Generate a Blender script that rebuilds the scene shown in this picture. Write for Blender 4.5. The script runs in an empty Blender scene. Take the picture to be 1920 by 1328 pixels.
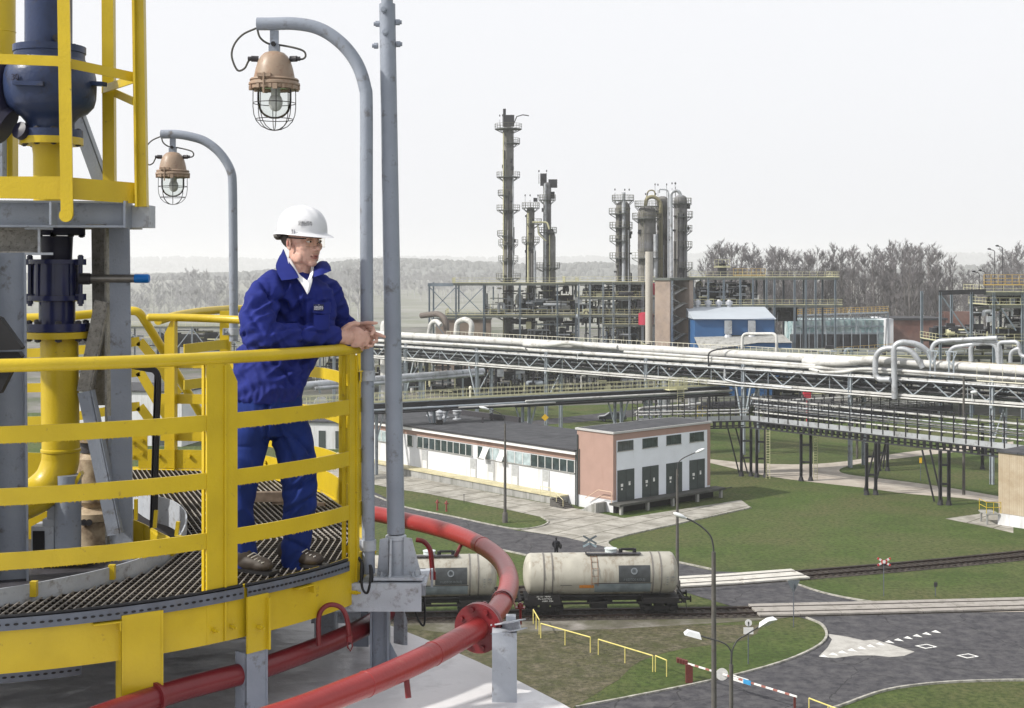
import bpy, math, random
from mathutils import Vector, Matrix, noise
R = math.radians
# ---------------- camera, sky, sun, exposure ----------------
F = 2550.0; HC = 25.0            # focal length in photo pixels, camera height above the ground (m)
S = bpy.context.scene
cd = bpy.data.cameras.new("camera"); cam = bpy.data.objects.new("camera", cd)
S.collection.objects.link(cam); S.camera = cam
cam.location = (0, 0, HC); cam.rotation_euler = (R(90), 0, 0)
cd.sensor_width = 36.0; cd.lens = F/1920*36.0; cd.shift_y = -164/1920.0
cd.clip_start = 0.05; cd.clip_end = 14000
W = bpy.data.worlds.new("World"); S.world = W; W.use_nodes = True
wn = W.node_tree; bg = wn.nodes['Background']
SUN_EL, SUN_AZ = 40.0, 253.0     # azimuth: clockwise from +Y (north); sun stands to the left, a little behind the camera
sky = wn.nodes.new('ShaderNodeTexSky'); sky.sky_type = 'NISHITA'; sky.sun_disc = False
sky.sun_elevation = R(SUN_EL); sky.sun_rotation = R(SUN_AZ); sky.dust_density = 6; sky.air_density = 1; sky.ozone_density = 1
hs = wn.nodes.new('ShaderNodeHueSaturation'); hs.inputs['Saturation'].default_value = 0.22; hs.inputs['Value'].default_value = 1.0
mixw = wn.nodes.new('ShaderNodeMixRGB'); mixw.blend_type = 'MIX'; mixw.inputs['Fac'].default_value = 0.72
mixw.inputs['Color2'].default_value = (12.1, 12.2, 12.6, 1)      # bright even overcast veil in front of the blue sky
wn.links.new(sky.outputs[0], hs.inputs['Color']); wn.links.new(hs.outputs[0], mixw.inputs['Color1'])
wn.links.new(mixw.outputs[0], bg.inputs['Color']); bg.inputs['Strength'].default_value = 0.1
sl = bpy.data.lights.new("sun", 'SUN'); sl.energy = 5.0; sl.angle = R(1.5); sl.color = (1.0, 0.95, 0.86)
so = bpy.data.objects.new("sun", sl); S.collection.objects.link(so)
_a, _e = R(SUN_AZ), R(SUN_EL)
sundir = Vector((math.sin(_a)*math.cos(_e), math.cos(_a)*math.cos(_e), math.sin(_e)))
so.rotation_euler = sundir.to_track_quat('Z', 'Y').to_euler(); so.location = (0, 0, 60)
S.view_settings.view_transform = 'Standard'; S.view_settings.look = 'None'
S.view_settings.exposure = 0.0; S.view_settings.gamma = 1.0
S.render.engine = 'CYCLES'
# ---------------- helpers ----------------
def P(x, y, Y): return Vector(((x-960)/F*Y, Y, HC-(y-500)/F*Y))
def G(x, y, z=0.0):
    Y = (HC-z)*F/(y-500.0); return Vector(((x-960)/F*Y, Y, z))
def V(*a): return Vector(a)
Z = Vector((0, 0, 1))
ORG = {}
def tag(o, label=None, cat=None, group=None, kind=None):
    if label: o['label'] = label
    if cat: o['category'] = cat
    if group: o['group'] = group
    if kind: o['kind'] = kind
    return o
def thing(name, label, cat, loc, group=None):
    o = bpy.data.objects.new(name, None); S.collection.objects.link(o); o.location = loc
    o.empty_display_size = 0.2
    ORG[o.name] = Vector(loc); return tag(o, label, cat, group)
def dup(root, loc, rz=0.0, label=None, group=None, sc=None):
    r = root.copy(); S.collection.objects.link(r); r.location = loc; r.rotation_euler = (0, 0, rz)
    if sc: r.scale = sc if not isinstance(sc, (int, float)) else (sc, sc, sc)
    if label: r['label'] = label
    if group: r['group'] = group
    for ch in list(root.children):
        c = ch.copy(); S.collection.objects.link(c); c.parent = r
        for g in list(ch.children):
            d = g.copy(); S.collection.objects.link(d); d.parent = c
    return r
class MB:
    def __init__(s): s.v = []; s.f = []
    def add(s, vs, fs):
        n = len(s.v); s.v += [Vector(a) for a in vs]; s.f += [tuple(i+n for i in f) for f in fs]; return s
    def box(s, c, d, rz=0, m=None):
        x, y, z = d[0]/2, d[1]/2, d[2]/2; c = Vector(c)
        M = m or Matrix.Rotation(rz, 3, 'Z')
        vs = [c + M @ Vector((i*x, j*y, k*z)) for k in (-1, 1) for j in (-1, 1) for i in (-1, 1)]
        return s.add(vs, [(0,2,3,1),(4,5,7,6),(0,1,5,4),(2,6,7,3),(0,4,6,2),(1,3,7,5)])
    def beam(s, p, q, w, h, up=None):
        p, q = Vector(p), Vector(q); d = q-p; L = d.length
        if L < 1e-6: return s
        d.normalize(); u = Vector(up) if up else Z
        if abs(d.dot(u)) > .99: u = Vector((0, 1, 0))
        a = d.cross(u).normalized(); b = a.cross(d).normalized()
        vs = [e + a*i*w/2 + b*j*h/2 for e in (p, q) for (i, j) in ((-1,-1),(1,-1),(1,1),(-1,1))]
        return s.add(vs, [(3,2,1,0),(4,5,6,7),(0,1,5,4),(1,2,6,5),(2,3,7,6),(3,0,4,7)])
    def ibeam(s, p, q, w, h, t, up=None):
        p, q = Vector(p), Vector(q); d = (q-p).normalized(); u = Vector(up) if up else Z
        if abs(d.dot(u)) > .99: u = Vector((0, 1, 0))
        a = d.cross(u).normalized(); b = a.cross(d).normalized()
        s.beam(p+b*(h/2-t/2), q+b*(h/2-t/2), w, t, up); s.beam(p-b*(h/2-t/2), q-b*(h/2-t/2), w, t, up)
        return s.beam(p, q, t, h-2*t, up)
    def frames(s, pts, closed=False):
        n = len(pts); T = []
        for i in range(n):
            if closed: t = pts[(i+1) % n]-pts[i-1]
            else: t = pts[min(i+1, n-1)]-pts[max(i-1, 0)]
            T.append(t.normalized() if t.length > 1e-9 else Z.copy())
        u = Z if abs(T[0].dot(Z)) < .9 else Vector((0, 1, 0))
        a = T[0].cross(u).normalized(); out = []
        for t in T:
            a = (a - t*a.dot(t));
            if a.length < 1e-6: a = t.orthogonal()
            a.normalize(); out.append((a, t.cross(a).normalized()))
        return out
    def tube(s, pts, r, seg=10, closed=False, caps=True):
        pts = [Vector(p) for p in pts]; n = len(pts); fr = s.frames(pts, closed); vs = []
        for i, p in enumerate(pts):
            ri = r[i] if isinstance(r, (list, tuple)) else r
            a, b = fr[i]
            for k in range(seg):
                an = 2*math.pi*k/seg; vs.append(p + a*math.cos(an)*ri + b*math.sin(an)*ri)
        fs = []
        for i in range(n if closed else n-1):
            j = (i+1) % n
            for k in range(seg):
                l = (k+1) % seg; fs.append((i*seg+k, i*seg+l, j*seg+l, j*seg+k))
        if caps and not closed:
            fs.append(tuple(range(seg-1, -1, -1))); fs.append(tuple((n-1)*seg+k for k in range(seg)))
        return s.add(vs, fs)
    def cyl(s, p, q, r1, r2=None, seg=16): return s.tube([p, q], [r1, r1 if r2 is None else r2], seg)
    def lathe(s, c, prof, seg=24, axis=None, sx=1, sy=1):
        c = Vector(c); M = Matrix.Identity(3)
        if axis is not None: M = Vector(axis).normalized().to_track_quat('Z', 'Y').to_matrix()
        vs = []; n = len(prof)
        for (r, z) in prof:
            for k in range(seg):
                a = 2*math.pi*k/seg; vs.append(c + M @ Vector((r*sx*math.cos(a), r*sy*math.sin(a), z)))
        fs = [(i*seg+k, i*seg+(k+1) % seg, (i+1)*seg+(k+1) % seg, (i+1)*seg+k) for i in range(n-1) for k in range(seg)]
        if prof[0][0] > 1e-4: fs.append(tuple(range(seg-1, -1, -1)))
        if prof[-1][0] > 1e-4: fs.append(tuple((n-1)*seg+k for k in range(seg)))
        return s.add(vs, fs)
    def ell(s, c, r, M=None, nu=16, nv=10):
        c = Vector(c); M = M or Matrix.Identity(3); vs = [c + M @ Vector((0, 0, -r[2]))]
        for i in range(1, nv):
            t = -math.pi/2 + math.pi*i/nv
            for k in range(nu):
                a = 2*math.pi*k/nu
                vs.append(c + M @ Vector((r[0]*math.cos(t)*math.cos(a), r[1]*math.cos(t)*math.sin(a), r[2]*math.sin(t))))
        vs.append(c + M @ Vector((0, 0, r[2]))); fs = []
        for k in range(nu):
            l = (k+1) % nu
            fs.append((0, 1+l, 1+k)); fs.append((len(vs)-1, 1+(nv-2)*nu+k, 1+(nv-2)*nu+l))
            for i in range(nv-2): fs.append((1+i*nu+k, 1+i*nu+l, 1+(i+1)*nu+l, 1+(i+1)*nu+k))
        return s.add(vs, fs)
    def poly(s, pts): return s.add(pts, [tuple(range(len(pts)))])
    def extr(s, pts, d):
        n = len(pts); d = Vector(d); a = [Vector(p) for p in pts]
        return s.add(a+[p+d for p in a], [tuple(range(n-1, -1, -1)), tuple(range(n, 2*n))]+[(i, (i+1) % n, n+(i+1) % n, n+i) for i in range(n)])
    def strip(s, lo, hi, th=None):
        # wall between two polylines, with optional thickness vector per point
        n = len(lo); lo = [Vector(p) for p in lo]; hi = [Vector(p) for p in hi]
        if th is None:
            return s.add(lo+hi, [(i, i+1, n+i+1, n+i) for i in range(n-1)])
        lo2 = [lo[i]+th[i] for i in range(n)]; hi2 = [hi[i]+th[i] for i in range(n)]
        f = []
        for i in range(n-1):
            f += [(i, i+1, n+i+1, n+i), (2*n+i+1, 2*n+i, 3*n+i, 3*n+i+1), (n+i, n+i+1, 3*n+i+1, 3*n+i), (i+1, i, 2*n+i, 2*n+i+1)]
        f += [(0, n, 3*n, 2*n), (n-1, 3*n-1, 4*n-1, 2*n-1)]
        return s.add(lo+hi+lo2+hi2, f)
    def build(s, name, mat, parent=None, smooth=35, label=None, kind=None, fn=None):
        me = bpy.data.meshes.new(name); o0 = ORG[parent.name] if parent is not None else Vector((0, 0, 0))
        me.from_pydata([v-o0 for v in s.v], [], s.f); me.validate(); me.update()
        import bmesh
        b = bmesh.new(); b.from_mesh(me); bmesh.ops.recalc_face_normals(b, faces=b.faces); b.to_mesh(me); b.free()
        if smooth:
            me.shade_smooth()
            try: me.set_sharp_from_angle(angle=R(smooth))
            except Exception: pass
        me.materials.append(mat); o = bpy.data.objects.new(name, me); S.collection.objects.link(o)
        if parent is not None: o.parent = parent
        ORG[o.name] = o0
        if label: o['label'] = label
        if kind: o['kind'] = kind
        return o
def bake_union(mb, voxel, smooth=2, fn=None):
    """fuse overlapping closed shapes into one continuous skin"""
    me = bpy.data.meshes.new('tmp'); me.from_pydata([tuple(v) for v in mb.v], [], mb.f); me.update()
    import bmesh
    b = bmesh.new(); b.from_mesh(me); bmesh.ops.recalc_face_normals(b, faces=b.faces); b.to_mesh(me); b.free()
    o = bpy.data.objects.new('tmp', me); S.collection.objects.link(o)
    m = o.modifiers.new('r', 'REMESH'); m.mode = 'VOXEL'; m.voxel_size = voxel
    if smooth:
        m2 = o.modifiers.new('s', 'SMOOTH'); m2.factor = .5; m2.iterations = smooth
    dg = bpy.context.evaluated_depsgraph_get(); ev = o.evaluated_get(dg)
    out = bpy.data.meshes.new_from_object(ev)
    r = MB(); r.v = [v.co.copy() for v in out.vertices]; r.f = [tuple(p.vertices) for p in out.polygons]
    if fn:
        ns = [v.normal.copy() for v in out.vertices]
        r.v = [fn(v, n) for v, n in zip(r.v, ns)]
    bpy.data.objects.remove(o); bpy.data.meshes.remove(out)
    return r
def text(s, size, M, name, mat, parent, depth=.0005, align='CENTER', sxy=(1, 1)):
    cu = bpy.data.curves.new('t', 'FONT'); cu.body = s; cu.size = size; cu.align_x = align; cu.align_y = 'CENTER'; cu.extrude = depth
    cu.space_character = 1.0
    o = bpy.data.objects.new('t', cu); S.collection.objects.link(o)
    dg = bpy.context.evaluated_depsgraph_get(); me = bpy.data.meshes.new_from_object(o.evaluated_get(dg))
    r = MB(); r.v = [M @ Vector((v.co.x*sxy[0], v.co.y*sxy[1], v.co.z)) for v in me.vertices]; r.f = [tuple(p.vertices) for p in me.polygons]
    bpy.data.objects.remove(o); bpy.data.meshes.remove(me)
    if name is None: return r
    return r.build(name, mat, parent, smooth=0)
def frame4(o, x, n):
    """matrix: local x along x, local z along n, origin o"""
    x = Vector(x).normalized(); n = Vector(n).normalized(); y = n.cross(x).normalized(); x = y.cross(n).normalized()
    M = Matrix.Identity(4)
    for i in range(3): M[i][0] = x[i]; M[i][1] = y[i]; M[i][2] = n[i]; M[i][3] = o[i]
    return M
def arc(pts, n=6):
    """Catmull-Rom through points"""
    pts = [Vector(p) for p in pts]; o = []
    q = [pts[0]*2-pts[1]]+pts+[pts[-1]*2-pts[-2]]
    for i in range(1, len(q)-2):
        a, b, c, d = q[i-1:i+3]
        for k in range(n):
            t = k/n; o.append(.5*((2*b)+(c-a)*t+(2*a-5*b+4*c-d)*t*t+(3*b-a-3*c+d)*t**3))
    o.append(pts[-1]); return o
def rnd(pts, r, n=5):
    """round the corners of a polyline"""
    pts = [Vector(p) for p in pts]; o = [pts[0]]
    for i in range(1, len(pts)-1):
        a, b, c = pts[i-1], pts[i], pts[i+1]; d1 = (a-b); d2 = (c-b); rr = min(r, d1.length*.49, d2.length*.49)
        s, e = b+d1.normalized()*rr, b+d2.normalized()*rr
        for k in range(n+1):
            t = k/n; o.append(s*(1-t)**2+b*2*t*(1-t)+e*t*t)
    o.append(pts[-1]); return o
# ---------------- materials ----------------
MATS = {}
def mat(name, col, rough=.6, metal=0., var=.12, scale=8., bump=0., bscale=40., dirt=None, damt=.3, dscale=3., spec=.32, streak=False, coat=0., obj=True):
    if name in MATS: return MATS[name]
    m = bpy.data.materials.new(name); m.use_nodes = True; nt = m.node_tree; N = nt.nodes; L = nt.links
    b = N['Principled BSDF']; b.inputs['Roughness'].default_value = rough; b.inputs['Metallic'].default_value = metal
    b.inputs['Specular IOR Level'].default_value = spec
    if coat: b.inputs['Coat Weight'].default_value = coat; b.inputs['Coat Roughness'].default_value = .2
    tc = N.new('ShaderNodeTexCoord'); src = tc.outputs['Object']
    n1 = N.new('ShaderNodeTexNoise'); n1.inputs['Scale'].default_value = scale; n1.inputs['Detail'].default_value = 6; L.new(src, n1.inputs['Vector'])
    mr = N.new('ShaderNodeMapRange'); mr.inputs['From Min'].default_value = .3; mr.inputs['From Max'].default_value = .7
    mr.inputs['To Min'].default_value = 1-var; mr.inputs['To Max'].default_value = 1+var; L.new(n1.outputs['Fac'], mr.inputs['Value'])
    mu = N.new('ShaderNodeMixRGB'); mu.blend_type = 'MULTIPLY'; mu.inputs['Fac'].default_value = 1; mu.inputs['Color1'].default_value = (*col, 1)
    L.new(mr.outputs[0], mu.inputs['Color2']); out = mu.outputs[0]
    if dirt:
        mp = N.new('ShaderNodeMapping'); L.new(src, mp.inputs['Vector'])
        if streak: mp.inputs['Scale'].default_value = (1, 1, .12)
        n2 = N.new('ShaderNodeTexNoise'); n2.inputs['Scale'].default_value = dscale; n2.inputs['Detail'].default_value = 9; n2.inputs['Roughness'].default_value = .68
        L.new(mp.outputs[0], n2.inputs['Vector'])
        r2 = N.new('ShaderNodeMapRange'); r2.inputs['From Min'].default_value = .62-damt*.35; r2.inputs['From Max'].default_value = .72; L.new(n2.outputs['Fac'], r2.inputs['Value'])
        mx = N.new('ShaderNodeMixRGB'); L.new(r2.outputs[0], mx.inputs['Fac']); L.new(out, mx.inputs['Color1']); mx.inputs['Color2'].default_value = (*dirt, 1); out = mx.outputs[0]
        r3 = N.new('ShaderNodeMath'); r3.operation = 'MULTIPLY_ADD'; L.new(r2.outputs[0], r3.inputs[0]); r3.inputs[1].default_value = .25; r3.inputs[2].default_value = rough; L.new(r3.outputs[0], b.inputs['Roughness'])
    L.new(out, b.inputs['Base Color'])
    if bump:
        n3 = N.new('ShaderNodeTexNoise'); n3.inputs['Scale'].default_value = bscale; n3.inputs['Detail'].default_value = 5; L.new(src, n3.inputs['Vector'])
        bp = N.new('ShaderNodeBump'); bp.inputs['Strength'].default_value = bump; bp.inputs['Distance'].default_value = .5/bscale; L.new(n3.outputs['Fac'], bp.inputs['Height']); L.new(bp.outputs[0], b.inputs['Normal'])
    MATS[name] = m; return m
YEL = mat('yellow_paint', (.50, .362, .014), .38, var=.08, scale=5, bump=.25, bscale=60, dirt=(.24, .16, .03), damt=-.06, dscale=16, coat=.15)
GRY = mat('blue_grey_paint', (.235, .262, .315), .45, var=.1, scale=6, bump=.25, bscale=70, dirt=(.10, .09, .085), damt=.18, dscale=12)
GRL = mat('light_grey_paint', (.36, .385, .43), .5, var=.12, scale=6, bump=.3, bscale=60, dirt=(.13, .11, .09), damt=.25, dscale=14)
GRW = mat('weathered_grey_paint', (.27, .26, .24), .7, var=.2, scale=30, bump=.5, bscale=60, dirt=(.08, .07, .06), damt=.35, dscale=60)
RED = mat('shade_dark_red', (.15, .016, .020), .34, var=.12, scale=4, bump=.15, bscale=50, dirt=(.16, .02, .02), damt=.12, dscale=10, coat=.2)  # pipe red darkened in the colour for the shade under the walkway
NAVY = mat('navy_paint', (.022, .035, .085), .35, var=.15, scale=8, bump=.2, bscale=50, dirt=(.02, .02, .025), damt=.2, dscale=10)
INDG = mat('indigo_paint', (.012, .016, .068), .25, var=.15, scale=8, bump=.1, bscale=50, coat=.4)
BLK = mat('black_rubber', (.012, .012, .014), .5, var=.2)
DRK = mat('dark_steel', (.05, .048, .055), .5, metal=.2, var=.3, scale=10, bump=.3, bscale=50)
GALV = mat('galvanised_steel', (.12, .135, .165), .45, metal=.3, var=.15, scale=12, dirt=(.12, .11, .1), damt=.3, dscale=9)
GRATE = mat('grating_steel', (.022, .018, .015), .5, metal=.35, var=.35, scale=9, dirt=(.07, .06, .05), damt=.2, dscale=6)
STEEL = mat('cleaned_steel', (.20, .19, .18), .3, metal=.7, var=.15, scale=12)
BLUEC = mat('blue_cap', (.0, .13, .45), .4, var=.05)
ROOFM = mat('tank_roof_paint', (.62, .62, .64), .35, var=.10, scale=1.6, bump=.15, bscale=5, dirt=(.34, .33, .33), damt=.35, dscale=1.6)
BEIGE = mat('dirty_cream_paint', (.42, .34, .24), .5, var=.2, scale=7, dirt=(.09, .05, .03), damt=.55, dscale=9)
LAMPB = mat('lamp_enamel', (.29, .215, .16), .42, var=.15, scale=14, dirt=(.18, .08, .05), damt=.3, dscale=14)
def glass(name, col=(1, 1, 1), rough=.02, alpha=None):
    m = bpy.data.materials.new(name); m.use_nodes = True; nt = m.node_tree; N = nt.nodes; L = nt.links
    b = N['Principled BSDF']; b.inputs['Base Color'].default_value = (*col, 1); b.inputs['Roughness'].default_value = rough
    t = N.new('ShaderNodeBsdfTransparent'); t.inputs['Color'].default_value = (*col, 1)
    g = N.new('ShaderNodeBsdfGlossy'); g.inputs['Roughness'].default_value = rough
    fr = N.new('ShaderNodeLayerWeight'); fr.inputs['Blend'].default_value = .12
    mx = N.new('ShaderNodeMixShader'); L.new(fr.outputs['Fresnel'], mx.inputs[0]); L.new(t.outputs[0], mx.inputs[1]); L.new(g.outputs[0], mx.inputs[2])
    L.new(mx.outputs[0], N['Material Output'].inputs['Surface']); return m
GLS = glass('lamp_glass', (.90, .92, .90))
# ================= TANK ROOF AND ROUND WALKWAY =================
ZD = HC-1.53                                # walkway deck level
CX, CY = -2.9, 8.0
RT = [(-180,2.2),(-100,2.2),(-46,2.21),(-22,2.24),(0,2.035),(20,1.98),(45,2.08),(70,2.33),(84,2.3),(110,2.25),(180,2.2)]
def rr(t):
    for (a, b), (c, d) in zip(RT, RT[1:]):
        if a <= t <= c:
            k = (t-a)/(c-a); k = k*k*(3-2*k); return b+(d-b)*k
    return 2.2
def ring(t, dr=0., z=0.):
    r = rr(t)+dr; return Vector((CX+r*math.cos(R(t)), CY+r*math.sin(R(t)), ZD+z))
def ringdir(t): return Vector((math.cos(R(t)), math.sin(R(t)), 0))
def arcr(a, b, step=3.): 
    n = max(2, int(abs(b-a)/step)+1); return [a+(b-a)*i/(n-1) for i in range(n)]
# storage tank (what everything stands on)
tk = thing('storage_tank', 'huge pale storage tank whose white roof carries the round yellow walkway', 'storage tank', (-9.4, 1.45, 0))
TR = 11.0
m = MB(); m.lathe((-9.4, 1.45, 0), [(TR, 0), (TR, ZD-.78)], 160); m.build('wall', ROOFM, tk)
m = MB(); m.lathe((-9.4, 1.45, 0), [(TR+.06, ZD-.80), (TR+.06, ZD-.67), (TR-.03, ZD-.665), (0.01, ZD-.62)], 160); m.build('roof', ROOFM, tk)
# walkway
wk = thing('round_walkway', 'round yellow railed walkway of steel grating on which the worker stands', 'walkway', (CX, CY, ZD-.65))
# rim plate
th = arcr(-150, 112, 2)
m = MB(); m.strip([ring(t, 0, -.235) for t in th], [ring(t, 0, .015) for t in th], [ringdir(t)*.012 for t in th]); m.build('rim_plate', YEL, wk)
m = MB(); tk2 = arcr(4, 88, 3)
m.strip([ring(t, -.02, 0.01) for t in tk2], [ring(t, -.02, .15) for t in tk2], [ringdir(t)*-.008 for t in tk2]); m.build('toe_plate', YEL, wk)
# void outline (inner edge of the deck)
voidpx = [(-500,1215),(-200,1160),(0,1133),(100,1115),(210,1090),(300,1058),(340,1025),(350,985),(325,960),(280,945),(240,918),(200,903),(100,896),(0,894),(-500,894)]
voidp = [G(x, y-0, 0) for x, y in voidpx]
voidp = []
for x, y in voidpx:
    Y = 1.53*F/(y-500.); voidp.append(Vector(((x-960)/F*Y, Y, ZD)))
def inpoly(x, y, pl):
    c = False; j = len(pl)-1
    for i in range(len(pl)):
        a, b = pl[i], pl[j]
        if (a[1] > y) != (b[1] > y) and x < (b[0]-a[0])*(y-a[1])/(b[1]-a[1])+a[0]: c = not c
        j = i
    return c
vsm = arc(voidp[:11], 5)+voidp[11:]
def indeck(x, y):
    dx, dy = x-CX, y-CY; t = math.degrees(math.atan2(dy, dx)); r = math.hypot(dx, dy)
    return r < rr(t)-.004 and not inpoly(x, y, vsm) 
m = MB()
def clipline(p0, d, L, step, hw, zt, zb, mm, zone=lambda q: True):
    s0 = None; n = int(L/step); u = d.normalized(); a = Vector((-u.y, u.x, 0))*hw
    for i in range(n+2):
        q = p0+u*(i*step); ins = i <= n and zone(q) and indeck(q.x, q.y)
        if ins and s0 is None: s0 = q
        if not ins and s0 is not None:
            e = p0+u*((i-1)*step)
            if (e-s0).length > step*.8:
                x0, x1 = Vector((s0.x, s0.y, 0)), Vector((e.x, e.y, 0))
                vs = [x0-a+Z*zb, x1-a+Z*zb, x1+a+Z*zb, x0+a+Z*zb, x0-a+Z*zt, x1-a+Z*zt, x1+a+Z*zt, x0+a+Z*zt]
                mm.add(vs, [(4,5,6,7),(0,1,5,4),(2,3,7,6)])
            s0 = None
    return mm
for k in range(100):                         # cross rods
    clipline(Vector((-5.3, 5.7+k*.048, 0)), Vector((1, -.02, 0)), 5.1, .04, .004, ZD-.002, ZD-.016, m)
m.build('grating_cross_rods', GRATE, wk, smooth=0)
GRATE2 = mat('grating_bearing_bars', (.30, .28, .26), .5, metal=.1, var=.3, scale=9, dirt=(.09, .08, .07), damt=.35, dscale=7)
YS = 7.63
m = MB()
for k in range(130):
    clipline(Vector((-5.2+k*.036, 5.7, 0)), Vector((0, 1, 0)), YS-5.7, .03, .0022, ZD+.002, ZD-.028, m, lambda q: q.y < YS-.01)
m.build('near_grating_panel', GRATE2, wk, smooth=0)
m = MB()
for k in range(165):
    clipline(Vector((-5.2+k*.036, YS, 0)), Vector((-.35, .94, 0)), 2.9, .03, .0022, ZD+.002, ZD-.028, m)
m.build('far_grating_panel', GRATE2, wk, smooth=0)
m = MB(); plate_pts = [p for p in [Vector((CX+(rr(t)-.05)*math.cos(R(t)), CY+(rr(t)-.05)*math.sin(R(t)), ZD-.2)) for t in range(-180, 180, 4)] if p.x < -.85]
plate_pts.sort(key=lambda p: math.atan2(p.y-CY, p.x-(CX-.3))); m.extr(plate_pts, Z*.006); m.build('added_shade_plate', DRK, wk, 0)  # solid plate added below the grating to darken the space under it
# edge flat carrying the grating, inner kerb
m = MB(); m.strip([ring(t, -.045, -.002) for t in th], [ring(t, -.002, .012) for t in th]); m.build('deck_edge_angle', YEL, wk)
near = vsm[:54]
def perp(pl, k, w):
    o = []
    for i in range(len(pl)):
        d = (pl[min(i+1, len(pl)-1)]-pl[max(i-1, 0)]).normalized(); o.append(Vector((-d.y, d.x, 0))*w)
    return o
m = MB(); m.strip([p+Z*-.10 for p in near], [p+Z*.07 for p in near], perp(near, 0, .008)); m.build('inner_kerb', GRL, wk)
m = MB()
for px in (68, 205, 318, 343):
    c = min(near, key=lambda p: abs((p.x/p.y*F+960)-px)+(0 if p.y < 7.4 else 300))
    m.box(c+Z*.045, (.03, .03, .07))
m.build('kerb_clip', YEL, wk)
# posts: channel sections
def post(t, w, parent=wk, z1=1.085, zb=-.23, name='post', out=.0, d=.05):
    c = ring(t, out); r = ringdir(t); s = Vector((-r.y, r.x, 0)); m = MB()
    # web plate on the outside plus two flanges towards the inside
    top = ZD+z1; bot = ZD+zb
    pl = [c-s*w/2+Z*zb, c+s*w/2+Z*zb, c+s*w/2+Z*(z1-.10), c+s*(w/2-.05)+Z*z1, c-s*w/2+Z*z1]
    m.extr(pl, r*.012)
    m.beam(c-s*(w/2-.004)+Z*zb-r*.026, c-s*(w/2-.004)+Z*z1-r*.026, .008, d, r)
    m.beam(c+s*.012+Z*zb+r*.016, c+s*.012+Z*(z1-.02)+r*.016, .010, .012, r)
    m.build(name, YEL, parent)
    # bolt on the foot
    for q in (-.3, .28):
        b = MB(); b.cyl(c+s*w*q+Z*-.17+r*.012, c+s*w*q+Z*-.17+r*.045, .011, seg=6); b.cyl(c+s*w*q+Z*-.17+r*.045, c+s*w*q+Z*-.17+r*.062, .006, seg=8); b.build('bolt', YEL, parent)
post(-22.8, .10, d=.022)
post(-46.2, .165, d=.020)
for t, w in ( (-94, .125), (2.5, .06), (24, .10), (52, .10)): post(t, w)
post(82, .1, z1=1.12); post(66, .08, z1=1.12)
# top rail
def zr(t): return 1.10+max(0, min(1, (t-40)/40))*.045
m = MB(); tt = arcr(-150, 86, 3)
pts = [ring(t, 0, zr(t)) for t in tt]; m.tube(pts, .030, 14); m.ell(pts[-1], (.03, .03, .03)); m.build('top_rail', YEL, wk, smooth=60)
rdp = random.Random(9)
# flat bars
for h in (.80, .53, .25):
    m = MB()
    for k in range(420):
        t = rdp.uniform(-80, -18); c = ring(t, .005, h-.036); s_w = rdp.uniform(.0015, .004); d_ = ring(t+.4)-ring(t); d_.normalize(); m.add([c-d_*s_w, c+d_*s_w, c-Z*rdp.uniform(.003, .009), c+ringdir(t)*.004], [(0,1,2),(1,3,2),(0,2,3),(0,3,1)])
    m.build('paint_drips', YEL, wk, 0, kind='stuff')
    m = MB(); tb = arcr(-150, 84, 2.5)
    m.strip([ring(t, .0, h-.037) for t in tb], [ring(t, 0, h+.037) for t in tb], [ringdir(t)*.010 for t in tb]); m.build('mid_rail', YEL, wk)
# bolts in toe plate
for t in (60, 66, 72, 78, 84):
    m = MB(); c = ring(t, -.03, .105); m.cyl(c, c-ringdir(t)*.02, .014, seg=6); m.build('bolt', YEL, wk)
# little weld tabs/brackets along the rim
for t in (-60.6, -34):
    m = MB(); c = ring(t, .03, -.055); r = ringdir(t); s = Vector((-r.y, r.x, 0)); m.box(c, (.12, .04, .006), R(t+90)); m.box(c-Z*.02+s*.055, (.006, .04, .04), R(t+90)); m.build('bracket', YEL, wk)
# yellow legs / grey legs down to the roof
def leg(t, w, mt, zt, zb, out=.0, dd=.09, label=None):
    c = ring(t, out); r = ringdir(t); s = Vector((-r.y, r.x, 0)); m = MB()
    m.beam(c+r*.012+Z*zt, c+r*.012+Z*zb, .010, w, s); 
    m.beam(c-s*(w/2-.005)+Z*zt-r*(dd/2-.02), c-s*(w/2-.005)+Z*zb-r*(dd/2-.02), .010, dd, r)
    m.beam(c+s*(w/2-.005)+Z*zt-r*(dd/2-.02), c+s*(w/2-.005)+Z*zb-r*(dd/2-.02), .010, dd, r)
    return m.build('leg', mt, wk, label=label)
leg(-56.6, .19, YEL, -.03, -.64, out=.02, label='broad yellow leg of the walkway')
leg(-41.7, .125, GRY, -.31, -.64, out=.022, label='grey lower half of the leg beneath the worker')
m = MB(); c = ring(-41.7, .022); r = ringdir(-41.7); s = Vector((-r.y, r.x, 0))
m.beam(c+r*.02+Z*-.04, c+r*.02+Z*-.308, .012, .125, s); m.beam(c+s*.055+Z*-.06, c+s*.055+Z*-.308, .012, .09, r); m.build('leg_head', YEL, wk)
m = MB(); m.cyl(c+r*.02+Z*-.19, c+r*.06+Z*-.19, .013, seg=6); m.cyl(c+r*.05+Z*-.19, c+r*.075+Z*-.19, .006, seg=6); m.build('bolt', YEL, wk)
for t in (-5, 30, 60, 95, -120): leg(t, .12, GRY, -.24, -.64, out=.012)
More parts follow.
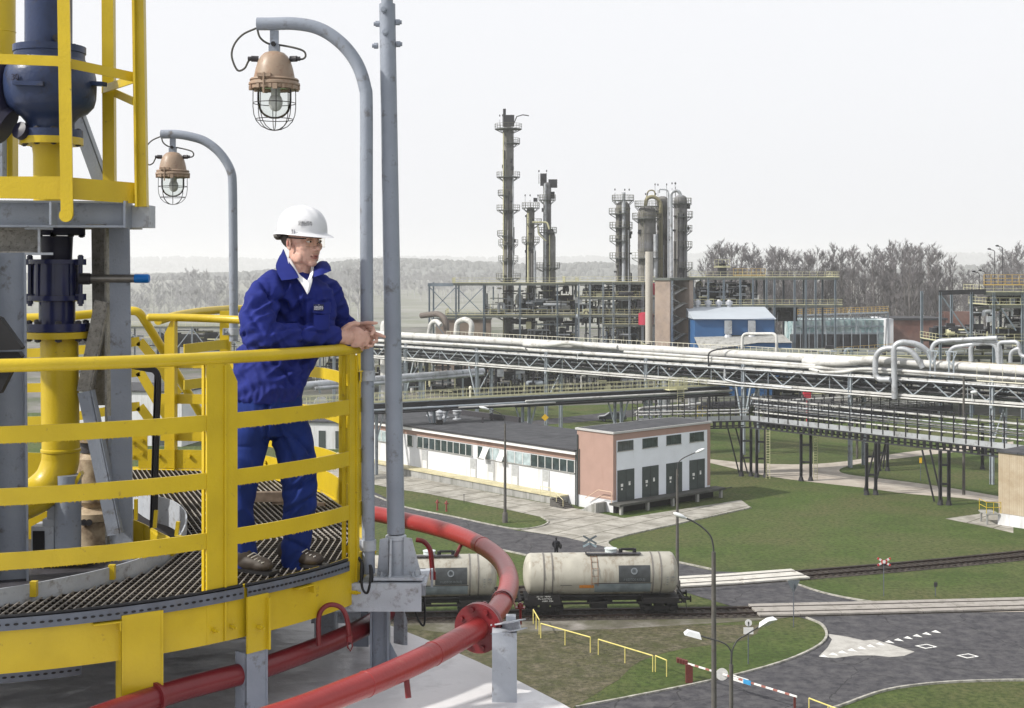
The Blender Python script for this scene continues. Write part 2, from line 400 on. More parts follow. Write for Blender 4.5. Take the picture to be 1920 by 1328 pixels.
# perforated cable trays
def tray(t0, t1, z0, hh, out, holes, rows, label, name='cable_tray'):
    tr = thing(name, label, 'cable tray', ring((t0+t1)/2, out, z0)); tt = arcr(t0, t1, 1.5)
    m = MB(); m.strip([ring(t, out, z0) for t in tt], [ring(t, out, z0+hh) for t in tt], [ringdir(t)*.004 for t in tt])
    m.strip([ring(t, out-.045, z0+hh-.006) for t in tt], [ring(t, out, z0+hh-.006) for t in tt], [Z*.003 for t in tt]) if rows == 1 else None
    m.build('side_channel', GALV, tr)
    m = MB(); n = holes
    for i in range(n):
        t = t0+(t1-t0)*(i+.5)/n
        for rw in range(rows):
            z = z0+hh*(.5 if rows == 1 else (.3 if rw == 0 else .7)); r = ringdir(t); s = Vector((-r.y, r.x, 0)); c = ring(t, out+.0048, z)
            pl = [c+s*math.cos(a)*.011+Z*math.sin(a)*.0055 for a in [k*math.pi/4 for k in range(8)]]; m.extr(pl, r*.0012)
    m.build('slot', BLK, tr, kind='stuff')
    if rows == 1:
        m = MB(); m.tube([ring(t, out-.012, z0+hh+.006) for t in tt], .009, 8); m.build('cable', BLK, tr)
    return tr
tray(-100, -43.5, -.045, .052, .03, 62, 1, 'long perforated grey cable tray along the walkway rim, left of the worker')
tray(-43, -25, -.045, .050, .03, 26, 1, 'short perforated grey cable tray rising to the lamp pole foot')
tray(-110, -62, -.36, .085, -.28, 46, 2, 'double row perforated cable tray hanging below the yellow rim')
tray(20, 64, .02, .05, .10, 40, 1, 'perforated cable tray outside the far rim, seen between the worker\'s legs')
# ---------------- lamp poles ----------------
def lamp_pole(label, arcp, r, Y, sc, lamp_xy, yaw, base_y):
    pts = arc([P(x, y, Y) for x, y in arcp], 6)
    rt = thing('lamp_pole', label, 'lamp pole', pts[0]); m = MB(); m.tube(pts, r, 18); m.build('pole', GRY, rt, smooth=60)
    return rt, pts
LP = [(691,1075),(690,900),(688,600),(687,400),(687,200),(684,163),(672,125),(651,93),(622,67),(590,51),(550,44.5),(510,45),(482,45)]
lp1, pts1 = lamp_pole('tall swan-neck lamp pole clamped to the railing at the worker\'s hands', LP, .0345, 7.22, 1, None, 0, 0)
LP2 = [(438,640),(438,560),(437,420),(436,345),(433,322),(422,300),(405,280),(382,264),(356,256),(330,252),(302,252)]
lp2, pts2 = lamp_pole('smaller farther swan-neck lamp pole behind the worker\'s back', LP2, .0345, 10.6, 1, None, 0, 0)
m = MB(); c = P(690, 1076, 7.22); m.cyl(c, c-Z*.004, .0345, .0345)
def clamp(px, py, Y, name, parent, tgt=None):
    c = P(px, py, Y); m = MB(); m.lathe(c-Z*.028, [(.036, 0), (.041, .001), (.041, .055), (.036, .056)], 24)
    m.box(c+V(-.05, -.012, 0), (.05, .02, .055)); m.box(c+V(-.075, -.01, 0), (.008, .05, .05)); m.build(name, GRL, parent)
    b = MB(); b.cyl(c+V(-.052, -.02, 0), c+V(-.052, -.045, 0), .009, seg=6); b.build('bolt', GRL, parent)
clamp(689, 704, 7.22, 'clamp', lp1); clamp(691, 1022, 7.22, 'clamp', lp1); clamp(438, 622, 10.6, 'clamp', lp2)
# yellow cleat on post for clamp
m = MB(); c = P(668, 696, 7.16); m.box(c, (.07, .05, .006)); m.box(c+V(.025, 0, -.03), (.006, .04, .055)); m.build('clamp_cleat', YEL, wk)
m = MB(); c = P(664, 1030, 7.16); m.extr([P(642,1032,7.12), P(668,1012,7.16), P(676,1034,7.18), P(655,1040,7.1)], Z*.006); m.build('clamp_cleat', YEL, wk)
# cable loops at the pole foot
m = MB(); m.tube(arc([P(672,1045,7.15), P(680,1062,7.14), P(677,1090,7.13), P(670,1110,7.12), P(676,1120,7.12), P(690,1116,7.12), P(697,1098,7.13), P(697,1072,7.15), P(694,1060,7.16)], 6), .009, 8)
m.tube(arc([P(678,1050,7.12), P(677,1080,7.1), P(680,1104,7.1), P(688,1112,7.1), P(693,1098,7.1), P(695,1078,7.12), P(694,1060,7.16)], 6), .007, 8)
tag(m.build('cable', BLK, None, 60), 'black cable looping below the foot of the tall lamp pole', 'cable')
def bulk_lamp(loc, s, label):
    """explosion-proof bulkhead lamp hanging by its neck at loc, s = size factor"""
    rt = thing('hanging_lamp', label, 'lamp', loc, 'caged explosion-proof lamps'); c = Vector(loc)
    A = lambda x, y, z: c+Vector((x, y, z))*s
    m = MB(); m.box(A(0, 0, -.035), (.055*s, .014*s, .10*s)); m.cyl(A(0, -.02, -.07), A(0, .02, -.07), .014*s, seg=8); m.box(A(0, 0, -.10), (.065*s, .055*s, .04*s)); m.build('hanger', GRY, rt)
    b = MB(); b.cyl(A(0, -.03, -.075), A(0, -.05, -.075), .016*s, seg=6); b.build('bolt', BLK, rt)
    prof = [(.001, -.115), (.032, -.118), (.062, -.128), (.086, -.15), (.103, -.18), (.117, -.225), (.127, -.275), (.129, -.29)]
    m = MB(); m.lathe(c, [(r*s, z*s) for r, z in prof], 36); h = m.build('housing', LAMPB, rt, 50)
    m = MB(); m.lathe(c, [(r*s, z*s) for r, z in [(.129, -.288), (.150, -.292), (.156, -.302), (.147, -.306), (.160, -.318), (.162, -.332), (.153, -.337), (.152, -.358), (.12, -.362), (.1, -.35)]], 40)
    for k in range(12):
        a = k*math.pi/6; m.box(A(.150*math.cos(a), .150*math.sin(a), -.350), (.022*s, .018*s, .026*s), a)
    m.build('collar', LAMPB, rt, 30)
    m = MB(); m.box(A(-.04, -.140, -.285), (.085*s, .04*s, .022*s)); m.cyl(A(-.04, -.158, -.27), A(-.04, -.158, -.40), .006*s, seg=6); m.box(A(.03, -.155, -.355), (.03*s, .02*s, .035*s)); m.build('latch', LAMPB, rt)
    for sd in (-1, 1):
        m = MB(); m.cyl(A(sd*.10, 0, -.165), A(sd*.145, -.01, -.165), .019*s, seg=8); m.cyl(A(sd*.145, -.01, -.165), A(sd*.165, -.01, -.165), .015*s, seg=6); m.build('cable_gland', DRK, rt)
    # glass, bulb
    prof = [(.108, -.352), (.108, -.43), (.104, -.465), (.09, -.50), (.062, -.528), (.03, -.541), (.001, -.544)]
    m = MB(); m.lathe(c, [(r*s, z*s) for r, z in prof], 32); m.build('glass_globe', GLS, rt, 60)
    BULB = mat('frosted_bulb', (.5, .5, .5), .35)
    m = MB(); m.ell(A(.008, 0, -.44), (.045*s, .045*s, .058*s)); m.cyl(A(.008, 0, -.34), A(.008, 0, -.41), .03*s, seg=16); m.build('bulb', BULB, rt, 60)
    # cage
    WIRE = mat('cage_wire', (.03, .028, .028), .5, metal=.3)
    m = MB()
    for k in range(8):
        a = k*math.pi/4+.25; pr = [(.133, -.355), (.134, -.47), (.128, -.52), (.112, -.56), (.082, -.592), (.04, -.612), (.0, -.618)]
        m.tube([A(r*math.cos(a), r*math.sin(a), z) for r, z in pr], .0028*s, 5)
    for r_, z_ in ((.134, -.446), (.118, -.548), (.133, -.36)): m.tube([A(r_*math.cos(a), r_*math.sin(a), z_) for a in [k*math.pi/16 for k in range(32)]], .0028*s, 5, closed=True)
    m.build('wire_cage', WIRE, rt, 60)
    CB = mat('cable_sheath', (.07, .068, .062), .6)
    m = MB(); m.tube(arc([A(-.115, .0, .03), A(-.20, 0, -.01), A(-.255, 0, -.075), (A(-.27, 0, -.15)), A(-.235, 0, -.235), A(-.19, 0, -.225), A(-.165, 0, -.18), A(-.145, 0, -.165)], 6), .0065*s, 8); m.build('cable', CB, rt, 60)
    m = MB(); m.tube(arc([A(-.11, .0, .03), A(-.09, 0, -.03), A(-.04, .02, -.065), A(.04, .02, -.075), A(.13, 0, -.095), A(.185, 0, -.115), A(.198, 0, -.145), A(.18, 0, -.165), A(.145, 0, -.165)], 6), .0065*s, 8); m.build('cable', CB, rt, 60)
    return rt
# front lamp: neck at (514,58), total drop 618 units -> y 244: 186 px at Y 7.22 -> .527 m
bulk_lamp(P(514.5, 62, 7.22), .838, 'large rusty beige caged lamp hanging from the taller swan-neck pole')
bulk_lamp(P(324, 262, 10.6), .82, 'smaller-looking farther beige caged lamp hanging near the upper steel frame')
# ---------------- lightning-mast pole with base ----------------
mp = thing('steel_mast', 'straight grey steel mast with bolted sleeve, right of the swan-neck pole', 'mast', P(742, 1000, 7.3))
m = MB(); m.tube([P(742.5, 1000, 7.3), P(726, 8, 7.3)], [.0475, .0435], 20); m.build('pole', GRY, mp, 40)
m = MB(); m.tube([P(726, 30, 7.3), P(725, -60, 7.3)], .032, 16); m.lathe(P(726, 8, 7.3)-Z*.002, [(.0435, 0), (.03, .004)], 20); m.build('inner_pole', GRY, mp, 40)
for bx, by, dx, dy in ((721,22,0,-1),(724,64,0,-1),(712,45,-1,0),(709,86,-1,0),(742,42,1,0),(743,83,1,0)):
    c = P(bx, by, 7.3)+V(0, -.04 if dy else 0, 0); d = V(dx, dy, 0); m = MB(); m.cyl(c, c+d*.022, .0165, seg=8); m.cyl(c+d*.02, c+d*.032, .011, seg=8); m.build('bolt', GRY, mp)
m = MB(); m.lathe(P(742.5, 1003, 7.3)-Z*.01, [(.0475, .012), (.056, .006), (.056, -.012), (.0475, -.016), (.0475, -.21)], 20); m.build('collar', GRL, mp, 30)
# gussets
for pts in ([(757,1008),(772,1010),(790,1078),(757,1078)], [(728,1008),(712,1012),(707,1078),(728,1078)]):
    m = MB(); m.extr([P(x, y, 7.26) for x, y in pts], V(0, .010, 0)); m.build('gusset', GRL, mp)
m = MB(); a = P(735, 1006, 7.24); m.extr([P(732,1010,7.25), P(732,1078,7.25), P(732,1078,7.25)+V(0, -.10, -.003), P(732,1010,7.25)+V(0, -.02, 0)], V(.010, 0, 0)); m.build('gusset', GRL, mp)
m = MB(); m.extr([P(700,1089,7.12), P(792,1089,7.12), P(803,1076,7.42), P(712,1076,7.42)], Z*.012); m.build('base_plate', GRL, mp)
for bx, by in ((775,1084),(716,1086),(782,1078)):
    c = P(bx, by, 7.2); m = MB(); m.cyl(c, c+Z*.022, .013, seg=6); m.cyl(c+Z*.02, c+Z*.035, .007, seg=6); m.build('bolt', GRL, mp)
# channel bracket that carries the mast, its legs
br = thing('mast_bracket', 'heavy grey channel bracket on legs carrying the straight mast', 'bracket', P(730, 1260, 7.3))
zt = P(700, 1092, 7.12).z-.002
m = MB(); xa, xb = P(618,1100,7.1).x, P(790,1100,7.1).x
m.box(((xa+xb)/2, 7.105, zt-.073), (xb-xa, .014, .146)); m.box(((xa+xb)/2, 7.285, zt-.007), (xb-xa+.05, .345, .014)); m.box(((xa+xb)/2, 7.45, zt-.073), (xb-xa, .014, .146))
m.box((xb+.035, 7.45, zt-.05), (.012, .02, .10)); m.build('channel', GRL, br, 0)
m = MB(); m.ibeam(P(713,1140,7.3), P(713,1262,7.3), .10, .10, .010, (1, 0, 0)); m.box(P(713,1263,7.3), (.16, .16, .012)); m.build('leg', GRY, br, 0)
m = MB(); m.extr([P(729,1200,7.3), P(760,1262,7.3), P(729,1262,7.3)], V(0, .012, 0)); m.build('gusset', GRY, br, 0)
m = MB(); m.extr([P(757,1140,7.62), P(764,1165,7.62), P(764,1210,7.62), P(757,1210,7.62)], V(-.06, .04, 0)); m.build('leg', GRL, br, 0)
m = MB(); m.ibeam(P(612,1120,7.7), P(612,1164,7.7)-Z*.1, .12, .12, .01, (1, 0, 0)); m.box(P(630,1150,7.75), (.28, .02, .11)); m.build('leg', GRL, br, 0)
m = MB(); m.tube(arc([P(777,1118,7.3), P(780,1150,7.28), P(788,1168,7.27), P(795,1172,7.27), P(797,1150,7.3), P(795,1120,7.35)], 5), .006, 7)
tag(m.build('cable', BLK, None, 60), 'thin dark cable dangling in a loop under the mast bracket', 'cable')
# ---------------- red sprinkler ring pipes ----------------
def ZP(x, y, h): Y = h*F/(y-500.); return Vector(((x-960)/F*Y, Y, HC-h))
H1 = 1.86
op = [(380,1400),(470,1362),(560,1332),(650,1297),(720,1269),(800,1232),(860,1200),(905,1172),(935,1140),(952,1108),(953,1080),(938,1050),(905,1024),(860,1003),(810,988),(760,976),(715,966),(690,962)]
RED2 = mat('sunlit_red', (.26, .024, .024), .34, var=.12, scale=4, bump=.15, bscale=50, dirt=(.36, .12, .10), damt=.12, dscale=5, coat=.2)  # sunlit copy of the pipe red, its pinker light put into the colour
rp = thing('red_ring_pipe', 'outer red ring pipe curving round the mast with a bolted flange', 'pipe', ZP(905, 1172, H1))
m = MB(); pts = arc([ZP(x, y, H1) for x, y in op], 6); m.tube(pts, .058, 20); m.build('pipe', RED2, rp, 60)
i0 = min(range(len(pts)), key=lambda i: (pts[i]-ZP(908, 1178, H1)).length); d = (pts[i0+1]-pts[i0-1]).normalized()
m = MB(); m.lathe(pts[i0]-d*.022, [(.06, 0), (.128, 0), (.128, .018), (.118, .0185), (.118, .0215), (.128, .022), (.128, .042), (.06, .044)], 36, d); fl = m.build('flange', RED, rp, 30)
sd = d.cross(Z).normalized(); up = sd.cross(d)
for k in range(8):
    a = k*math.pi/4+.3; c = pts[i0]+(sd*math.cos(a)+up*math.sin(a))*.1; m = MB(); m.cyl(c-d*.038, c+d*.038, .013, seg=6); m.build('bolt', RED, rp)
i1 = min(range(len(pts)), key=lambda i: (pts[i]-ZP(940, 1128, H1)).length); d = (pts[i1+1]-pts[i1-1]).normalized(); sd = d.cross(Z).normalized()
m = MB(); pr = [pts[i1]+sd*.125-Z*.03, pts[i1]+sd*.075-Z*.03]+[pts[i1]+sd*.063*math.cos(a)+Z*.063*math.sin(a) for a in [k*math.pi/10 for k in range(11)]]+[pts[i1]-sd*.075-Z*.03, pts[i1]-sd*.125-Z*.03]
m.strip([p-d*.02 for p in pr], [p+d*.02 for p in pr], [Z*.006 for p in pr]); m.build('saddle_clamp', RED, rp, 20)
for q in (-.1, .1):
    m = MB(); m.cyl(pts[i1]+sd*q-Z*.12, pts[i1]+sd*q-Z*.0, .008, seg=8); m.cyl(pts[i1]+sd*q-Z*.024, pts[i1]+sd*q-Z*.005, .016, seg=6); m.build('bolt', RED, rp)
def stub(px, py, dx, name='nozzle', rr_=.014, L=.09):
    i = min(range(len(pts)), key=lambda i: abs(pts[i].x/pts[i].y*F+960-px)+abs((HC-pts[i].z)/pts[i].y*F+500-py)); c = pts[i]; m = MB(); m.tube([c-Z*.03, c+Vector(dx).normalized()*L-Z*.02], rr_, 10); m.build(name, RED, rp)
for sx_, sy_ in ((690, 1281), (815, 1225), (905, 1024)):
    i = min(range(len(pts)), key=lambda i: (pts[i]-ZP(sx_, sy_, H1)).length); d = (pts[i+1]-pts[i-1]).normalized(); m = MB(); m.lathe(pts[i], [(.057, -.006), (.0605, -.002), (.0605, .002), (.057, .006)], 24, d); m.build('weld_seam', RED2, rp, 50)
stub(872, 1007, (-.25, -.3, -.55), L=.13); stub(765, 1250, (.1, -.2, -.8), L=.12)
ip = [(60,1400),(150,1358),(250,1322),(330,1296),(400,1277),(480,1256),(560,1228),(640,1196),(700,1166),(735,1140),(765,1105),(790,1070),(800,1040),(790,1010),(760,985),(725,970)]
rp2 = thing('red_ring_pipe', 'inner darker red ring pipe passing beneath the walkway and mast bracket', 'pipe', ZP(560, 1228, 1.95))
m = MB(); p2 = arc([ZP(x, y, 1.95) for x, y in ip[:10]], 6)
e = p2[-1]; p2 = p2+[e+V(.03, .12, -.01), e+V(.03, .3, -.02), e+V(0, .6, -.03)]
m.tube(p2, .052, 20); m.build('pipe', RED, rp2, 60)
c = ZP(293, 1309, 1.95); i2 = min(range(len(p2)), key=lambda i: (p2[i]-c).length); d = (p2[i2+1]-p2[i2-1]).normalized()
m = MB(); m.lathe(p2[i2]-d*.008, [(.05, 0), (.068, 0), (.068, .016), (.05, .016)], 30, d); m.build('coupling_ring', RED, rp2, 30)
b = ZP(598, 1213, 1.95)
m = MB(); m.tube(arc([P(598,1210,6.84), P(597,1175,6.84), P(599,1152,6.84), P(609,1138,6.84), P(624,1134,6.84), P(640,1140,6.84), P(649,1155,6.84), P(653,1175,6.84), P(655,1197,6.84)], 5), .0125, 12); m.build('spray_nozzle', RED, rp2, 60)
m = MB(); m.tube([P(655,1192,6.83), P(655,1203,6.83)], .016, 10); m.tube([P(651,1202,6.83), P(652,1214,6.83), P(657,1221,6.83), P(661,1212,6.83), P(659,1202,6.83)], .004, 6); m.build('nozzle_tip', RED, rp2)
m = MB(); m.tube(arc([P(780,1012,7.9), P(795,1016,7.9), P(806,1030,7.9), P(809,1050,7.9), P(811,1075,7.9)], 5), .0145, 12); m.tube([P(811,1072,7.9), P(812,1087,7.9)], .018, 8); m.build('spray_nozzle', RED, rp2, 60)
# grey stand under the saddle clamp
st = thing('pipe_stand', 'square grey post carrying the flanged red pipe at the roof edge', 'pipe support', P(946, 1500, 6.9))
m = MB(); m.box((P(946,1200,6.9).x, 6.9, P(946,1182,6.9).z-.3), (.125, .11, .60)); m.build('post', GRL, st, 0)
m = MB(); m.ibeam(P(930,1178,7.0), P(975,1172,6.86), .09, .05, .007); m.box(P(958,1163,6.95), (.05, .05, .05)); m.build('cap_bracket', GRL, st, 0)
# ================= PIPES, VALVES AND STEELWORK AT THE LEFT =================
def px(n, Y): return n/F*Y
def stack(name, mt, Yc, cx, prof, parent, seg=28, smooth=30):
    """lathe from photo silhouette: [(y, halfwidth px)] top to bottom"""
    c = P(cx, 500, Yc); m = MB(); pr = [(max(px(hw, Yc), .0005), HC-px(y-500, Yc)-c.z) for y, hw in prof][::-1]
    m.lathe(c, pr, seg); return m.build(name, mt, parent, smooth)
def bolts(cx, y0, y1, rad, n, Yc, mt, parent, r=.013, ph=.2, name='bolt', hexs=True):
    c = P(cx, y0, Yc); c2 = P(cx, y1, Yc)
    for k in range(n):
        a = ph+2*math.pi*k/n; o = V(math.cos(a)*rad, math.sin(a)*rad, 0)
        if math.sin(a) > .55: continue
        m = MB(); m.cyl(c+o, c2+o, r*.55, seg=8); h = r*1.1
        m.cyl(c+o-Z*h*.2, c+o-Z*h*1.3, r, seg=6); m.cyl(c2+o+Z*h*.2, c2+o+Z*h*1.3, r, seg=6); m.build(name, mt, parent)
# yellow pipe with elbow
yp = thing('yellow_riser_pipe', 'thick yellow vertical pipe with a wide elbow below the navy valve', 'pipe', P(110, 800, 8.0))
pts = [P(111, 628, 8), P(112, 700, 8), P(113, 780, 8), P(114, 838, 8)]+arc([P(114, 845, 8), P(112, 870, 8), P(100, 900, 7.98), P(78, 922, 7.95), P(50, 938, 7.9), P(10, 950, 7.85), P(-60, 962, 7.8)], 5)
m = MB(); m.tube(pts, .108, 28); m.build('pipe', YEL, yp, 60)
stack('flange', YEL, 8.0, 108, [(622, 58), (634, 58)], yp); stack('weld_bead', YEL, 8.0, 114, [(840, 34), (842, 36.5), (846, 36.5), (848, 34)], yp)
m = MB(); m.extr([P(149, 885, 7.9), P(152, 890, 7.9), P(133, 930, 7.9), P(126, 925, 7.9)], V(0, .06, 0)); m.build('support_rib', YEL, yp)
# navy/indigo valve
vv = thing('flanged_valve', 'dark indigo flanged valve with tie bolts and a blue-tipped side stub', 'valve', P(108, 622, 8.0))
stack('lower_flange', INDG, 8.0, 108, [(606, 58), (621, 58)], vv)
bolts(108, 600, 640, .158, 8, 8.0, DRK, vv, .02, .35)
stack('neck', INDG, 8.0, 107, [(556, 33), (606, 33)], vv)
stack('lower_ring', INDG, 8.0, 105, [(553, 42), (554, 52), (563, 52), (566, 36)], vv)
stack('body', INDG, 8.0, 105, [(494, 41), (554, 42)], vv)
stack('upper_ring', INDG, 8.0, 104, [(486, 40), (487, 50), (495, 50), (496, 41)], vv)
for a in (-2.1, -1.35, -.6, -2.9): 
    c = P(105, 494, 8); o = V(math.cos(a), math.sin(a), 0)*.13; m = MB(); m.beam(c+o, P(105, 554, 8)+o, .016, .02, o); m.build('rib', INDG, vv)
for qx, Yq in ((56, 7.95), (151, 7.95), (118, 7.84)):
    m = MB(); a, b = P(qx, 478, Yq), P(qx, 574, Yq); m.cyl(a, b, .013, seg=8)
    for y0, y1, r in ((480, 486, .018), (486, 497, .034), (551, 563, .034), (563, 570, .02)): m.cyl(P(qx, y0, Yq), P(qx, y1, Yq), r, seg=8)
    if qx == 118: continue
    m.build('tie_bolt', INDG, vv)
m = MB(); m.cyl(P(150, 523, 7.95), P(168, 523, 7.95), .034, seg=16); m.cyl(P(167, 523, 7.95), P(172, 523, 7.95), .03, seg=16); m.build('stub_socket', DRK, vv)
m = MB(); m.cyl(P(170, 522.5, 7.95), P(255, 522.5, 7.95), .0245, seg=18); m.build('stub_pipe', STEEL, vv, 60)
m = MB(); m.tube([P(253, 522.5, 7.95), P(277, 522.5, 7.95), P(280, 522.5, 7.95)], [.0265, .0265, .022], 18); m.build('blue_cap', BLUEC, vv, 40)
NAVD = mat('dark_navy_paint', (.014, .014, .035), .45, var=.2)
stack('upper_neck', NAVD, 8.0, 106, [(443, 30), (486, 28)], vv); stack('top_flange', NAVD, 8.0, 112, [(425, 46), (441, 46)], vv)
bolts(112, 436, 446, .128, 8, 8.0, DRK, vv, .019, -.75)
# upper yellow pipe, navy check valve
up_ = thing('upper_check_valve', 'bulbous navy valve body with flanged top behind the yellow cage bars', 'valve', P(95, 200, 7.9))
stack('flange', YEL, 7.9, 96, [(259, 58), (272, 58)], up_); m = MB()
stack('yellow_pipe', YEL, 7.9, 90, [(268, 30), (290, 27), (420, 26)], up_)
stack('body', NAVY, 7.9, 94, [(112, 64), (117, 66), (122, 74), (132, 80), (145, 83), (162, 84), (185, 83), (200, 79), (212, 68), (220, 52), (230, 44), (248, 44)], up_, 40, 50)
stack('lower_flange', NAVY, 7.9, 96, [(245, 58), (259, 58)], up_)
bolts(96, 241, 275, .152, 10, 7.9, DRK, up_, .017, .1)
stack('upper_flange', NAVY, 7.9, 93, [(88, 66), (100, 66), (101, 64), (114, 64)], up_)
bolts(93, 86, 96, .176, 10, 7.9, DRK, up_, .017, .25)
stack('riser', NAVY, 7.9, 91, [(-60, 43), (90, 43)], up_)
m = MB(); m.cyl(P(105, 71, 7.78), P(105, 71, 7.74), .02, seg=16); m.build('plug', DRK, up_)
for xa, xb in ((27, 84), (150, 196)):
    m = MB(); m.beam(P(xa, 156, 7.66 if xa < 50 else 7.9), P(xb, 158, 7.64 if xa < 50 else 7.85), .05, .024); m.build('casting_rib', NAVY, up_)
mm = text('30', .05, frame4(P(28, 145, 7.65), (1, -.2, 0), (-.3, -1, 0)), 'cast_digits', NAVD, up_, .003)
m = MB(); m.tube(arc([P(14, 238, 7.8), P(-6, 225, 7.8), P(-22, 190, 7.8), P(-20, 150, 7.85), P(0, 120, 7.9)], 5), .11, 20); m.lathe(P(40, 246, 7.75), [(.001, -.02), (.05, -.015), (.05, .02), (.001, .03)], 16, V(-.4, -.8, .3)); m.build('side_elbow', NAVD, up_, 60)
# tall yellow column and posts behind
yc = thing('yellow_column', 'broad yellow column at the top left corner behind the navy riser', 'column', P(10, 330, 8.8))
m = MB(); m.cyl(P(0, -40, 8.8), P(0, 238, 8.8), px(28, 8.8), seg=28); m.build('shell', YEL, yc, 60); m = MB(); m.lathe(P(0, 60, 8.8), [(px(28, 8.8), -.004), (px(29, 8.8), 0), (px(28, 8.8), .004)], 28); m.build('seam', YEL, yc)
m = MB(); m.box((P(19, 300, 8.8).x, 8.8, P(0, 282, 8.8).z), (px(20, 8.8), .1, px(100, 8.8))); m.build('yellow_post', YEL, yc, 0)
m = MB(); m.box((P(4, 300, 8.7).x, 8.7, P(0, 282, 8.7).z), (px(9, 8.7), .08, px(100, 8.7))); m.build('grey_post', GRY, yc, 0)
# ---------------- upper platform ----------------
uf = thing('upper_platform', 'elevated steel platform with yellow cage railing at the upper left', 'platform', P(120, 420, 7.4))
Y0, Y1 = 7.3, 8.1
def hb(name, x0, x1, y0, y1, Ya, Yb, mt, d=.012):
    # plate between two x's whose top/bottom are given at Ya and Yb
    m = MB(); a, b = P(x0, y0, Ya), P(x1, y0 if Ya == Yb else y0, Yb); a2, b2 = P(x0, y1, Ya), P(x1, y1, Yb)
    m.extr([a, b, b2, a2], V(0, d, 0)); return m.build(name, mt, uf, 0)
m = MB(); m.extr([P(-60, 331, 7.3), P(116, 331, 7.3), P(116, 374, 7.3), P(-60, 371, 7.3)], V(0, .012, 0)); m.build('toe_plate', YEL, uf, 0)
m = MB(); m.extr([P(137, 333, 7.32), P(255, 343, 7.5), P(255, 382, 7.5), P(137, 374, 7.32)], V(0, .012, 0)); m.build('toe_plate', YEL, uf, 0)
m = MB(); m.ibeam(P(-80, 401, 7.38), P(243, 403, 7.55), .12, px(50, 7.4), .012); m.build('edge_channel', GRY, uf, 0)
m = MB(); m.box(P(240, 403, 7.5), (.012, .14, px(50, 7.5))); m.box(P(100, 401, 7.34), (.012, .1, px(42, 7.4))); m.build('stiffener', GRY, uf, 0)
m = MB(); m.box(P(262, 406, 7.56)+V(0, .06, 0), (px(37, 7.5), .13, px(42, 7.5))); m.build('corner_block', GRL, uf, 0)
m = MB(); m.box(P(-10, 426, 7.9), (1.5, .8, .008)); m.build('deck_plate', GRW, uf, 0)
m = MB(); m.ibeam(P(73, 452, 7.44), P(73, 452, 7.44)+V(-.04, .12, 0), px(50, 7.5), px(52, 7.5), .013); m.build('cross_beam', GRL, uf, 0)
m = MB(); m.ibeam(P(-80, 452, 7.6), P(72, 452, 7.6), .11, px(48, 7.6), .012); m.build('side_beam', GRW, uf, 0)
m = MB(); m.beam(P(98+20, -80, 7.26), P(126, 405, 7.26), px(23, 7.26), .012, (0, 1, 0)); m.lathe(P(124, 404, 7.26), [(.036, -.0085), (.036, .0085)], 20, V(0, 1, 0)); m.build('cage_bar', YEL, uf, 0)
m = MB(); m.beam(P(259, -80, 7.5), P(266, 388, 7.5), px(22, 7.5), .05, (0, 1, 0)); m.beam(P(252, -80, 7.47), P(258, 388, 7.47), .008, .06, (0, 1, 0)); m.build('corner_post', YEL, uf, 0)
m = MB(); m.beam(P(203, -80, 8.2), P(206, 372, 8.2), px(22, 8.2), .05, (0, 1, 0)); m.build('rear_post', YEL, uf, 0)
m = MB(); m.beam(P(-80, 108, 7.28), P(112, 115, 7.28), .010, px(19, 7.3)); m.beam(P(110, 115, 7.28), P(257, 146, 7.52), .010, px(18, 7.3)); m.beam(P(257, 146, 7.5), P(192, 168, 8.2), .010, px(16, 7.6)); m.build('cage_rail', YEL, uf, 0)
m = MB(); m.beam(P(212, 173, 8.2), P(250, 190, 7.9), .010, px(15, 8)); m.build('cage_rail', YEL, uf, 0)
# columns
def column(name, label, parts, loc): 
    t = thing('steel_column', label, 'column', loc)
    for nm, mt, a, b, w, h, up in parts:
        m = MB(); m.ibeam(a, b, w, h, .012, up); m.build(nm, mt, t, 0)
    return t
column('c', 'blue-grey steel column at the left frame edge in front of the yellow elbow', [('shaft', GRY, P(18, 474, 7.5), P(24, 1160, 7.5), .15, .17, (1, .35, 0))], P(24, 1160, 7.5))
sc = thing('steel_column', 'grey steel column right of the indigo valve, its left side speckled', 'column', P(225, 1060, 8.0))
m = MB(); a, b = P(222, 428, 8.0), P(228, 1080, 8.0); 
m.beam(P(224, 428, 7.96), P(231, 1080, 7.96), px(38, 8), .012, (0, 1, 0)); m.build('front_flange', GRY, sc, 0)
m = MB(); m.beam(P(182, 428, 8.15), P(186, 760, 8.15), px(20, 8.1), .02, (0, 1, 0)); m.beam(P(205, 428, 8.06), P(207, 1080, 8.06), .012, .16, (0, 1, 0)); m.beam(P(194, 428, 8.12), P(198, 760, 8.12), px(14, 8.1), .012, (.3, 1, 0)); m.build('web', GRW, sc, 0)
m = MB(); m.beam(P(207, 780, 8.0), P(212, 1060, 8.0), px(10, 8), .012, (0, 1, 0)); m.build('lower_web', GRL, sc, 0)
for i, (pts, w, Yq, mt, lb) in enumerate([([(190, 565), (156, 735)], 24, 7.94, GRW, 'upper speckled diagonal brace leaning left of the grey column'), ([(158, 735), (214, 1003)], 25, 7.9, GRY, 'lower blue-grey diagonal brace running down to the right'), ([(141, 215), (188, 345)], 24, 8.25, GRY, 'short grey diagonal brace under the bulbous navy valve')]):
    m = MB(); a, b = P(*pts[0], Yq), P(*pts[1], Yq); m.beam(a, b, px(w, Yq), .010, (0, 1, 0)); n = (b-a).normalized().cross(V(0, 1, 0)); m.beam(a+n*px(w/2, Yq)+V(0, .03, 0), b+n*px(w/2, Yq)+V(0, .03, 0), .010, .07, (0, 1, 0)); tag(m.build('diagonal_brace', mt, None, 0), lb, 'brace')
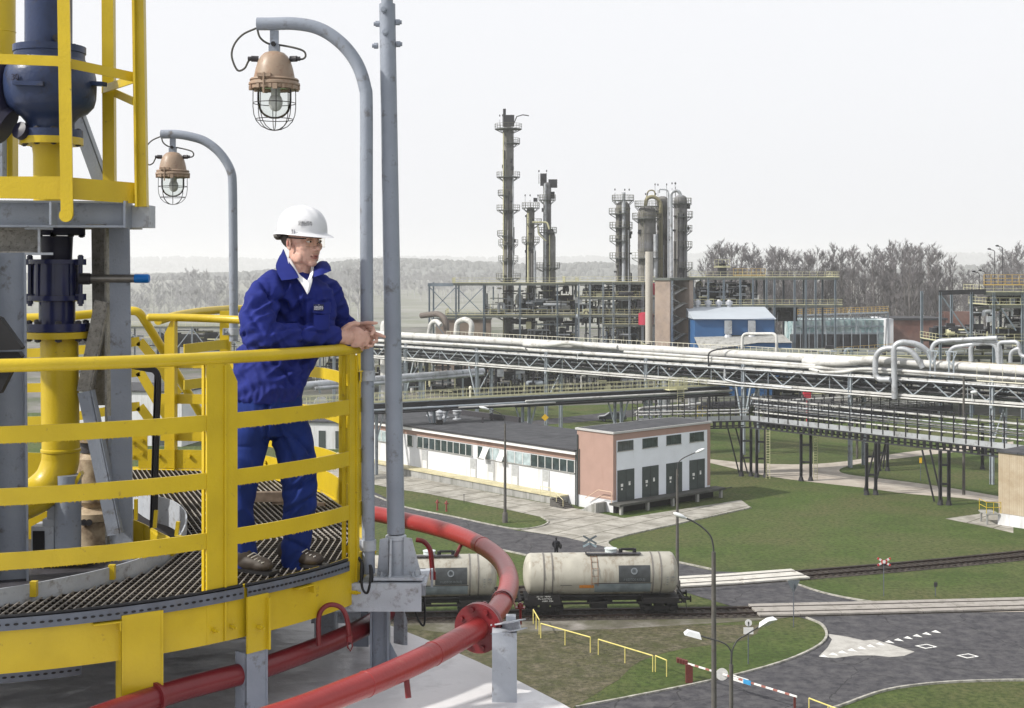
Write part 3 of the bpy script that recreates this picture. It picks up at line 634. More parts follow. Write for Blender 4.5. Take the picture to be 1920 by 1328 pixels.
# grey round support and blocks
gs = thing('pipe_support', 'round grey support column under the yellow elbow on stepped grey blocks', 'pipe support', P(126, 1045, 7.9))
m = MB(); m.cyl(P(128, 890, 7.95), P(127, 1042, 7.95), px(24, 7.95), seg=24); m.build('round_column', GRY, gs, 60)
m = MB(); m.box(P(83, 1014, 7.95)+V(0, .05, 0), (px(42, 8), .16, px(56, 8))); m.box(P(94, 980, 7.95)+V(0, .05, 0), (px(24, 8), .14, px(14, 8))); m.box(P(98, 962, 7.95)+V(0, .05, 0), (px(17, 8), .12, px(28, 8))); m.build('block', GRL, gs, 0)
m = MB(); m.box(P(76, 1016, 7.95)+V(0, -.032, 0), (px(22, 8), .004, px(44, 8))); m.build('opening', BLK, gs, 0)
m = MB(); m.box(P(125, 1040, 7.9), (px(110, 8), .3, .02)); m.build('base_plate', GRL, gs, 0)
# cream pump casing
pc = thing('pump_casing', 'rust-streaked cream pump casing behind the lower diagonal brace', 'pump', P(180, 1050, 8.5))
stack('casing', BEIGE, 8.5, 178, [(812, 30), (818, 38), (826, 38), (830, 22), (848, 24), (858, 33), (900, 34), (938, 33), (950, 20), (958, 44), (972, 44), (974, 40), (1060, 42)], pc, 28)
m = MB(); m.lathe(P(178, 838, 8.5), [(px(27, 8.5), -.03), (px(29, 8.5), 0), (px(27, 8.5), .03)], 24); m.build('gland', DRK, pc)
m = MB()
for qx in (157, 167): m.cyl(P(qx, 980, 8.37), P(qx, 980, 8.33), .02, seg=14)
m.build('port', DRK, pc)
# yellow things behind the left equipment
ys = thing('yellow_toe_panel', 'yellow bolted plates around the pump opening behind the grey column', 'guard plate', P(250, 1030, 9.2))
m = MB(); m.extr([P(244, 816, 9.6), P(276, 818, 9.6), P(276, 865, 9.6), P(244, 862, 9.6)], V(0, .01, 0)); m.build('panel', YEL, ys, 0)
for qx, qy in ((249, 829), (266, 826), (249, 856), (266, 851)):
    m = MB(); m.cyl(P(qx, qy, 9.6), P(qx, qy, 9.57), .012, seg=6); m.build('bolt', YEL, ys)
m = MB(); m.extr([P(246, 973, 8.1), P(268, 982, 8.1), P(268, 1032, 8.1), P(246, 1028, 8.1)], V(0, .01, 0)); m.build('panel', YEL, ys, 0)
m = MB(); m.extr([P(268, 982, 8.1), P(318, 1008, 7.6), P(310, 1024, 7.6), P(268, 1032, 8.1)], V(0, .01, 0)); m.build('panel', YEL, ys, 0)
m = MB(); m.extr([P(38, 849, 9.75), P(96, 850, 9.75), P(92, 935, 9.75), P(38, 935, 9.75)], V(0, .01, 0)); m.build('panel', YEL, ys, 0)
m = MB(); m.extr([P(50, 950, 8.6), P(90, 960, 8.6), P(88, 1034, 8.6), P(50, 1034, 8.6)], V(0, .01, 0)); m.build('panel', YEL, ys, 0)
m = MB(); m.beam(P(255, 936, 8.3), P(255, 975, 8.3), .02, .02); m.beam(P(293, 957, 7.75), P(290, 990, 7.75), .02, .02); m.beam(P(334, 978, 7.45), P(331, 1005, 7.45), .02, .02); m.build('strap', YEL, ys, 0)
# cable riser
cr = thing('cable_riser', 'black cable bundle in a slotted riser between the grey column and the railing', 'cable riser', P(290, 985, 7.8))
m = MB(); m.ibeam(P(296, 705, 7.8), P(287, 990, 7.8), .045, .03, .004, (1, 0, 0)); m.build('channel', DRK, cr, 0)
for k in range(4):
    m = MB(); m.tube(arc([P(215, 672+k*2, 7.9), P(245, 688-k, 7.85), P(272, 694-k*3, 7.8), P(290+k*2, 700-k, 7.78), P(296+k*1.2, 730, 7.77), P(293+k*1.2, 800, 7.77), P(287+k*2, 985, 7.77)], 5), .0085, 8); m.build('cable', BLK, cr, 60)
# black motor housing at the left edge
bh = thing('motor_housing', 'black angular motor housing cut by the left frame edge', 'motor', P(0, 730, 7.0))
m = MB(); m.extr([P(-90, 560, 6.9), P(0, 596, 6.9), P(41, 652, 6.9), P(38, 656, 6.9), P(-90, 660, 6.9)], V(0, .05, 0)); m.build('upper_cover', BLK, bh, 20)
m = MB(); m.extr([P(-90, 662, 6.95), P(34, 660, 6.95), P(40, 668, 6.95), P(22, 695, 6.95), P(0, 738, 6.95), P(-90, 745, 6.95)], V(0, .05, 0)); m.build('lower_cover', BLK, bh, 20)
# far stair guardrail
sg = thing('stair_guardrail', 'yellow tubular guardrail of the stair landing behind the pipes at the left', 'railing', P(150, 860, 11))
m = MB(); m.tube(rnd([P(-60, 600, 11), P(120, 594, 11), P(235, 583, 11.3), P(260, 583, 11.3), P(305, 655, 11.5), P(390, 800, 12)], .06), .036, 12); m.build('top_rail', YEL, sg, 60)
for ln in ([(-60, 668), (80, 661), (170, 655), (240, 643), (262, 640), (285, 668), (335, 740)], [(-60, 729), (80, 727), (175, 712), (243, 700), (262, 697), (290, 745), (325, 800)], [(-60, 794), (80, 789), (175, 776), (240, 764), (262, 762), (290, 800)]):
    m = MB()
    for a, b in zip(ln, ln[1:]): m.beam(P(*a, 11.3), P(*b, 11.3), .01, .075)
    m.build('mid_rail', YEL, sg, 0)
for qx, y0, y1 in ((-20, 600, 880), (238, 585, 850)):
    m = MB(); m.beam(P(qx, y0, 11.3), P(qx, y1, 11.3), .05, .05, (0, 1, 0)); m.build('post', YEL, sg, 0)
sg2 = thing('stair_guardrail', 'second yellow guardrail rising behind the far end of the walkway railing', 'railing', P(430, 720, 11))
m = MB(); m.tube(arc([P(296, 602, 10.7), P(330, 592, 11), P(380, 584, 11.5), P(430, 580, 12), P(470, 579, 12.3)], 4), .034, 12); m.build('top_rail', YEL, sg2, 60)
m = MB(); m.beam(P(345, 655, 11), P(428, 645, 11.6), .01, .08); m.beam(P(345, 722, 11), P(428, 712, 11.6), .01, .08); m.build('mid_rail', YEL, sg2, 0)
m = MB(); m.beam(P(423, 583, 11.6), P(423, 860, 11.6), .09, .05, (0, 1, 0)); m.build('post', YEL, sg2, 0)
# wooden mallet lying on the grating
m = MB(); WOOD = mat('dusty_wood', (.33, .25, .19), .8, var=.3, scale=20)
def DK(x, y, h=0): Y = (1.53-h)*F/(y-500.); return Vector(((x-960)/F*Y, Y, ZD+h))
m.box(DK(505, 940, .03)+Z*.03, (.20, .06, .06), .1); m.box(DK(560, 950, .0)+Z*.02, (.35, .02, .02), -.2)
tag(m.build('wooden_wedge', WOOD), 'worn wooden block lying on the grating behind the worker\'s legs', 'wood block')
# ================= THE WORKER =================
SKIN = mat('skin', (.54, .33, .265), .5, var=.07, scale=40, bump=.1, bscale=200, dirt=(.45, .22, .18), damt=.15, dscale=30)
SKIN.node_tree.nodes['Principled BSDF'].inputs['Subsurface Weight'].default_value = .12
SKIN.node_tree.nodes['Principled BSDF'].inputs['Subsurface Radius'].default_value = (.012, .005, .003)
JKT = mat('cobalt_work_cotton', (.013, .021, .155), .82, var=.12, scale=12, bump=.35, bscale=260, spec=.2)
TRS = mat('blue_work_cotton', (.008, .022, .135), .85, var=.15, scale=10, bump=.35, bscale=260, spec=.2)
WSH = mat('white_shirt_cotton', (.75, .75, .78), .8, var=.04)
HELM = mat('white_helmet_plastic', (.55, .56, .59), .35, var=.03, coat=.2)
HAIR = mat('dark_grey_hair', (.06, .05, .045), .8, var=.3, scale=120, bump=.6, bscale=300)
wkr = thing('person', 'worker in cobalt blue workwear, white helmet and clear glasses leaning on the yellow railing', 'person', P(505, 1085, 6.85))
def M3(px_, py_, Y): return P(px_, py_, Y)
hc = P(568, 452, 7.02); hsf = 1.09
yaw = R(50)
f = V(math.sin(yaw), -math.cos(yaw), -.06).normalized(); s_ = V(math.cos(yaw), math.sin(yaw), 0).normalized(); s_ = -s_   # s_: towards camera-left ear side
s_ = V(-math.cos(yaw), -math.sin(yaw), 0); u_ = f.cross(s_).normalized()
if u_.z < 0: u_ = -u_
u_ = (u_+s_*.03).normalized()
HM = Matrix((( f.x, s_.x, u_.x), (f.y, s_.y, u_.y), (f.z, s_.z, u_.z)))
def H(a, b, c): return hc+HM @ Vector((a, b, c))*hsf
def he(mb, c, r, n=16): mb.ell(H(*c), [q*hsf for q in r], HM, n, max(8, n*2//3))
m = MB()
he(m, (-.018, 0, .03), (.098, .077, .092), 24); he(m, (.03, 0, -.03), (.064, .062, .082), 20); he(m, (.028, 0, -.078), (.052, .050, .036)); he(m, (.066, 0, -.100), (.022, .025, .019))
for q in (-1, 1):
    he(m, (.055, q*.037, -.022), (.030, .026, .026)); he(m, (.07, q*.03, .020), (.020, .026, .010)); he(m, (.018, q*.052, -.075), (.035, .014, .03))
    he(m, (.098, q*.013, -.036), (.011, .009, .008)); he(m, (-.008, q*.080, -.012), (.017, .008, .031)); he(m, (-.002, q*.079, -.034), (.009, .007, .013)); he(m, (.062, q*.022, -.062), (.02, .014, .022))
he(m, (.078, 0, .022), (.016, .04, .012)); he(m, (.09, 0, -.005), (.012, .0085, .034)); he(m, (.104, 0, -.030), (.016, .012, .012)); he(m, (.079, 0, -.052), (.013, .026, .014))
he(m, (.0875, 0, -.0655), (.009, .024, .0045)); he(m, (.084, 0, -.076), (.009, .020, .006))
# neck and inner trunk
nb = P(553, 535, 7.02)
m.tube([H(-.015, 0, -.03), H(-.015, 0, -.10), nb+V(0, 0, .03), nb+V(-.01, 0, -.05)], [.058, .062, .068, .10], 16)
m.tube([P(545, 545, 7.03), P(546, 600, 7.06), P(522, 680, 7.03), P(505, 745, 6.98)], [.08, .07, .07, .08], 16)
def limb(mb, pts, seg=14, k=1.0):
    c = [P(x, y, Y) for x, y, Y, r in pts]; rr_ = [px(r, Y)*k for x, y, Y, r in pts]; mb.tube(c, rr_, seg)
    for p, q in zip(c, rr_): mb.ell(p, (q, q, q), None, 12, 8)
limb(m, [(512,560,6.95,16),(484,600,6.80,14),(492,634,6.72,13),(560,630,6.85,12),(630,629,7.04,15)]); limb(m, [(604,550,7.16,16),(630,590,7.26,13),(660,613,7.2,12)])
limb(m, [(485,750,6.92,24),(462,860,6.88,15),(454,960,6.88,12),(460,1050,6.88,12)]); limb(m, [(530,750,7.0,24),(556,870,6.98,17),(560,960,6.98,13),(553,1040,6.98,12)])
# near hand: wrist, back of the hand, thumb
def chain(mb, pts, seg=10): limb(mb, [(x, y, Y, r*(.88 if r < 8 else 1)) for x, y, Y, r in pts], seg)
chain(m, [(628,631,7.03,16),(640,631,7.05,15.5),(650,632,7.06,16)])
m.ell(P(664, 632, 7.075), (px(25, 7), .022, px(20, 7)), Matrix.Rotation(R(12), 3, 'Y'), 20, 12)
m.ell(P(680, 636, 7.09), (px(15, 7), .022, px(15, 7)), Matrix.Rotation(R(25), 3, 'Y'), 16, 10)
chain(m, [(645,618,7.04,7),(656,609,7.03,5.6),(665,606,7.03,5),(672,607,7.035,4.2)])           # thumb on top
for a in ([(686,624,7.09,5.2),(695,628,7.115,4.8),(699,634,7.15,4.4),(694,638,7.18,4)], [(684,633,7.09,5.2),(693,637,7.115,4.8),(698,643,7.15,4.4),(692,646,7.18,4)],
          [(680,641,7.085,5),(688,646,7.11,4.6),(690,651,7.14,4.2),(684,652,7.17,3.8)], [(672,646,7.08,4.6),(679,651,7.10,4.2),(679,655,7.13,3.8)]): chain(m, a, 8)
# far hand behind, fingers through and beyond
chain(m, [(655,611,7.21,12),(668,614,7.18,11)]); m.ell(P(680, 618, 7.16), (px(18, 7.1), .02, px(13, 7.1)), Matrix.Rotation(R(20), 3, 'Y'), 16, 10)
for a in ([(676,608,7.15,5.2),(690,605.5,7.12,4.6),(699,606,7.10,3.9),(706,606,7.09,3.2)], [(690,612,7.14,4.8),(699,615,7.11,4.6),(701,621,7.085,4.3),(697.5,627,7.07,3.8)],
          [(696,622,7.14,4.6),(705,626,7.12,4.5),(714,629,7.11,3.9),(721,632,7.10,3.2)], [(697,631,7.14,4.6),(706,634,7.12,4.3),(706,640,7.10,4),(701,642,7.085,3.6)],
          [(690,640,7.13,4.4),(699,645,7.11,4.1),(697,649,7.09,3.7),(691,649,7.08,3.4)]): chain(m, a, 8)
def skinfn(v, n): return v+n*(noise.noise(v*60)*.0008)
b = bake_union(m, .0030, 1, skinfn); b.build('body', SKIN, wkr, 0).data.shade_smooth()
# face details
EYEW = mat('eye_white', (.6, .58, .56), .2, var=.02); IRIS = mat('iris', (.06, .05, .04), .2)
LIPM = mat('lip', (.34, .13, .11), .5); BROWM = mat('eyebrow_hair', (.10, .065, .045), .8)
for q in (-1, 1):
    m = MB(); he(m, (.079, q*.031, .001), (.010, .014, .0062)); e = m.build('eye', EYEW, wkr, 60); m = MB(); he(m, (.0875, q*.031, .001), (.003, .0055, .0055)); m.build('iris', IRIS, e, 60)
    m = MB(); m.tube([H(.088, q*.015, .018), H(.092, q*.028, .023), H(.082, q*.045, .020)], [.003, .0042, .002], 8); m.build('eyebrow', BROWM, wkr, 60)
    m = MB(); m.tube([H(.088, q*.018, .004), H(.0905, q*.03, .0085), H(.082, q*.045, .003)], .0022, 6); m.build('eyelid', SKIN, wkr, 60)
m = MB(); m.tube([H(.083, -.026, -.0705), H(.0975, 0, -.0695), H(.083, .026, -.0705)], [.0012, .0022, .0012], 8); m.build('mouth_line', mat('mouth_shadow', (.12, .03, .03), .7), wkr, 60)
m = MB(); m.tube(arc([H(.084, -.022, -.066), H(.096, -.008, -.0635), H(.0975, 0, -.065), H(.096, .008, -.0635), H(.084, .022, -.066)], 3), .0034, 8); m.tube([H(.084, -.02, -.0755), H(.0955, 0, -.0765), H(.084, .02, -.0755)], [.002, .0045, .002], 8); m.build('lips', LIPM, wkr, 60)
# stubble moustache shade = short hair mesh
m = MB(); m2 = MB()
rnd_ = random.Random(3)
for i in range(220):
    a = rnd_.uniform(-1, 1); zz = rnd_.choice([rnd_.uniform(-.062, -.05), rnd_.uniform(-.115, -.082)]); y_ = a*(.03 if zz > -.07 else .045)
    p = H(.094-abs(a)**2*.02-(0 if zz > -.07 else (abs(zz+.09)*.5)), y_, zz); m.add([p, p+HM @ Vector((.002, .0005, -.003)), p+HM @ Vector((.0005, .001, 0))], [(0, 1, 2)])
m.build('stubble', HAIR, wkr, 0, kind='stuff')
m = MB(); he(m, (-.034, 0, .012), (.088, .0805, .062), 24); he(m, (-.01, 0, .05), (.1, .0815, .05), 24); m.build('hair', HAIR, wkr, 60)
# ear concha
m = MB(); he(m, (-.006, .089, -.012), (.007, .003, .015)); m.build('ear_hollow', LIPM, wkr, 60)
# helmet shell
hm = MB(); NU, NV = 48, 14; vs = []; rim = []
for j in range(NV+1):
    t = j/NV
    for i in range(NU):
        a = 2*math.pi*i/NU; ca, sa = math.cos(a), math.sin(a)
        prof = (1-t**2.6)**(1/2.3); rx = (.136 if ca > 0 else .132)*prof; ry = .106*prof
        zz = .042+.122*t; 
        if ca < -.2: zz = .042+.122*t-(1-t)**3*.012
        x_, y_ = -.008+rx*ca, ry*sa
        if j == NV: x_, y_ = -.008, 0
        ridge = .006*math.exp(-(y_/.012)**2)*(1 if x_ > -.09 else .3)+.004*math.exp(-((abs(y_)-.04)/.008)**2)*t
        vs.append((x_, y_, zz+ridge*(t > .25)))
brim = []
for lv, (ex, dz) in enumerate([(.004, -.004), (.014, -.008), (.016, -.012)]):
    for i in range(NU):
        a = 2*math.pi*i/NU; ca, sa = math.cos(a), math.sin(a)
        fr = max(0, ca)**1.6; bk = max(0, -ca)**2
        x_ = -.008+((.136 if ca > 0 else .132)+ex+fr*.040*(lv/2)+bk*.014*(lv/2))*ca; y_ = (.106+ex*.8)*sa
        brim.append((x_, y_, .042+dz-fr*.008*(lv/2)-bk*.016*(lv/2)-(.012*(1-t)**3 if ca < -.2 else 0)))
allv = [H(*p) for p in brim[2*NU:]+brim[NU:2*NU]+brim[:NU]+vs]
n0 = len(allv); fs = []
rows = 3+NV+1
for j in range(rows-1):
    for i in range(NU):
        k = (i+1) % NU; fs.append((j*NU+i, j*NU+k, (j+1)*NU+k, (j+1)*NU+i))
hm.add(allv, fs)
inner = [H(p[0]*.93, p[1]*.93, p[2]-.004) for p in vs[:NU*(NV-2)]]
hm.add([allv[i] for i in range(NU)]+inner[:NU], [(i, (i+1) % NU, NU+(i+1) % NU, NU+i) for i in range(NU)])
sh = hm.build('helmet', HELM, wkr, 50)
m = MB(); m.box(H(.045, .107, .045), (.004, .006, .022), 0, HM); m.box(H(.055, .104, .045), (.003, .006, .020), 0, HM); m.build('slot', mat('helmet_slot', (.30, .30, .33), .6), sh, 0)
m = MB()
for k in range(4): m.box(H(-.055+k*.012, .020, .156-.004*(2-k)), (.008, .012, .004), 0, HM)
m.build('vent', BLK, sh, 0)
m = MB(); m.tube([H(-.128, -.04, .022), H(-.138, 0, .008), H(-.128, .05, .008), H(-.10, .083, .016), H(-.06, .098, .022)], .011, 8); m.tube([H(-.10, .083, .02), H(-.095, .083, .005)], .007, 6); m.build('suspension_band', mat('helmet_harness', (.09, .085, .08), .6), sh, 60)
# logo lettering on helmet and pocket
TXD = mat('print_black', (.015, .015, .02), .5)
def helm_pt(a, t):
    prof = (1-t**2.6)**(1/2.3); return H(-.008+.136*prof*math.cos(a), .106*prof*math.sin(a), .042+.122*t)
ac, tc = R(41), .36
e = .01; c = helm_pt(ac, tc); dx = (helm_pt(ac-e, tc)-c).normalized(); dz = (helm_pt(ac, tc+e)-c).normalized(); nn = dx.cross(dz).normalized()
if nn.dot(c-hc) < 0: nn = -nn
lg = MB()
for i, w in enumerate(('GRUPA', 'AZOTY')):
    q = text(w, .0175, frame4(c+nn*.0025+dz*(.004-.0125*i), dx, nn), None, None, None, .0006, sxy=(1.25, .95)); lg.v, lg.f = (lg.v+q.v, lg.f+[tuple(k+len(lg.v) for k in f_) for f_ in q.f])
lg.extr([c+nn*.0028+dz*.018+dx*-.004, c+nn*.0028+dz*.0165+dx*.004, c+nn*.0028+dz*.0125+dx*-.001, c+nn*.0028+dz*.0155+dx*.001], nn*.0005)
lg.build('logo', TXD, sh, 0)
# safety glasses
LENS = glass('amber_lens', (.99, .97, .93), .03); CLR = glass('clear_lens', (.93, .93, .9), .03)
def wrap(a, z, off=0): return H(.052+(.062+off)*math.cos(a)*.93, (.078+off)*math.sin(a), z)
m = MB(); aa = [R(-50+k*100/24) for k in range(25)]; m.strip([wrap(a, -.024+.010*math.exp(-(a/.22)**2)) for a in aa], [wrap(a, .020) for a in aa], None); gl = m.build('glasses', LENS, wkr, 60)
m = MB(); m.tube([wrap(a, .0205) for a in aa], .0016, 6); m.tube([wrap(a, -.024+.010*math.exp(-(a/.22)**2)) for a in aa], .0008, 6); m.build('lens_rim', BLK, gl, 60)
for q in (1,):
    m = MB(); m.tube([wrap(q*R(50), .014), H(.04, q*.084, .014), H(-.02, q*.083, .014)], .0035, 8); m.build('temple_arm', BLK, gl, 60)
m = MB(); m.tube([H(.109, -.010, -.010), H(.112, 0, .000), H(.109, .010, -.010)], .0018, 6); m.build('nose_bridge', BLK, gl, 60)
# jacket
def section_loft(mb, secs, seg=24):
    n = len(secs); vs = []
    for (x, y, Y, hw, d) in secs:
        c = P(x, y, Y); w = px(hw, Y)
        for k in range(seg):
            a = 2*math.pi*k/seg; vs.append(c+V(math.cos(a)*w, math.sin(a)*d, 0))
    fs = [(i*seg+k, i*seg+(k+1) % seg, (i+1)*seg+(k+1) % seg, (i+1)*seg+k) for i in range(n-1) for k in range(seg)]
    fs.append(tuple(range(seg))); fs.append(tuple((n-1)*seg+k for k in range(seg-1, -1, -1))); mb.add(vs, fs)
m = MB()
section_loft(m, [(553,512,7.03,26,.07),(553,520,7.02,40,.09),(551,530,7.01,58,.11),(548,542,7.0,74,.125),(546,560,6.99,84,.14),(550,590,7.01,82,.135),(546,630,7.02,78,.13),(522,662,7.0,82,.14),(509,700,6.97,73,.15),(504,728,6.95,66,.15),(503,742,6.95,64,.145),(503,752,6.95,62,.14)], 28)
limb(m, [(512,532,6.93,26),(500,552,6.86,34),(484,588,6.77,36),(480,620,6.70,34),(490,638,6.68,30),(522,634,6.74,28),(560,629,6.83,25),(600,629,6.94,22),(622,630,7.01,20)], 20)
m.tube([P(600, 629, 7.0), P(634, 631, 7.055)], [px(21, 7), px(19.5, 7)], 20)
m.ell(P(466, 598, 6.76), (px(19, 6.8), .06, px(40, 6.8)), None, 14, 10)
limb(m, [(590,532,7.08,25),(611,552,7.14,32),(628,585,7.2,27),(642,605,7.24,19),(655,611,7.22,15)], 18)
m.ell(P(640, 613, 7.2), (px(24, 7.2), .04, px(13, 7.2)), Matrix.Rotation(R(8), 3, 'Y'), 14, 10)
m.extr([P(600,645,6.98), P(640,642,7.03), P(660,648,7.05), P(650,655,7.05), P(600,655,7.0)], V(0, .09, 0))   # hanging cuff underside
HZ = HC
def folds(v, n):
    x = v.x/v.y*F+960; y = (HC-v.z)/v.y*F+500
    d = 0.
    # long tension folds running diagonally across the trunk and sleeves
    q = Vector((x*.013+y*.020, (y-x*.6)*.0055, v.y*2)); d += (abs(noise.noise(q*2.2))-.22)*-.052
    q = Vector((x*.03-y*.018, (y+x)*.006, v.y*3+5)); d += (abs(noise.noise(q*1.7))-.2)*-.018
    d += noise.noise(v*22)*.003
    if y > 716: d += math.sin(x*.55+noise.noise(v*9)*4)*.0028*min(1, (y-716)/14)      # gathered waistband
    if 612 < x and 610 < y < 655: d *= .4
    cr_ = 0
    # sharp creases at elbow and armpit
    for (ax, ay, bx, by, w, dp) in ((482,524,535,570,2.5,.008),(484,526,552,590,6,.022),(550,590,575,608,4,.014),(548,606,515,628,4,.013),(578,619,615,625,3,.010),(437,660,462,612,5,.012),(465,582,498,632,5,.012),(555,530,562,600,7,.016),(545,640,600,650,5,.012),(530,690,560,730,4,.010),(590,655,575,720,3,.008),(572,546,566,660,2.2,.010),(566,660,570,738,2.2,.010),(500,560,560,640,5,.008),(520,545,548,600,5,.012),(508,532,520,600,4,.010),(560,610,600,606,4,.010),(470,650,530,665,5,.014),(480,668,560,700,5,.012),(596,560,602,610,5,.014),(560,560,572,640,4,.010),(590,600,640,600,4,.008),(572,545,570,735,2.5,.008),(520,590,500,640,4,.010)):
        L2 = (bx-ax)**2+(by-ay)**2; t = max(0, min(1, ((x-ax)*(bx-ax)+(y-ay)*(by-ay))/L2)); dd = math.hypot(x-ax-t*(bx-ax), y-ay-t*(by-ay)); cr_ -= 1.7*dp*math.exp(-(dd/w)**2)*math.sin(math.pi*min(1, max(.1, t*.9+.08)))
    return v+n*(d+cr_)*(.25+.75*max(0., -n.y)**.6)
b = bake_union(m, .0065, 5, folds); jk = b.build('jacket', JKT, wkr, 0); jk.data.shade_smooth()
# collar flaps, shirt, placket, pocket
def flap(name, pts, th, mt, parent, sub=True):
    m = MB(); c = [P(*p) for p in pts]; n = (c[1]-c[0]).cross(c[2]-c[0]).normalized()
    if n.y > 0: n = -n
    m.extr(c, n*th); return m.build(name, mt, parent, 20)
def shell(name, rows_, th, mt, parent, sm=60):
    """rows of pixel points (x,y,Y) lofted to a sheet with thickness towards the camera"""
    m = MB(); n = len(rows_[0]); vs = []; R_ = [arc([P(*p) for p in r], 4) for r in rows_]; n = len(R_[0]); M_ = []
    cols = [arc([r[i] for r in R_], 4) for i in range(n)]; k = len(cols[0])
    top = [cols[i][j] for j in range(k) for i in range(n)]
    bt = [p+V(0, th, 0) for p in top]; fs = []
    for j in range(k-1):
        for i in range(n-1):
            a = j*n+i; fs.append((a, a+1, a+n+1, a+n)); b_ = a+k*n; fs.append((b_+n, b_+n+1, b_+1, b_))
    ed = [j*n for j in range(k)]+[(k-1)*n+i for i in range(1, n)]+[j*n+n-1 for j in range(k-2, -1, -1)]+[i for i in range(n-2, 0, -1)]
    for a, b_ in zip(ed, ed[1:]+ed[:1]): fs.append((a, b_, b_+k*n, a+k*n))
    m.add(top+bt, fs); return m.build(name, mt, parent, sm)
shell('shirt_collar', [[(538,482,6.965),(541,494,6.93),(550,512,6.89),(566,534,6.855),(576,552,6.845)],[(545,486,6.965),(551,498,6.935),(560,514,6.915),(572,524,6.88),(580,532,6.865)]], .02, WSH, wkr)
shell('shirt_front', [[(560,520,6.90),(572,526,6.875),(585,522,6.90)],[(566,534,6.875),(575,540,6.86),(584,530,6.885)],[(574,546,6.855),(577,550,6.85),(579,547,6.86)]], .02, WSH, wkr)
shell('shirt_collar', [[(586,499,7.0),(587,512,6.95),(582,526,6.90),(578,540,6.87)],[(581,512,7.0),(580,518,6.95),(577,524,6.90),(574,530,6.88)]], .02, WSH, wkr)
shell('jacket_collar', [[(531,467,7.02),(540,488,6.95),(555,510,6.885),(560,521,6.86)],[(527,476,7.0),(527,494,6.93),(533,512,6.87),(546,524,6.845)],[(524,480,6.99),(517,498,6.91),(521,513,6.865),(528,526,6.84)]], .014, JKT, wkr)
shell('jacket_collar', [[(588,500,7.02),(588,510,6.96),(588,520,6.92)],[(600,490,7.05),(604,502,6.97),(601,516,6.925)],[(612,490,7.08),(618,498,7.02),(621,508,6.97)]], .014, JKT, wkr)
pk = shell('chest_pocket', [[(587,568,6.84),(603,568,6.855),(619,567,6.895)],[(586,587,6.835),(603,588,6.85),(619,587,6.89)]], .02, JKT, wkr)
pk2 = shell('chest_pocket', [[(588,590,6.842),(603,591,6.857),(618,590,6.897)],[(588,618,6.84),(603,619,6.855),(617,617,6.895)]], .02, JKT, wkr)
m = MB(); c = P(597.5, 576, 6.835)
nn = V(.25, -1, 0).normalized(); dx = V(1, .25, 0).normalized(); dz = nn.cross(dx); dz = Z
lg = MB(); mm = MB(); mm.box(c-nn*.003-dz*.002, (.052, .005, .034), R(14)); mm.build('badge', mat('dark_badge', (.012,.015,.06), .7), wkr, 0); LGW = mat('print_white', (.8, .8, .82), .6)
for i, w in enumerate(('GRUPA', 'AZOTY')):
    q = text(w, .0125, frame4(c+dz*(.0-.0095*i), dx, nn), None, None, None, .0006, sxy=(1.1, .95)); lg.f += [tuple(k+len(lg.v) for k in f_) for f_ in q.f]; lg.v += q.v
lg.extr([c+dz*.013+dx*-.004, c+dz*.0115+dx*.004, c+dz*.0075+dx*-.001, c+dz*.0105+dx*.001], nn*.001)
lg.build('chest_logo', LGW, wkr, 0)
# trousers
m = MB()
section_loft(m, [(503,738,6.95,62,.135),(503,760,6.95,64,.145),(503,790,6.95,67,.15),(505,815,6.95,60,.13)], 24)
limb(m, [(478,780,6.92,34),(470,820,6.9,36),(463,860,6.88,33),(456,900,6.87,29),(451,950,6.87,25),(455,1000,6.87,23),(461,1045,6.87,22)], 20); m.tube([P(459,1030,6.87), P(462,1066,6.87)], [px(22, 6.87), px(23, 6.87)], 20)
limb(m, [(530,775,6.98,36),(546,815,6.98,39),(556,860,6.96,37),(562,905,6.95,34),(563,940,6.95,32),(558,985,6.96,29),(554,1030,6.97,27)], 20); m.tube([P(555,1020,6.97), P(553,1068,6.97)], [px(27, 6.97), px(26, 6.97)], 20)
def tfolds(v, n):
    x = v.x/v.y*F+960; y = (HC-v.z)/v.y*F+500; d = 0
    if x > 505: q = Vector((x*.02+y*.016, (y-x)*.004, v.y)); 
    else: q = Vector((x*.022-y*.012, (y+x)*.004, v.y+3))
    d -= (abs(noise.noise(q*2.0))-.22)*.036
    d += noise.noise(v*14)*.004
    for (ax, ay, bx, by, w, dp) in ((520,800,560,880,4,.012),(528,795,585,850,4,.010),(540,920,590,900,5,.012),(535,960,585,935,5,.010),(440,900,480,885,5,.010),(440,1010,480,990,4,.010),(530,1010,575,1030,5,.010),(437,838,480,838,2,.005),(500,760,500,830,3,.012)):
        L2 = (bx-ax)**2+(by-ay)**2; t = max(0, min(1, ((x-ax)*(bx-ax)+(y-ay)*(by-ay))/L2)); dd = math.hypot(x-ax-t*(bx-ax), y-ay-t*(by-ay)); d -= 1.7*dp*math.exp(-(dd/w)**2)
    return v+n*d*(.3+.7*max(0., -n.y)**.6)
b = bake_union(m, .0075, 4, tfolds); b.build('trousers', TRS, wkr, 0).data.shade_smooth()
SHOE = mat('brown_shoe_leather', (.035, .027, .022), .6, var=.3, scale=30); LACE = mat('shoe_lace', (.55, .53, .5), .8)
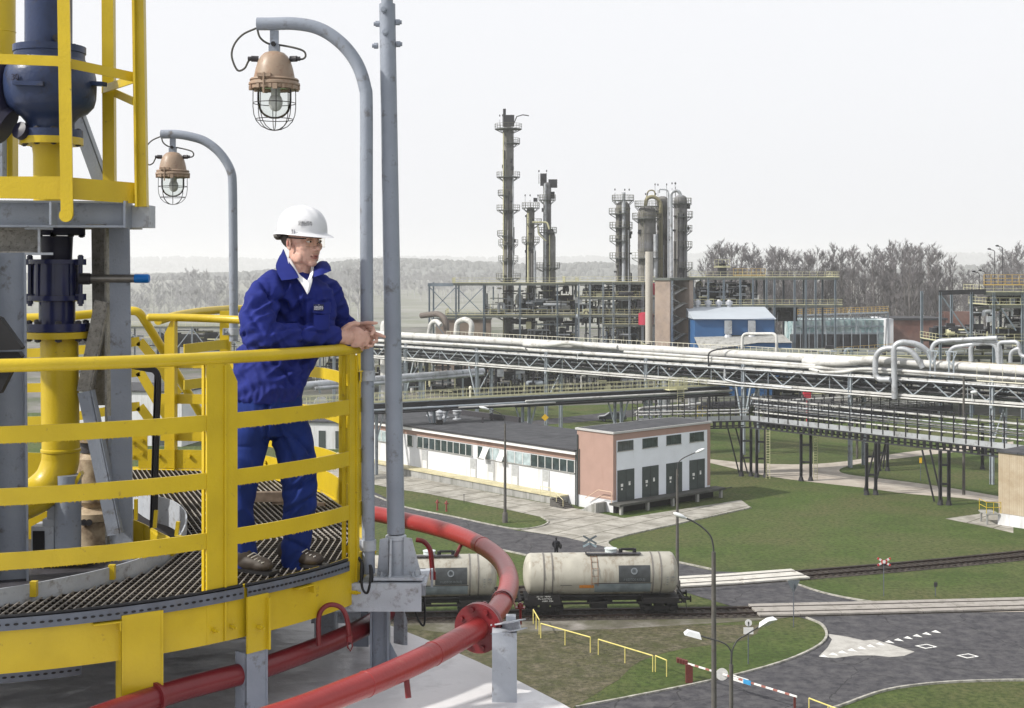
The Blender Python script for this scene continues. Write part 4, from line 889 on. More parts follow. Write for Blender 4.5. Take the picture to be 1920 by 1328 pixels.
for cx_, cy_, Y_, an in ((470,1078,6.82,-.5),(562,1068,6.95,-.35)):
    m = MB(); c = Vector((P(cx_, cy_, Y_).x, Y_, ZD+.045)); Mz = Matrix.Rotation(an, 3, 'Z')
    m.ell(c+Mz @ V(.01, 0, 0), (.13, .045, .042), Mz, 18, 10); m.ell(c+Mz @ V(-.06, 0, .03), (.07, .045, .06), Mz); m.ell(c+Mz @ V(.07, 0, -.008), (.065, .046, .034), Mz)
    b = bake_union(m, .006, 2); s1 = b.build('shoe', SHOE, wkr, 0); s1.data.shade_smooth()
    m = MB(); m.box(c+Mz @ V(.03, 0, -.036), (.24, .08, .018), 0, Mz); m.build('sole', BLK, s1, 0)
    m = MB()
    for k in range(5):
        m.tube([c+Mz @ V(.01+k*.022, -.035, .040-k*.006), c+Mz @ V(.02+k*.022, 0, .052-k*.008), c+Mz @ V(.01+k*.022, .03, .04-k*.006)], .003, 5)
    m.build('laces', LACE, s1, 60)
# ================= GROUND, ROADS, TRACKS =================
def gmat(name, cols, scales, rough=.95, bump=.4, bs=3., crack=None, slab=None):
    m = bpy.data.materials.new(name); m.use_nodes = True; nt = m.node_tree; N = nt.nodes; L = nt.links; b = N['Principled BSDF']
    b.inputs['Roughness'].default_value = rough; b.inputs['Specular IOR Level'].default_value = .25
    tc = N.new('ShaderNodeTexCoord'); src = tc.outputs['Object']; out = None
    for i, (c, s) in enumerate(zip(cols[1:], scales)):
        n = N.new('ShaderNodeTexNoise'); n.inputs['Scale'].default_value = s; n.inputs['Detail'].default_value = 8; n.inputs['Roughness'].default_value = .65; L.new(src, n.inputs['Vector'])
        r = N.new('ShaderNodeMapRange'); r.inputs['From Min'].default_value = .42; r.inputs['From Max'].default_value = .64; L.new(n.outputs['Fac'], r.inputs['Value'])
        x = N.new('ShaderNodeMixRGB'); L.new(r.outputs[0], x.inputs['Fac'])
        if out is None: x.inputs['Color1'].default_value = (*cols[0], 1)
        else: L.new(out, x.inputs['Color1'])
        x.inputs['Color2'].default_value = (*c, 1); out = x.outputs[0]
    if crack:
        mp = N.new('ShaderNodeMapping'); mp.inputs['Rotation'].default_value = (0, 0, crack[3]); L.new(src, mp.inputs['Vector'])
        dn = N.new('ShaderNodeTexNoise'); dn.inputs['Scale'].default_value = .6; L.new(mp.outputs[0], dn.inputs['Vector'])
        ad = N.new('ShaderNodeVectorMath'); ad.operation = 'MULTIPLY_ADD'; L.new(dn.outputs['Color'], ad.inputs[0]); ad.inputs[1].default_value = (crack[4],)*3; L.new(mp.outputs[0], ad.inputs[2])
        if slab:
            v = N.new('ShaderNodeTexBrick'); v.inputs['Scale'].default_value = 1; v.inputs['Brick Width'].default_value = slab[0]; v.inputs['Row Height'].default_value = slab[1]; v.inputs['Mortar Size'].default_value = slab[2]; v.inputs['Mortar Smooth'].default_value = .3; v.offset = 0.5
            L.new(ad.outputs[0], v.inputs['Vector']); fac = v.outputs['Fac']
        else:
            v = N.new('ShaderNodeTexVoronoi'); v.feature = 'DISTANCE_TO_EDGE'; v.inputs['Scale'].default_value = crack[0]; L.new(ad.outputs[0], v.inputs['Vector'])
            r = N.new('ShaderNodeMapRange'); r.inputs['From Min'].default_value = 0; r.inputs['From Max'].default_value = crack[1]; r.inputs['To Min'].default_value = 1; r.inputs['To Max'].default_value = 0; L.new(v.outputs['Distance'], r.inputs['Value']); fac = r.outputs[0]
        x = N.new('ShaderNodeMixRGB'); L.new(fac, x.inputs['Fac']); L.new(out, x.inputs['Color1']); x.inputs['Color2'].default_value = (*crack[2], 1); out = x.outputs[0]
    L.new(out, b.inputs['Base Color'])
    if bump:
        n = N.new('ShaderNodeTexNoise'); n.inputs['Scale'].default_value = bs; n.inputs['Detail'].default_value = 8; n.inputs['Roughness'].default_value = .75; L.new(src, n.inputs['Vector'])
        bp = N.new('ShaderNodeBump'); bp.inputs['Strength'].default_value = bump; bp.inputs['Distance'].default_value = .15; L.new(n.outputs['Fac'], bp.inputs['Height']); L.new(bp.outputs[0], b.inputs['Normal'])
    return m
GRASS = gmat('lawn_grass', [(.066,.106,.020), (.044,.074,.015), (.092,.128,.032), (.112,.110,.046), (.036,.056,.013)], [.05, .35, .09, 2.6], bump=1.0, bs=6)
DRYG = gmat('dry_grass', [(.082,.084,.034), (.11,.092,.055), (.058,.066,.024), (.15,.13,.09), (.045,.045,.024)], [.12, .4, .9, 2.8], bump=.8, bs=5)
ASPH = gmat('old_asphalt', [(.040,.039,.046), (.026,.026,.032), (.058,.057,.065), (.085,.083,.088)], [.5, 2.5, 1.1], rough=.85, bump=.3, bs=8, crack=(.15, .008, (.018,.018,.02), .35, 1.2))
CONC = gmat('slab_concrete', [(.34,.325,.29), (.27,.26,.235), (.40,.385,.35), (.20,.19,.165)], [.15, .7, .45], rough=.9, bump=.2, bs=8, crack=(1, .01, (.07,.065,.045), -.852, .12), slab=(6.0, 3.0, .07))
PATHM = gmat('sandy_path', [(.35,.31,.27), (.28,.25,.215), (.42,.385,.34)], [.12, .5], bump=.2, bs=4)
BALL = gmat('track_ballast', [(.045,.037,.03), (.09,.078,.066), (.02,.017,.015)], [.6, 2.5], bump=.8, bs=6)
YARD = gmat('yard_ground', [(.13,.125,.12), (.085,.085,.085), (.20,.19,.18), (.075,.09,.05)], [.03, .1, .06], bump=.2, bs=2)
DIRT = gmat('gravelly_dirt', [(.15,.135,.12), (.085,.078,.066), (.28,.265,.245), (.075,.075,.04)], [.5, .35, .2], bump=.6, bs=4)
PANELG = gmat('pale_patch', [(.36,.35,.33), (.28,.27,.255), (.42,.41,.39)], [.4, 1.5], bump=.2, bs=4)
PAINTW = mat('road_paint', (.72, .72, .70), .7, var=.12, scale=3, dirt=(.15, .15, .16), damt=.3, dscale=4)
KERB = mat('kerb_concrete', (.36, .35, .32), .85, var=.2, scale=1.5, dirt=(.10, .10, .07), damt=.5, dscale=2)
def sheet(name, pts, mt, z, label=None, kind='structure', world=False):
    pts = pts if world else [G(x, y, 0) for x, y in pts]
    m = MB(); m.poly([V(p[0], p[1], z) for p in pts]); o = m.build(name, mt, None, 0); o['kind'] = kind
    import bmesh
    b = bmesh.new(); b.from_mesh(o.data)
    for f_ in b.faces:
        if f_.normal.z < 0: f_.normal_flip()
    b.to_mesh(o.data); b.free(); return o
def cur(pts, n=4): return [tuple(p)[:2] for p in arc([V(x, y, 0) for x, y in pts], n)]
m = MB(); 
N_ = 24; gr = [(-12000+24000*i/N_, -600+11000*j/N_) for j in range(N_+1) for i in range(N_+1)]
m.add([V(x, y, 0) for x, y in gr], [(j*(N_+1)+i, j*(N_+1)+i+1, (j+1)*(N_+1)+i+1, (j+1)*(N_+1)+i) for j in range(N_) for i in range(N_)])
m.build('ground', GRASS, None, 0)['kind'] = 'structure'
# dry verge between the tank and the track
sheet('verge', [(430,1700),(560,1155),(700,1150),(900,1158),(1180,1172),(1420,1172)]+cur([(1440,1160),(1400,1200),(1290,1215),(1200,1240),(1160,1275),(1120,1300),(1000,1400),(900,1700)],3), DRYG, .010)
sheet('dirt_strip', [(560,1165),(760,1158),(1000,1160),(1400,1158),(1510,1154),(1440,1163),(1290,1172),(1150,1180),(1000,1185),(900,1195),(760,1178),(560,1180)], DIRT, .016)
# roads
sheet('main_road', cur([(1020,1420),(1080,1328),(1180,1309),(1300,1285),(1400,1262),(1480,1238),(1535,1212),(1550,1192),(1540,1172),(1500,1158)],4)+[(1440,1156),(1920,1138),(2080,1130),(2300,1200),(2200,1300)]+cur([(1920,1277),(1820,1279),(1740,1284),(1660,1296),(1590,1320),(1530,1345),(1400,1430)],4), ASPH, .020)
sheet('crossing_road', [(560,880),(700,922),(760,952),(850,970),(920,985),(968,995),(1060,1008),(1160,1032),(1220,1046),(1280,1058),(1340,1072),(1400,1074)]+[(1470,1088),(1540,1112),(1620,1130),(1740,1133),(1560,1143),(1400,1146),(1330,1125),(1240,1098),(1140,1078),(990,1042),(880,1018),(780,992),(700,968),(560,925)], ASPH, .024)
sheet('concrete_apron', [(560,868),(700,880),(760,892),(1000,940),(1085,955),(1170,972),(1260,958),(1390,938),(1408,952),(1330,968),(1240,988),(1185,1000),(1150,1010),(1138,1020),(1160,1032),(1060,1008),(975,995),(1010,989),(1029,980),(1015,970),(960,958),(870,940),(800,926),(740,917),(560,880)], CONC, .028)
sheet('sandy_path', cur([(1330,861),(1400,868),(1480,871),(1560,868),(1640,857),(1700,848),(1790,838),(1900,828)],3)+cur([(1900,836),(1790,848),(1700,858),(1610,870),(1575,880),(1590,890),(1680,901),(1780,915),(1880,932),(2000,950)],3)+cur([(2000,966),(1870,944),(1800,934),(1700,926),(1620,915),(1530,905),(1440,893),(1330,868)],3), PATHM, .012)
sheet('concrete_pad', [(1772,973),(1850,962),(1900,962),(1900,1000),(1850,988)], CONC, .014)
sheet('cracked_concrete_patch', [(1535,1232),(1552,1215),(1560,1200),(1550,1189),(1590,1195),(1620,1202),(1640,1200),(1672,1210),(1715,1223),(1695,1231),(1668,1233),(1640,1230),(1605,1230),(1565,1235)], PANELG, .030)
sheet('dirt_edge', [(1410,1150),(1500,1146),(1600,1150),(1700,1150),(1920,1148),(1920,1140),(1400,1157)], PATHM, .026)
sheet('rear_road', [(560,820),(700,812),(860,806),(1030,796),(1120,789),(1300,770),(1450,756),(1560,752),(1560,745),(1400,749),(1250,762),(1100,778),(1000,789),(860,797),(700,803),(560,808)], ASPH, .016)
sheet('refinery_yard', [V(-160, 228, 0), V(-20, 236, 0), V(30, 250, 0), V(62, 235, 0), V(120, 215, 0), V(230, 200, 0), V(330, 560, 0), V(-260, 560, 0)], YARD, .008, world=True)
for i, (x, y) in enumerate([(1412,1073),(1735,1213)]): pass
FAR = gmat('far_field_soil', [(.24,.24,.22), (.19,.19,.175), (.17,.18,.14)], [.01, .03], bump=0)
sheet('far_field', [V(-3000, 562, 0), V(3000, 562, 0), V(12000, 9500, 0), V(-12000, 9500, 0)], FAR, .02, world=True)
def kerb(pts, name='kerb', w=.16, h=.12):
    p = arc([G(x, y, 0) for x, y in pts], 4); m = MB(); a = perp(p, 0, w/2)
    m.strip([q-d for q, d in zip(p, a)], [q-d+Z*h for q, d in zip(p, a)]); m.strip([q+d+Z*h for q, d in zip(p, a)], [q+d for q, d in zip(p, a)]); m.strip([q-d+Z*h for q, d in zip(p, a)], [q+d+Z*h for q, d in zip(p, a)])
    o = m.build(name, KERB, None, 0); o['kind'] = 'structure'
kerb([(1080,1328),(1180,1309),(1300,1285),(1400,1262),(1480,1238),(1535,1212),(1550,1192),(1540,1172),(1512,1160)])
kerb([(1400,1430),(1530,1345),(1590,1320),(1660,1296),(1740,1284),(1820,1279),(1920,1277),(2050,1280)])
kerb([(700,930),(760,952),(850,970),(920,985),(970,993),(1010,989),(1028,980),(1015,970)])
kerb([(1408,953),(1240,990),(1170,1006),(1141,1016),(1145,1026),(1165,1034),(1220,1046),(1280,1057),(1340,1070)])
kerb([(1470,1088),(1540,1112),(1620,1128),(1680,1133)]); kerb([(700,969),(780,993),(880,1019),(990,1043),(1140,1079)])
# road paint: give-way triangles, manholes
RP = bpy.data.objects
for i in range(13):
    t = i/12; x = 1545+t*(1755-1545); y = 1233-t*(1233-1187) if i > -1 else 0
    m = MB(); a = G(x-9, y-1); b = G(x+10, y+1.3); c = G(x-5+4, y-4.5); m.poly([V(a.x, a.y, .036), V(b.x, b.y, .036), V(c.x, c.y, .036)])
    tag(m.build('give_way_triangle', PAINTW, None, 0), 'small white painted triangle in the give-way row across the dark road', 'road marking', 'give-way triangles painted on the road')
for (cx_, cy_), lb in (((1737,1213),'white-framed square manhole nearer the row of white triangles'), ((1815,1231),'white-framed square manhole farther right, closer to the lower grass corner')):
    t = thing('manhole', lb, 'manhole', G(cx_, cy_)); pl = [(cx_-22, cy_-1), (cx_-2, cy_+4.5), (cx_+21, cy_+1), (cx_+1, cy_-4.5)]
    m = MB(); m.poly([V(*G(*p)[:2], .034) for p in pl]); m.build('painted_frame', PAINTW, t, 0)
    pl = [(cx_+(x-cx_)*.68, cy_+(y-cy_)*.68) for x, y in pl]; m = MB(); m.extr([V(*G(*p)[:2], .030) for p in pl], Z*.012); m.build('cover', DRK, t, 0)
# tracks
RAILM = mat('rail_steel', (.035, .022, .018), .55, metal=.4, var=.3, scale=2); SLP = mat('sleeper', (.03, .023, .02), .9, var=.3, scale=3)
def track(pts, name, panels=None):
    p = arc(pts, 10); a = perp(p, 0, 1)
    m = MB(); m.add([V(q.x, q.y, .03)-d*1.7 for q, d in zip(p, a)]+[V(q.x, q.y, .03)+d*1.7 for q, d in zip(p, a)], [(i, i+1, len(p)+i+1, len(p)+i) for i in range(len(p)-1)]); o = m.build('track_ballast', BALL, None, 0); o['kind'] = 'structure'
    t = thing('railway_track', name, 'railway track', p[len(p)//2])
    for s in (-1, 1):
        m = MB(); q = [V(v.x, v.y, .12)+d*s*.75 for v, d in zip(p, a)]
        for u, v in zip(q, q[1:]): m.beam(u, v, .075, .15)
        m.build('rail', RAILM, t, 0)
    m = MB(); L = 0; nx = 0
    for u, v in zip(p, p[1:]):
        d = (v-u); l = d.length; d.normalize()
        while nx < L+l:
            q = u+d*(nx-L); n = V(-d.y, d.x, 0)
            if panels is None or not any(x0 < q.x < x1 for x0, x1 in panels): m.beam(V(q.x, q.y, .04)-n*1.25, V(q.x, q.y, .04)+n*1.25, .24, .10)
            nx += .65
        L += l
    m.build('sleepers', SLP, t, 0, kind='stuff')
    return p, a, t
T1 = [V(-60, 93.2, 0), V(-20, 96.0, 0), V(1.5, 97.5, 0), V(17.0, 98.4, 0), V(37.8, 100.4, 0), V(70, 104, 0), V(120, 112, 0)]
T2 = [V(-60, 100.5, 0), V(-25, 102.2, 0), V(-.4, 104.6, 0), V(12.2, 107.0, 0), V(23.3, 110.1, 0), V(44.4, 117.8, 0), V(80, 134, 0), V(120, 154, 0)]
p1, a1, t1 = track(T1, 'near railway track under the tank wagons, paved with concrete slabs on the right', [(17.5, 60)])
p2_, a2_, t2 = track(T2, 'farther railway track curving up to the right across the lawn', [(12.2, 23.4)])
def onpath(p, x):
    for u, v in zip(p, p[1:]):
        if u.x <= x <= v.x: k = (x-u.x)/(v.x-u.x); return u.lerp(v, k), (v-u).normalized()
PANEL = mat('crossing_panel_concrete', (.29, .27, .25), .85, var=.12, scale=1.2, dirt=(.16, .15, .13), damt=.3, dscale=1.5)
PANELW = mat('pale_crossing_panel', (.50, .485, .45), .85, var=.1, scale=1.2, dirt=(.3, .28, .24), damt=.3, dscale=1.5)
def panels(p, x0, x1, step, t, mt, name):
    x = x0
    while x < x1-.1:
        xe = min(x+step-.05, x1); u, d = onpath(p, x); v, _ = onpath(p, xe); n = V(-d.y, d.x, 0)
        for lo, hi in ((-1.6, -.90), (-.60, .60), (.90, 1.6)):
            m = MB(); m.beam(V(u.x, u.y, .14)+n*(lo+hi)/2, V(v.x, v.y, .14)+n*(lo+hi)/2, hi-lo, .12); m.build(name, mt, t, 0)
        x += step
panels(p1, 17.5, 60, 3.0, t1, PANEL, 'crossing_panel'); panels(p2_, 12.2, 23.4, 5.6, t2, PANELW, 'crossing_panel')
# ---------------- tank wagons ----------------
TANKP = mat('tank_cream_paint', (.37, .355, .31), .45, var=.1, scale=1.2, dirt=(.17, .13, .09), damt=.3, dscale=1.3, streak=True)
TRUCK = mat('sooty_underframe', (.008, .007, .008), .75, var=.4, scale=4)
WPNL = mat('wagon_panel_grey', (.045, .05, .055), .5, var=.3, scale=2); WPL2 = mat('wagon_panel_blue_grey', (.20, .24, .27), .5, var=.2, scale=2)
ORG_ = mat('wagon_orange', (.60, .22, .03), .5); TXW = mat('wagon_lettering', (.62, .62, .6), .6); TXG = mat('faded_lettering', (.16, .18, .20), .6)
def wagon(loc, lb):
    t = thing('tank_wagon', lb, 'tank wagon', loc, 'tank wagons coupled on the near track'); c = Vector(loc)
    A = lambda x, y, z: c+V(x, y, z)
    Rr, L2, zc = 1.47, 5.15, 2.82
    m = MB(); pr = [(.001, -L2-.42), (.45, -L2-.40), (.85, -L2-.33), (1.2, -L2-.2), (1.4, -L2-.06), (Rr, -L2+.12), (Rr, L2-.12), (1.4, L2+.06), (1.2, L2+.2), (.85, L2+.33), (.45, L2+.40), (.001, L2+.42)]
    m.lathe(A(0, 0, zc), pr, 48, V(1, 0, 0)); tb = m.build('tank', TANKP, t, 40)
    for x in (-4.15, -3.55, 3.6, 4.2):
        m = MB(); m.lathe(A(x, 0, zc), [(Rr+.002, -.05), (Rr+.03, -.05), (Rr+.03, .05), (Rr+.002, .05)], 48, V(1, 0, 0)); m.build('tank_strap', mat('dark_strap', (.16, .15, .14), .6), t, 30)
    m = MB(); m.box(A(0.9, -.45, zc+Rr+.02), (3.9, .5, .05)); m.box(A(-1.1, -.45, zc+Rr+.12), (.05, .5, .25)); m.build('walkway', DRK, t, 0)
    m = MB(); m.cyl(A(.75, 0, zc+Rr-.1), A(.75, 0, zc+Rr+.28), .42, seg=24); m.lathe(A(.75, 0, zc+Rr+.26), [(.46, 0), (.46, .05), (.2, .09), (.001, .1)], 24); m.build('dome_lid', mat('pale_hatch', (.5, .55, .56), .5), t, 40)
    m = MB(); m.tube([A(1.45, -.1, zc+Rr+.12), A(1.5, -.1, zc+Rr+.25), A(2.4, -.1, zc+Rr+.25), A(2.5, -.1, zc+Rr+.12)], .09, 8); m.cyl(A(2.45, -.1, zc+Rr), A(2.45, -.1, zc+Rr+.3), .14, seg=12); m.cyl(A(1.45, -.1, zc+Rr), A(1.45, -.1, zc+Rr+.28), .14, seg=12); m.build('valve_group', BLK, t, 40)
    m = MB()
    for s in (-1, 1): m.tube([A(-.55+s*.22, -Rr*math.cos(a)-.08, zc+Rr*math.sin(a)) for a in [R(q) for q in (75, 50, 25, 0, -25)]], .025, 6)
    for q in (65, 45, 25, 5, -15): m.tube([A(-.77, -Rr*math.cos(R(q))-.08, zc+Rr*math.sin(R(q))), A(-.33, -Rr*math.cos(R(q))-.08, zc+Rr*math.sin(R(q)))], .02, 6)
    m.build('ladder', mat('rusty_ladder', (.20, .12, .08), .7, var=.3), t, 40)
    def plate(x0, x1, z0, z1, mt, nm, off=.012):
        m = MB(); n = 8; lo = []
        zz = [z0+(z1-z0)*i/n for i in range(n+1)]
        m.strip([A(x0, -math.sqrt(max(0, (Rr+off)**2-(z-zc)**2)), z) for z in zz], [A(x1, -math.sqrt(max(0, (Rr+off)**2-(z-zc)**2)), z) for z in zz], [V(0, -.01, 0)]*(n+1)); return m.build(nm, mt, t, 60)
    plate(1.15, 3.4, 2.45, 3.62, WPNL, 'company_panel'); plate(-.55, 3.45, 1.66, 2.36, WPL2, 'data_panel'); plate(-1.65, -.62, 2.05, 2.28, ORG_, 'orange_placard', .02); plate(-.6, 3.5, 2.37, 2.42, DRK, 'rail_strip', .03)
    plate(-3.0, -2.2, 2.26, 2.29, DRK, 'painted_line')
    def tx(s, x, z, size, mt, nm, al='CENTER', sxy=(1, 1)):
        y = -math.sqrt(max(0, (Rr+.03)**2-(z-zc)**2)); n = V(0, y, z-zc).normalized(); text(s, size, frame4(A(x, y, z)+n*.012, V(1, 0, 0), n), nm, mt, t, .002, al, sxy)
    tx('// LOTOS KOLEJ', 2.25, 2.66, .22, TXG, 'lettering'); m = MB(); cy = -math.sqrt((Rr+.03)**2-(3.25-zc)**2); m.lathe(A(2.25, cy-.01, 3.25), [(.16, 0), (.16, .01), (.24, .01), (.24, 0)], 20, V(0, -.95, .28)); m.build('emblem', TXG, t, 30)
    for i, z in enumerate((2.27, 2.15, 2.03, 1.92, 1.81)): tx('IIIIIIIIIIIIIIII'[:16-2*(i % 3)], 1.25, z, .09, TXG, 'small_print', 'LEFT', (2.2, 1))
    for i, z in enumerate((2.8, 2.62, 2.44, 2.26)): tx('B8', 4.62, z, .13, TXG, 'small_print', 'CENTER')
    tx('38t', 5.0, 2.8, .2, TXG, 'small_print'); tx('-A1-SS', 5.0, 2.58, .12, TXG, 'small_print')
    m = MB(); m.box(A(-4.15, -1.36, 1.25), (2.3, .05, .72)); pp = m.build('number_board', TRUCK, t, 0)
    for i, (s, z, al) in enumerate((('33 51 7870', 1.5, 0), ('PL-LOTOS', 1.34, .1), ('ABC 22t', 1.18, .3))): text(s, .17, frame4(A(-4.2+al, -1.392, z), V(1, 0, 0), V(0, -1, 0)), 'lettering', TXW, t, .002, 'CENTER', (1.3, .8))
    # underframe
    m = MB(); m.box(A(0, 0, 1.05), (11.6, .5, .28)); m.box(A(-4.2, 0, 1.12), (2.6, 2.6, .3)); m.box(A(4.2, 0, 1.12), (2.6, 2.6, .3)); m.box(A(-5.85, 0, 1.1), (.2, 2.6, .35)); m.box(A(5.85, 0, 1.1), (.2, 2.6, .35)); m.box(A(-.2, -.5, .75), (1.2, .8, .5)); m.cyl(A(-.9, .5, .8), A(.9, .5, .8), .3); 
    for s in (-1, 1): m.box(A(0, s*1.28, .98), (11.4, .08, .14))
    m.build('underframe', TRUCK, t, 0)
    for bx in (-4.1, 4.1):
        m = MB()
        for s in (-1, 1): m.beam(A(bx-1.35, s*1.05, .52), A(bx+1.35, s*1.05, .52), .12, .3); m.box(A(bx, s*1.05, .6), (.7, .16, .55))
        m.box(A(bx, 0, .6), (.5, 2.1, .25)); m.build('bogie_frame', TRUCK, t, 0)
        for wx in (-.92, .92):
            m = MB(); m.cyl(A(bx+wx, -.8, .66), A(bx+wx, .8, .66), .08, seg=10)
            for s in (-1, 1): m.lathe(A(bx+wx, s*.78, .66), [(.001, -.07), (.44, -.07), (.46, .07), (.47, .03) if 0 else (.46, .07), (.001, .07)], 24, V(0, 1, 0))
            m.build('wheelset', TRUCK, t, 30)
            for s in (-1, 1):
                m = MB(); m.box(A(bx+wx, s*1.13, .55), (.3, .2, .3)); m.build('axle_box', TRUCK, t, 0)
    for s in (-1, 1):
        for q in (-.87, .87):
            m = MB(); m.cyl(A(s*5.9, q, 1.1), A(s*6.35, q, 1.1), .09, seg=10); m.cyl(A(s*6.35, q, 1.1), A(s*6.4, q, 1.1), .24, seg=16); m.build('buffer', TRUCK, t, 30)
        m = MB(); m.tube([A(s*5.9, 0, 1.05), A(s*6.4, 0, 1.0)], .06, 8); m.build('coupling', TRUCK, t)
    m = MB(); m.tube([A(5.55, -1.2, 1.3), A(5.95, -1.3, 1.25), A(6.0, -1.3, .5)], .03, 6); m.tube([A(5.35, -.9, 2.1), A(5.9, -1.2, 1.3)], .04, 6); m.build('corner_step', TRUCK, t)
    return t
u, d = onpath(p1, 6.35); w1 = wagon((0, 0, 0), 'cream tank wagon fully in view to the right of the red ring pipe'); 
def place(o, u, d): o.location = (u.x, u.y, .15); o.rotation_euler = (0, 0, math.atan2(d.y, d.x))
place(w1, u, d); u, d = onpath(p1, 6.35-13.0); w2 = dup(w1, (0, 0, 0), label='cream tank wagon half hidden by the red ring pipe and the mast foot'); place(w2, u, d)
# ================= BUILDINGS, LAMPS, SIGNS =================
D1 = V(-.658, .753, 0); D2 = V(.753, .658, 0); C0 = G(1150, 962)
PINK = mat('salmon_render', (.34, .225, .19), .85, var=.06, scale=.8, dirt=(.25, .14, .11), damt=.2, dscale=.6, streak=True)
WHR = mat('white_render', (.60, .61, .64), .85, var=.06, scale=.8, dirt=(.36, .35, .33), damt=.3, dscale=.7, streak=True)
BITU = gmat('bitumen_roof', [(.050,.052,.060), (.038,.040,.046), (.07,.072,.08)], [.15, .8], rough=.9, bump=.15, bs=3, crack=(1, .01, (.015,.015,.018), -.852, .25), slab=(7.0, 1.9, .04))
GRD = mat('green_grey_door', (.050, .062, .062), .55, var=.1, scale=2); WING = mat('dark_window_glass', (.035, .05, .055), .08, var=.5, scale=1.3, spec=.8)
WINL = mat('pale_window_pane', (.35, .42, .44), .3, var=.3, scale=1.5); CRETE = mat('dock_concrete', (.30, .30, .29), .9, var=.15, scale=1, dirt=(.10, .10, .08), damt=.4, dscale=1.2, streak=True)
YEP = mat('pale_yellow_edge', (.50, .46, .30), .7, var=.2, scale=1, dirt=(.3, .25, .15), damt=.4, dscale=2); GDR = mat('grey_louvre_door', (.36, .37, .38), .6, var=.15, scale=4); FRAME = mat('white_frame', (.6, .6, .6), .6)
def B(a, b, z): return C0+D1*a+D2*b+Z*z
def bbox(m, a0, a1, b0, b1, z0, z1):
    vs = [B(a, b, z) for z in (z0, z1) for b in (b0, b1) for a in (a0, a1)]
    m.add(vs, [(0,2,3,1),(4,5,7,6),(0,1,5,4),(2,6,7,3),(0,4,6,2),(1,3,7,5)]); return m
def bb(name, mt, par, *d): return bbox(MB(), *d).build(name, mt, par, 0)
blk = thing('substation_building', 'two-storey salmon and white block with four dark double doors', 'building', B(0, 0, 0))
m = MB(); bbox(m, .02, 5.3, 0, 15.0, 1.25, 8.0); m.build('wall', PINK, blk, 0)
bb('plinth', WHR, blk, .04, 5.3, .03, 15.0, 0, 1.25)
bb('white_front', mat('shade_lifted_white', (.70, .735, .80), .85, var=.04, scale=.8, dirt=(.45, .45, .45), damt=.15, dscale=1, streak=True), blk, -.05, .02, .45, 14.4, 1.1, 7.3)  # brighter blue-white: tint and lift for the shaded front put into its colour
bb('roof', mat('metal_roof_edge', (.42, .42, .42), .5), blk, -.15, 5.45, -.15, 15.15, 8.0, 8.2); bb('roof_surface', BITU, blk, .05, 5.2, .1, 14.9, 8.2, 8.23)
bb('dock_slab', mat('dark_dock', (.07,.07,.065), .9, var=.3, scale=1), blk, -1.5, 0, -.6, 15.8, .85, 1.08)
for k in range(5): bb('dock_post', CRETE, blk, -1.4, -1.1, -.3+k*3.85, .0+k*3.85, 0, .85)
bb('dock_shadow_wall', TRUCK, blk, -.4, .03, 0, 15.0, 0, .85)  # black wall standing in for the shade beneath the dock
for k in range(4):
    b0 = .52+k*3.66
    d_ = bb('double_door', GRD, blk, -.11, -.05, b0, b0+2.45, 1.1, 4.25); bb('door_seam', BLK, d_, -.12, -.11, b0+1.2, b0+1.24, 1.15, 4.2)
    bb('sign', PAINTW, d_, -.125, -.11, b0+.45, b0+.78, 2.55, 2.85); bb('sign', PAINTW, d_, -.125, -.11, b0+1.6, b0+1.85, 2.6, 3.0); bb('sign', PAINTW, d_, -.125, -.11, b0+.5, b0+.7, 2.2, 2.4)
    w_ = bb('window', WING, blk, -.07, -.04, b0+.05, b0+2.3, 6.2, 7.18)
    for q in (.0, .75, 1.5, 2.25): bb('glazing_bar', GRD, w_, -.085, -.07, b0+.03+q, b0+.09+q, 6.2, 7.18)
    bb('sill', CRETE, w_, -.12, -.05, b0-.02, b0+2.38, 6.12, 6.2)
m = MB(); bbox(m, -1.5, -1.4, 15.2, 16.8, .95, 1.03); m.build('dock_end_rail', DRK, blk, 0)
# side railing and stair of block
m = MB(); m.tube(rnd([B(3.6, -.5, 1.1), B(1.6, -.55, 2.2), B(-.3, -.55, 2.2), B(-.3, -.55, 1.1)], .1), .04, 6); m.tube([B(2.6, -.5, 1.0), B(1.4, -.5, 1.6), B(-.3, -.5, 1.6)], .035, 6); m.build('handrail', mat('pale_pink_rail', (.55, .40, .3), .6), blk)
m = MB()
for k in range(6): bbox(m, 1.0+k*.35, 1.35+k*.35, -1.5, 0, 0, 1.0-k*.17)
m.build('steps', CRETE, blk, 0)
m = MB(); m.tube([B(4.9, -.06, 6.0), B(4.9, -.06, 1.3)], .035, 6); m.tube([B(5.15, -.1, 7.5), B(5.15, -.1, 0)], .07, 8); m.build('downpipe', GRD, blk)
# long building
lb_ = thing('long_workshop_building', 'long low white building with a salmon band, dark flat roof and loading dock', 'building', B(5.3, .3, 0))
A0, A1_ = 5.35, 50.0
bb('wall', WHR, lb_, A0, A1_, .3, 12, 0, 4.7); bb('salmon_band', PINK, lb_, A0, A1_, .24, 12, 4.72, 5.32); bb('fascia', mat('white_fascia', (.7, .7, .7), .6, var=.06), lb_, A0, A1_+.2, -.25, 12.1, 5.34, 5.66); bb('roof', BITU, lb_, A0, A1_+.3, -.3, 12.3, 5.68, 5.86)
bb('gutter', DRK, lb_, A0, A1_+.3, -.36, -.3, 5.70, 5.90); bb('rear_parapet', DRK, lb_, 28, A1_+.3, 11.9, 12.3, 5.86, 6.5)
bb('dock_slab', YEP, lb_, 6.9, A1_, -1.3, .28, .80, .96); bb('dock_wall', CRETE, lb_, 6.9, A1_, -1.15, .2, 0, .80)
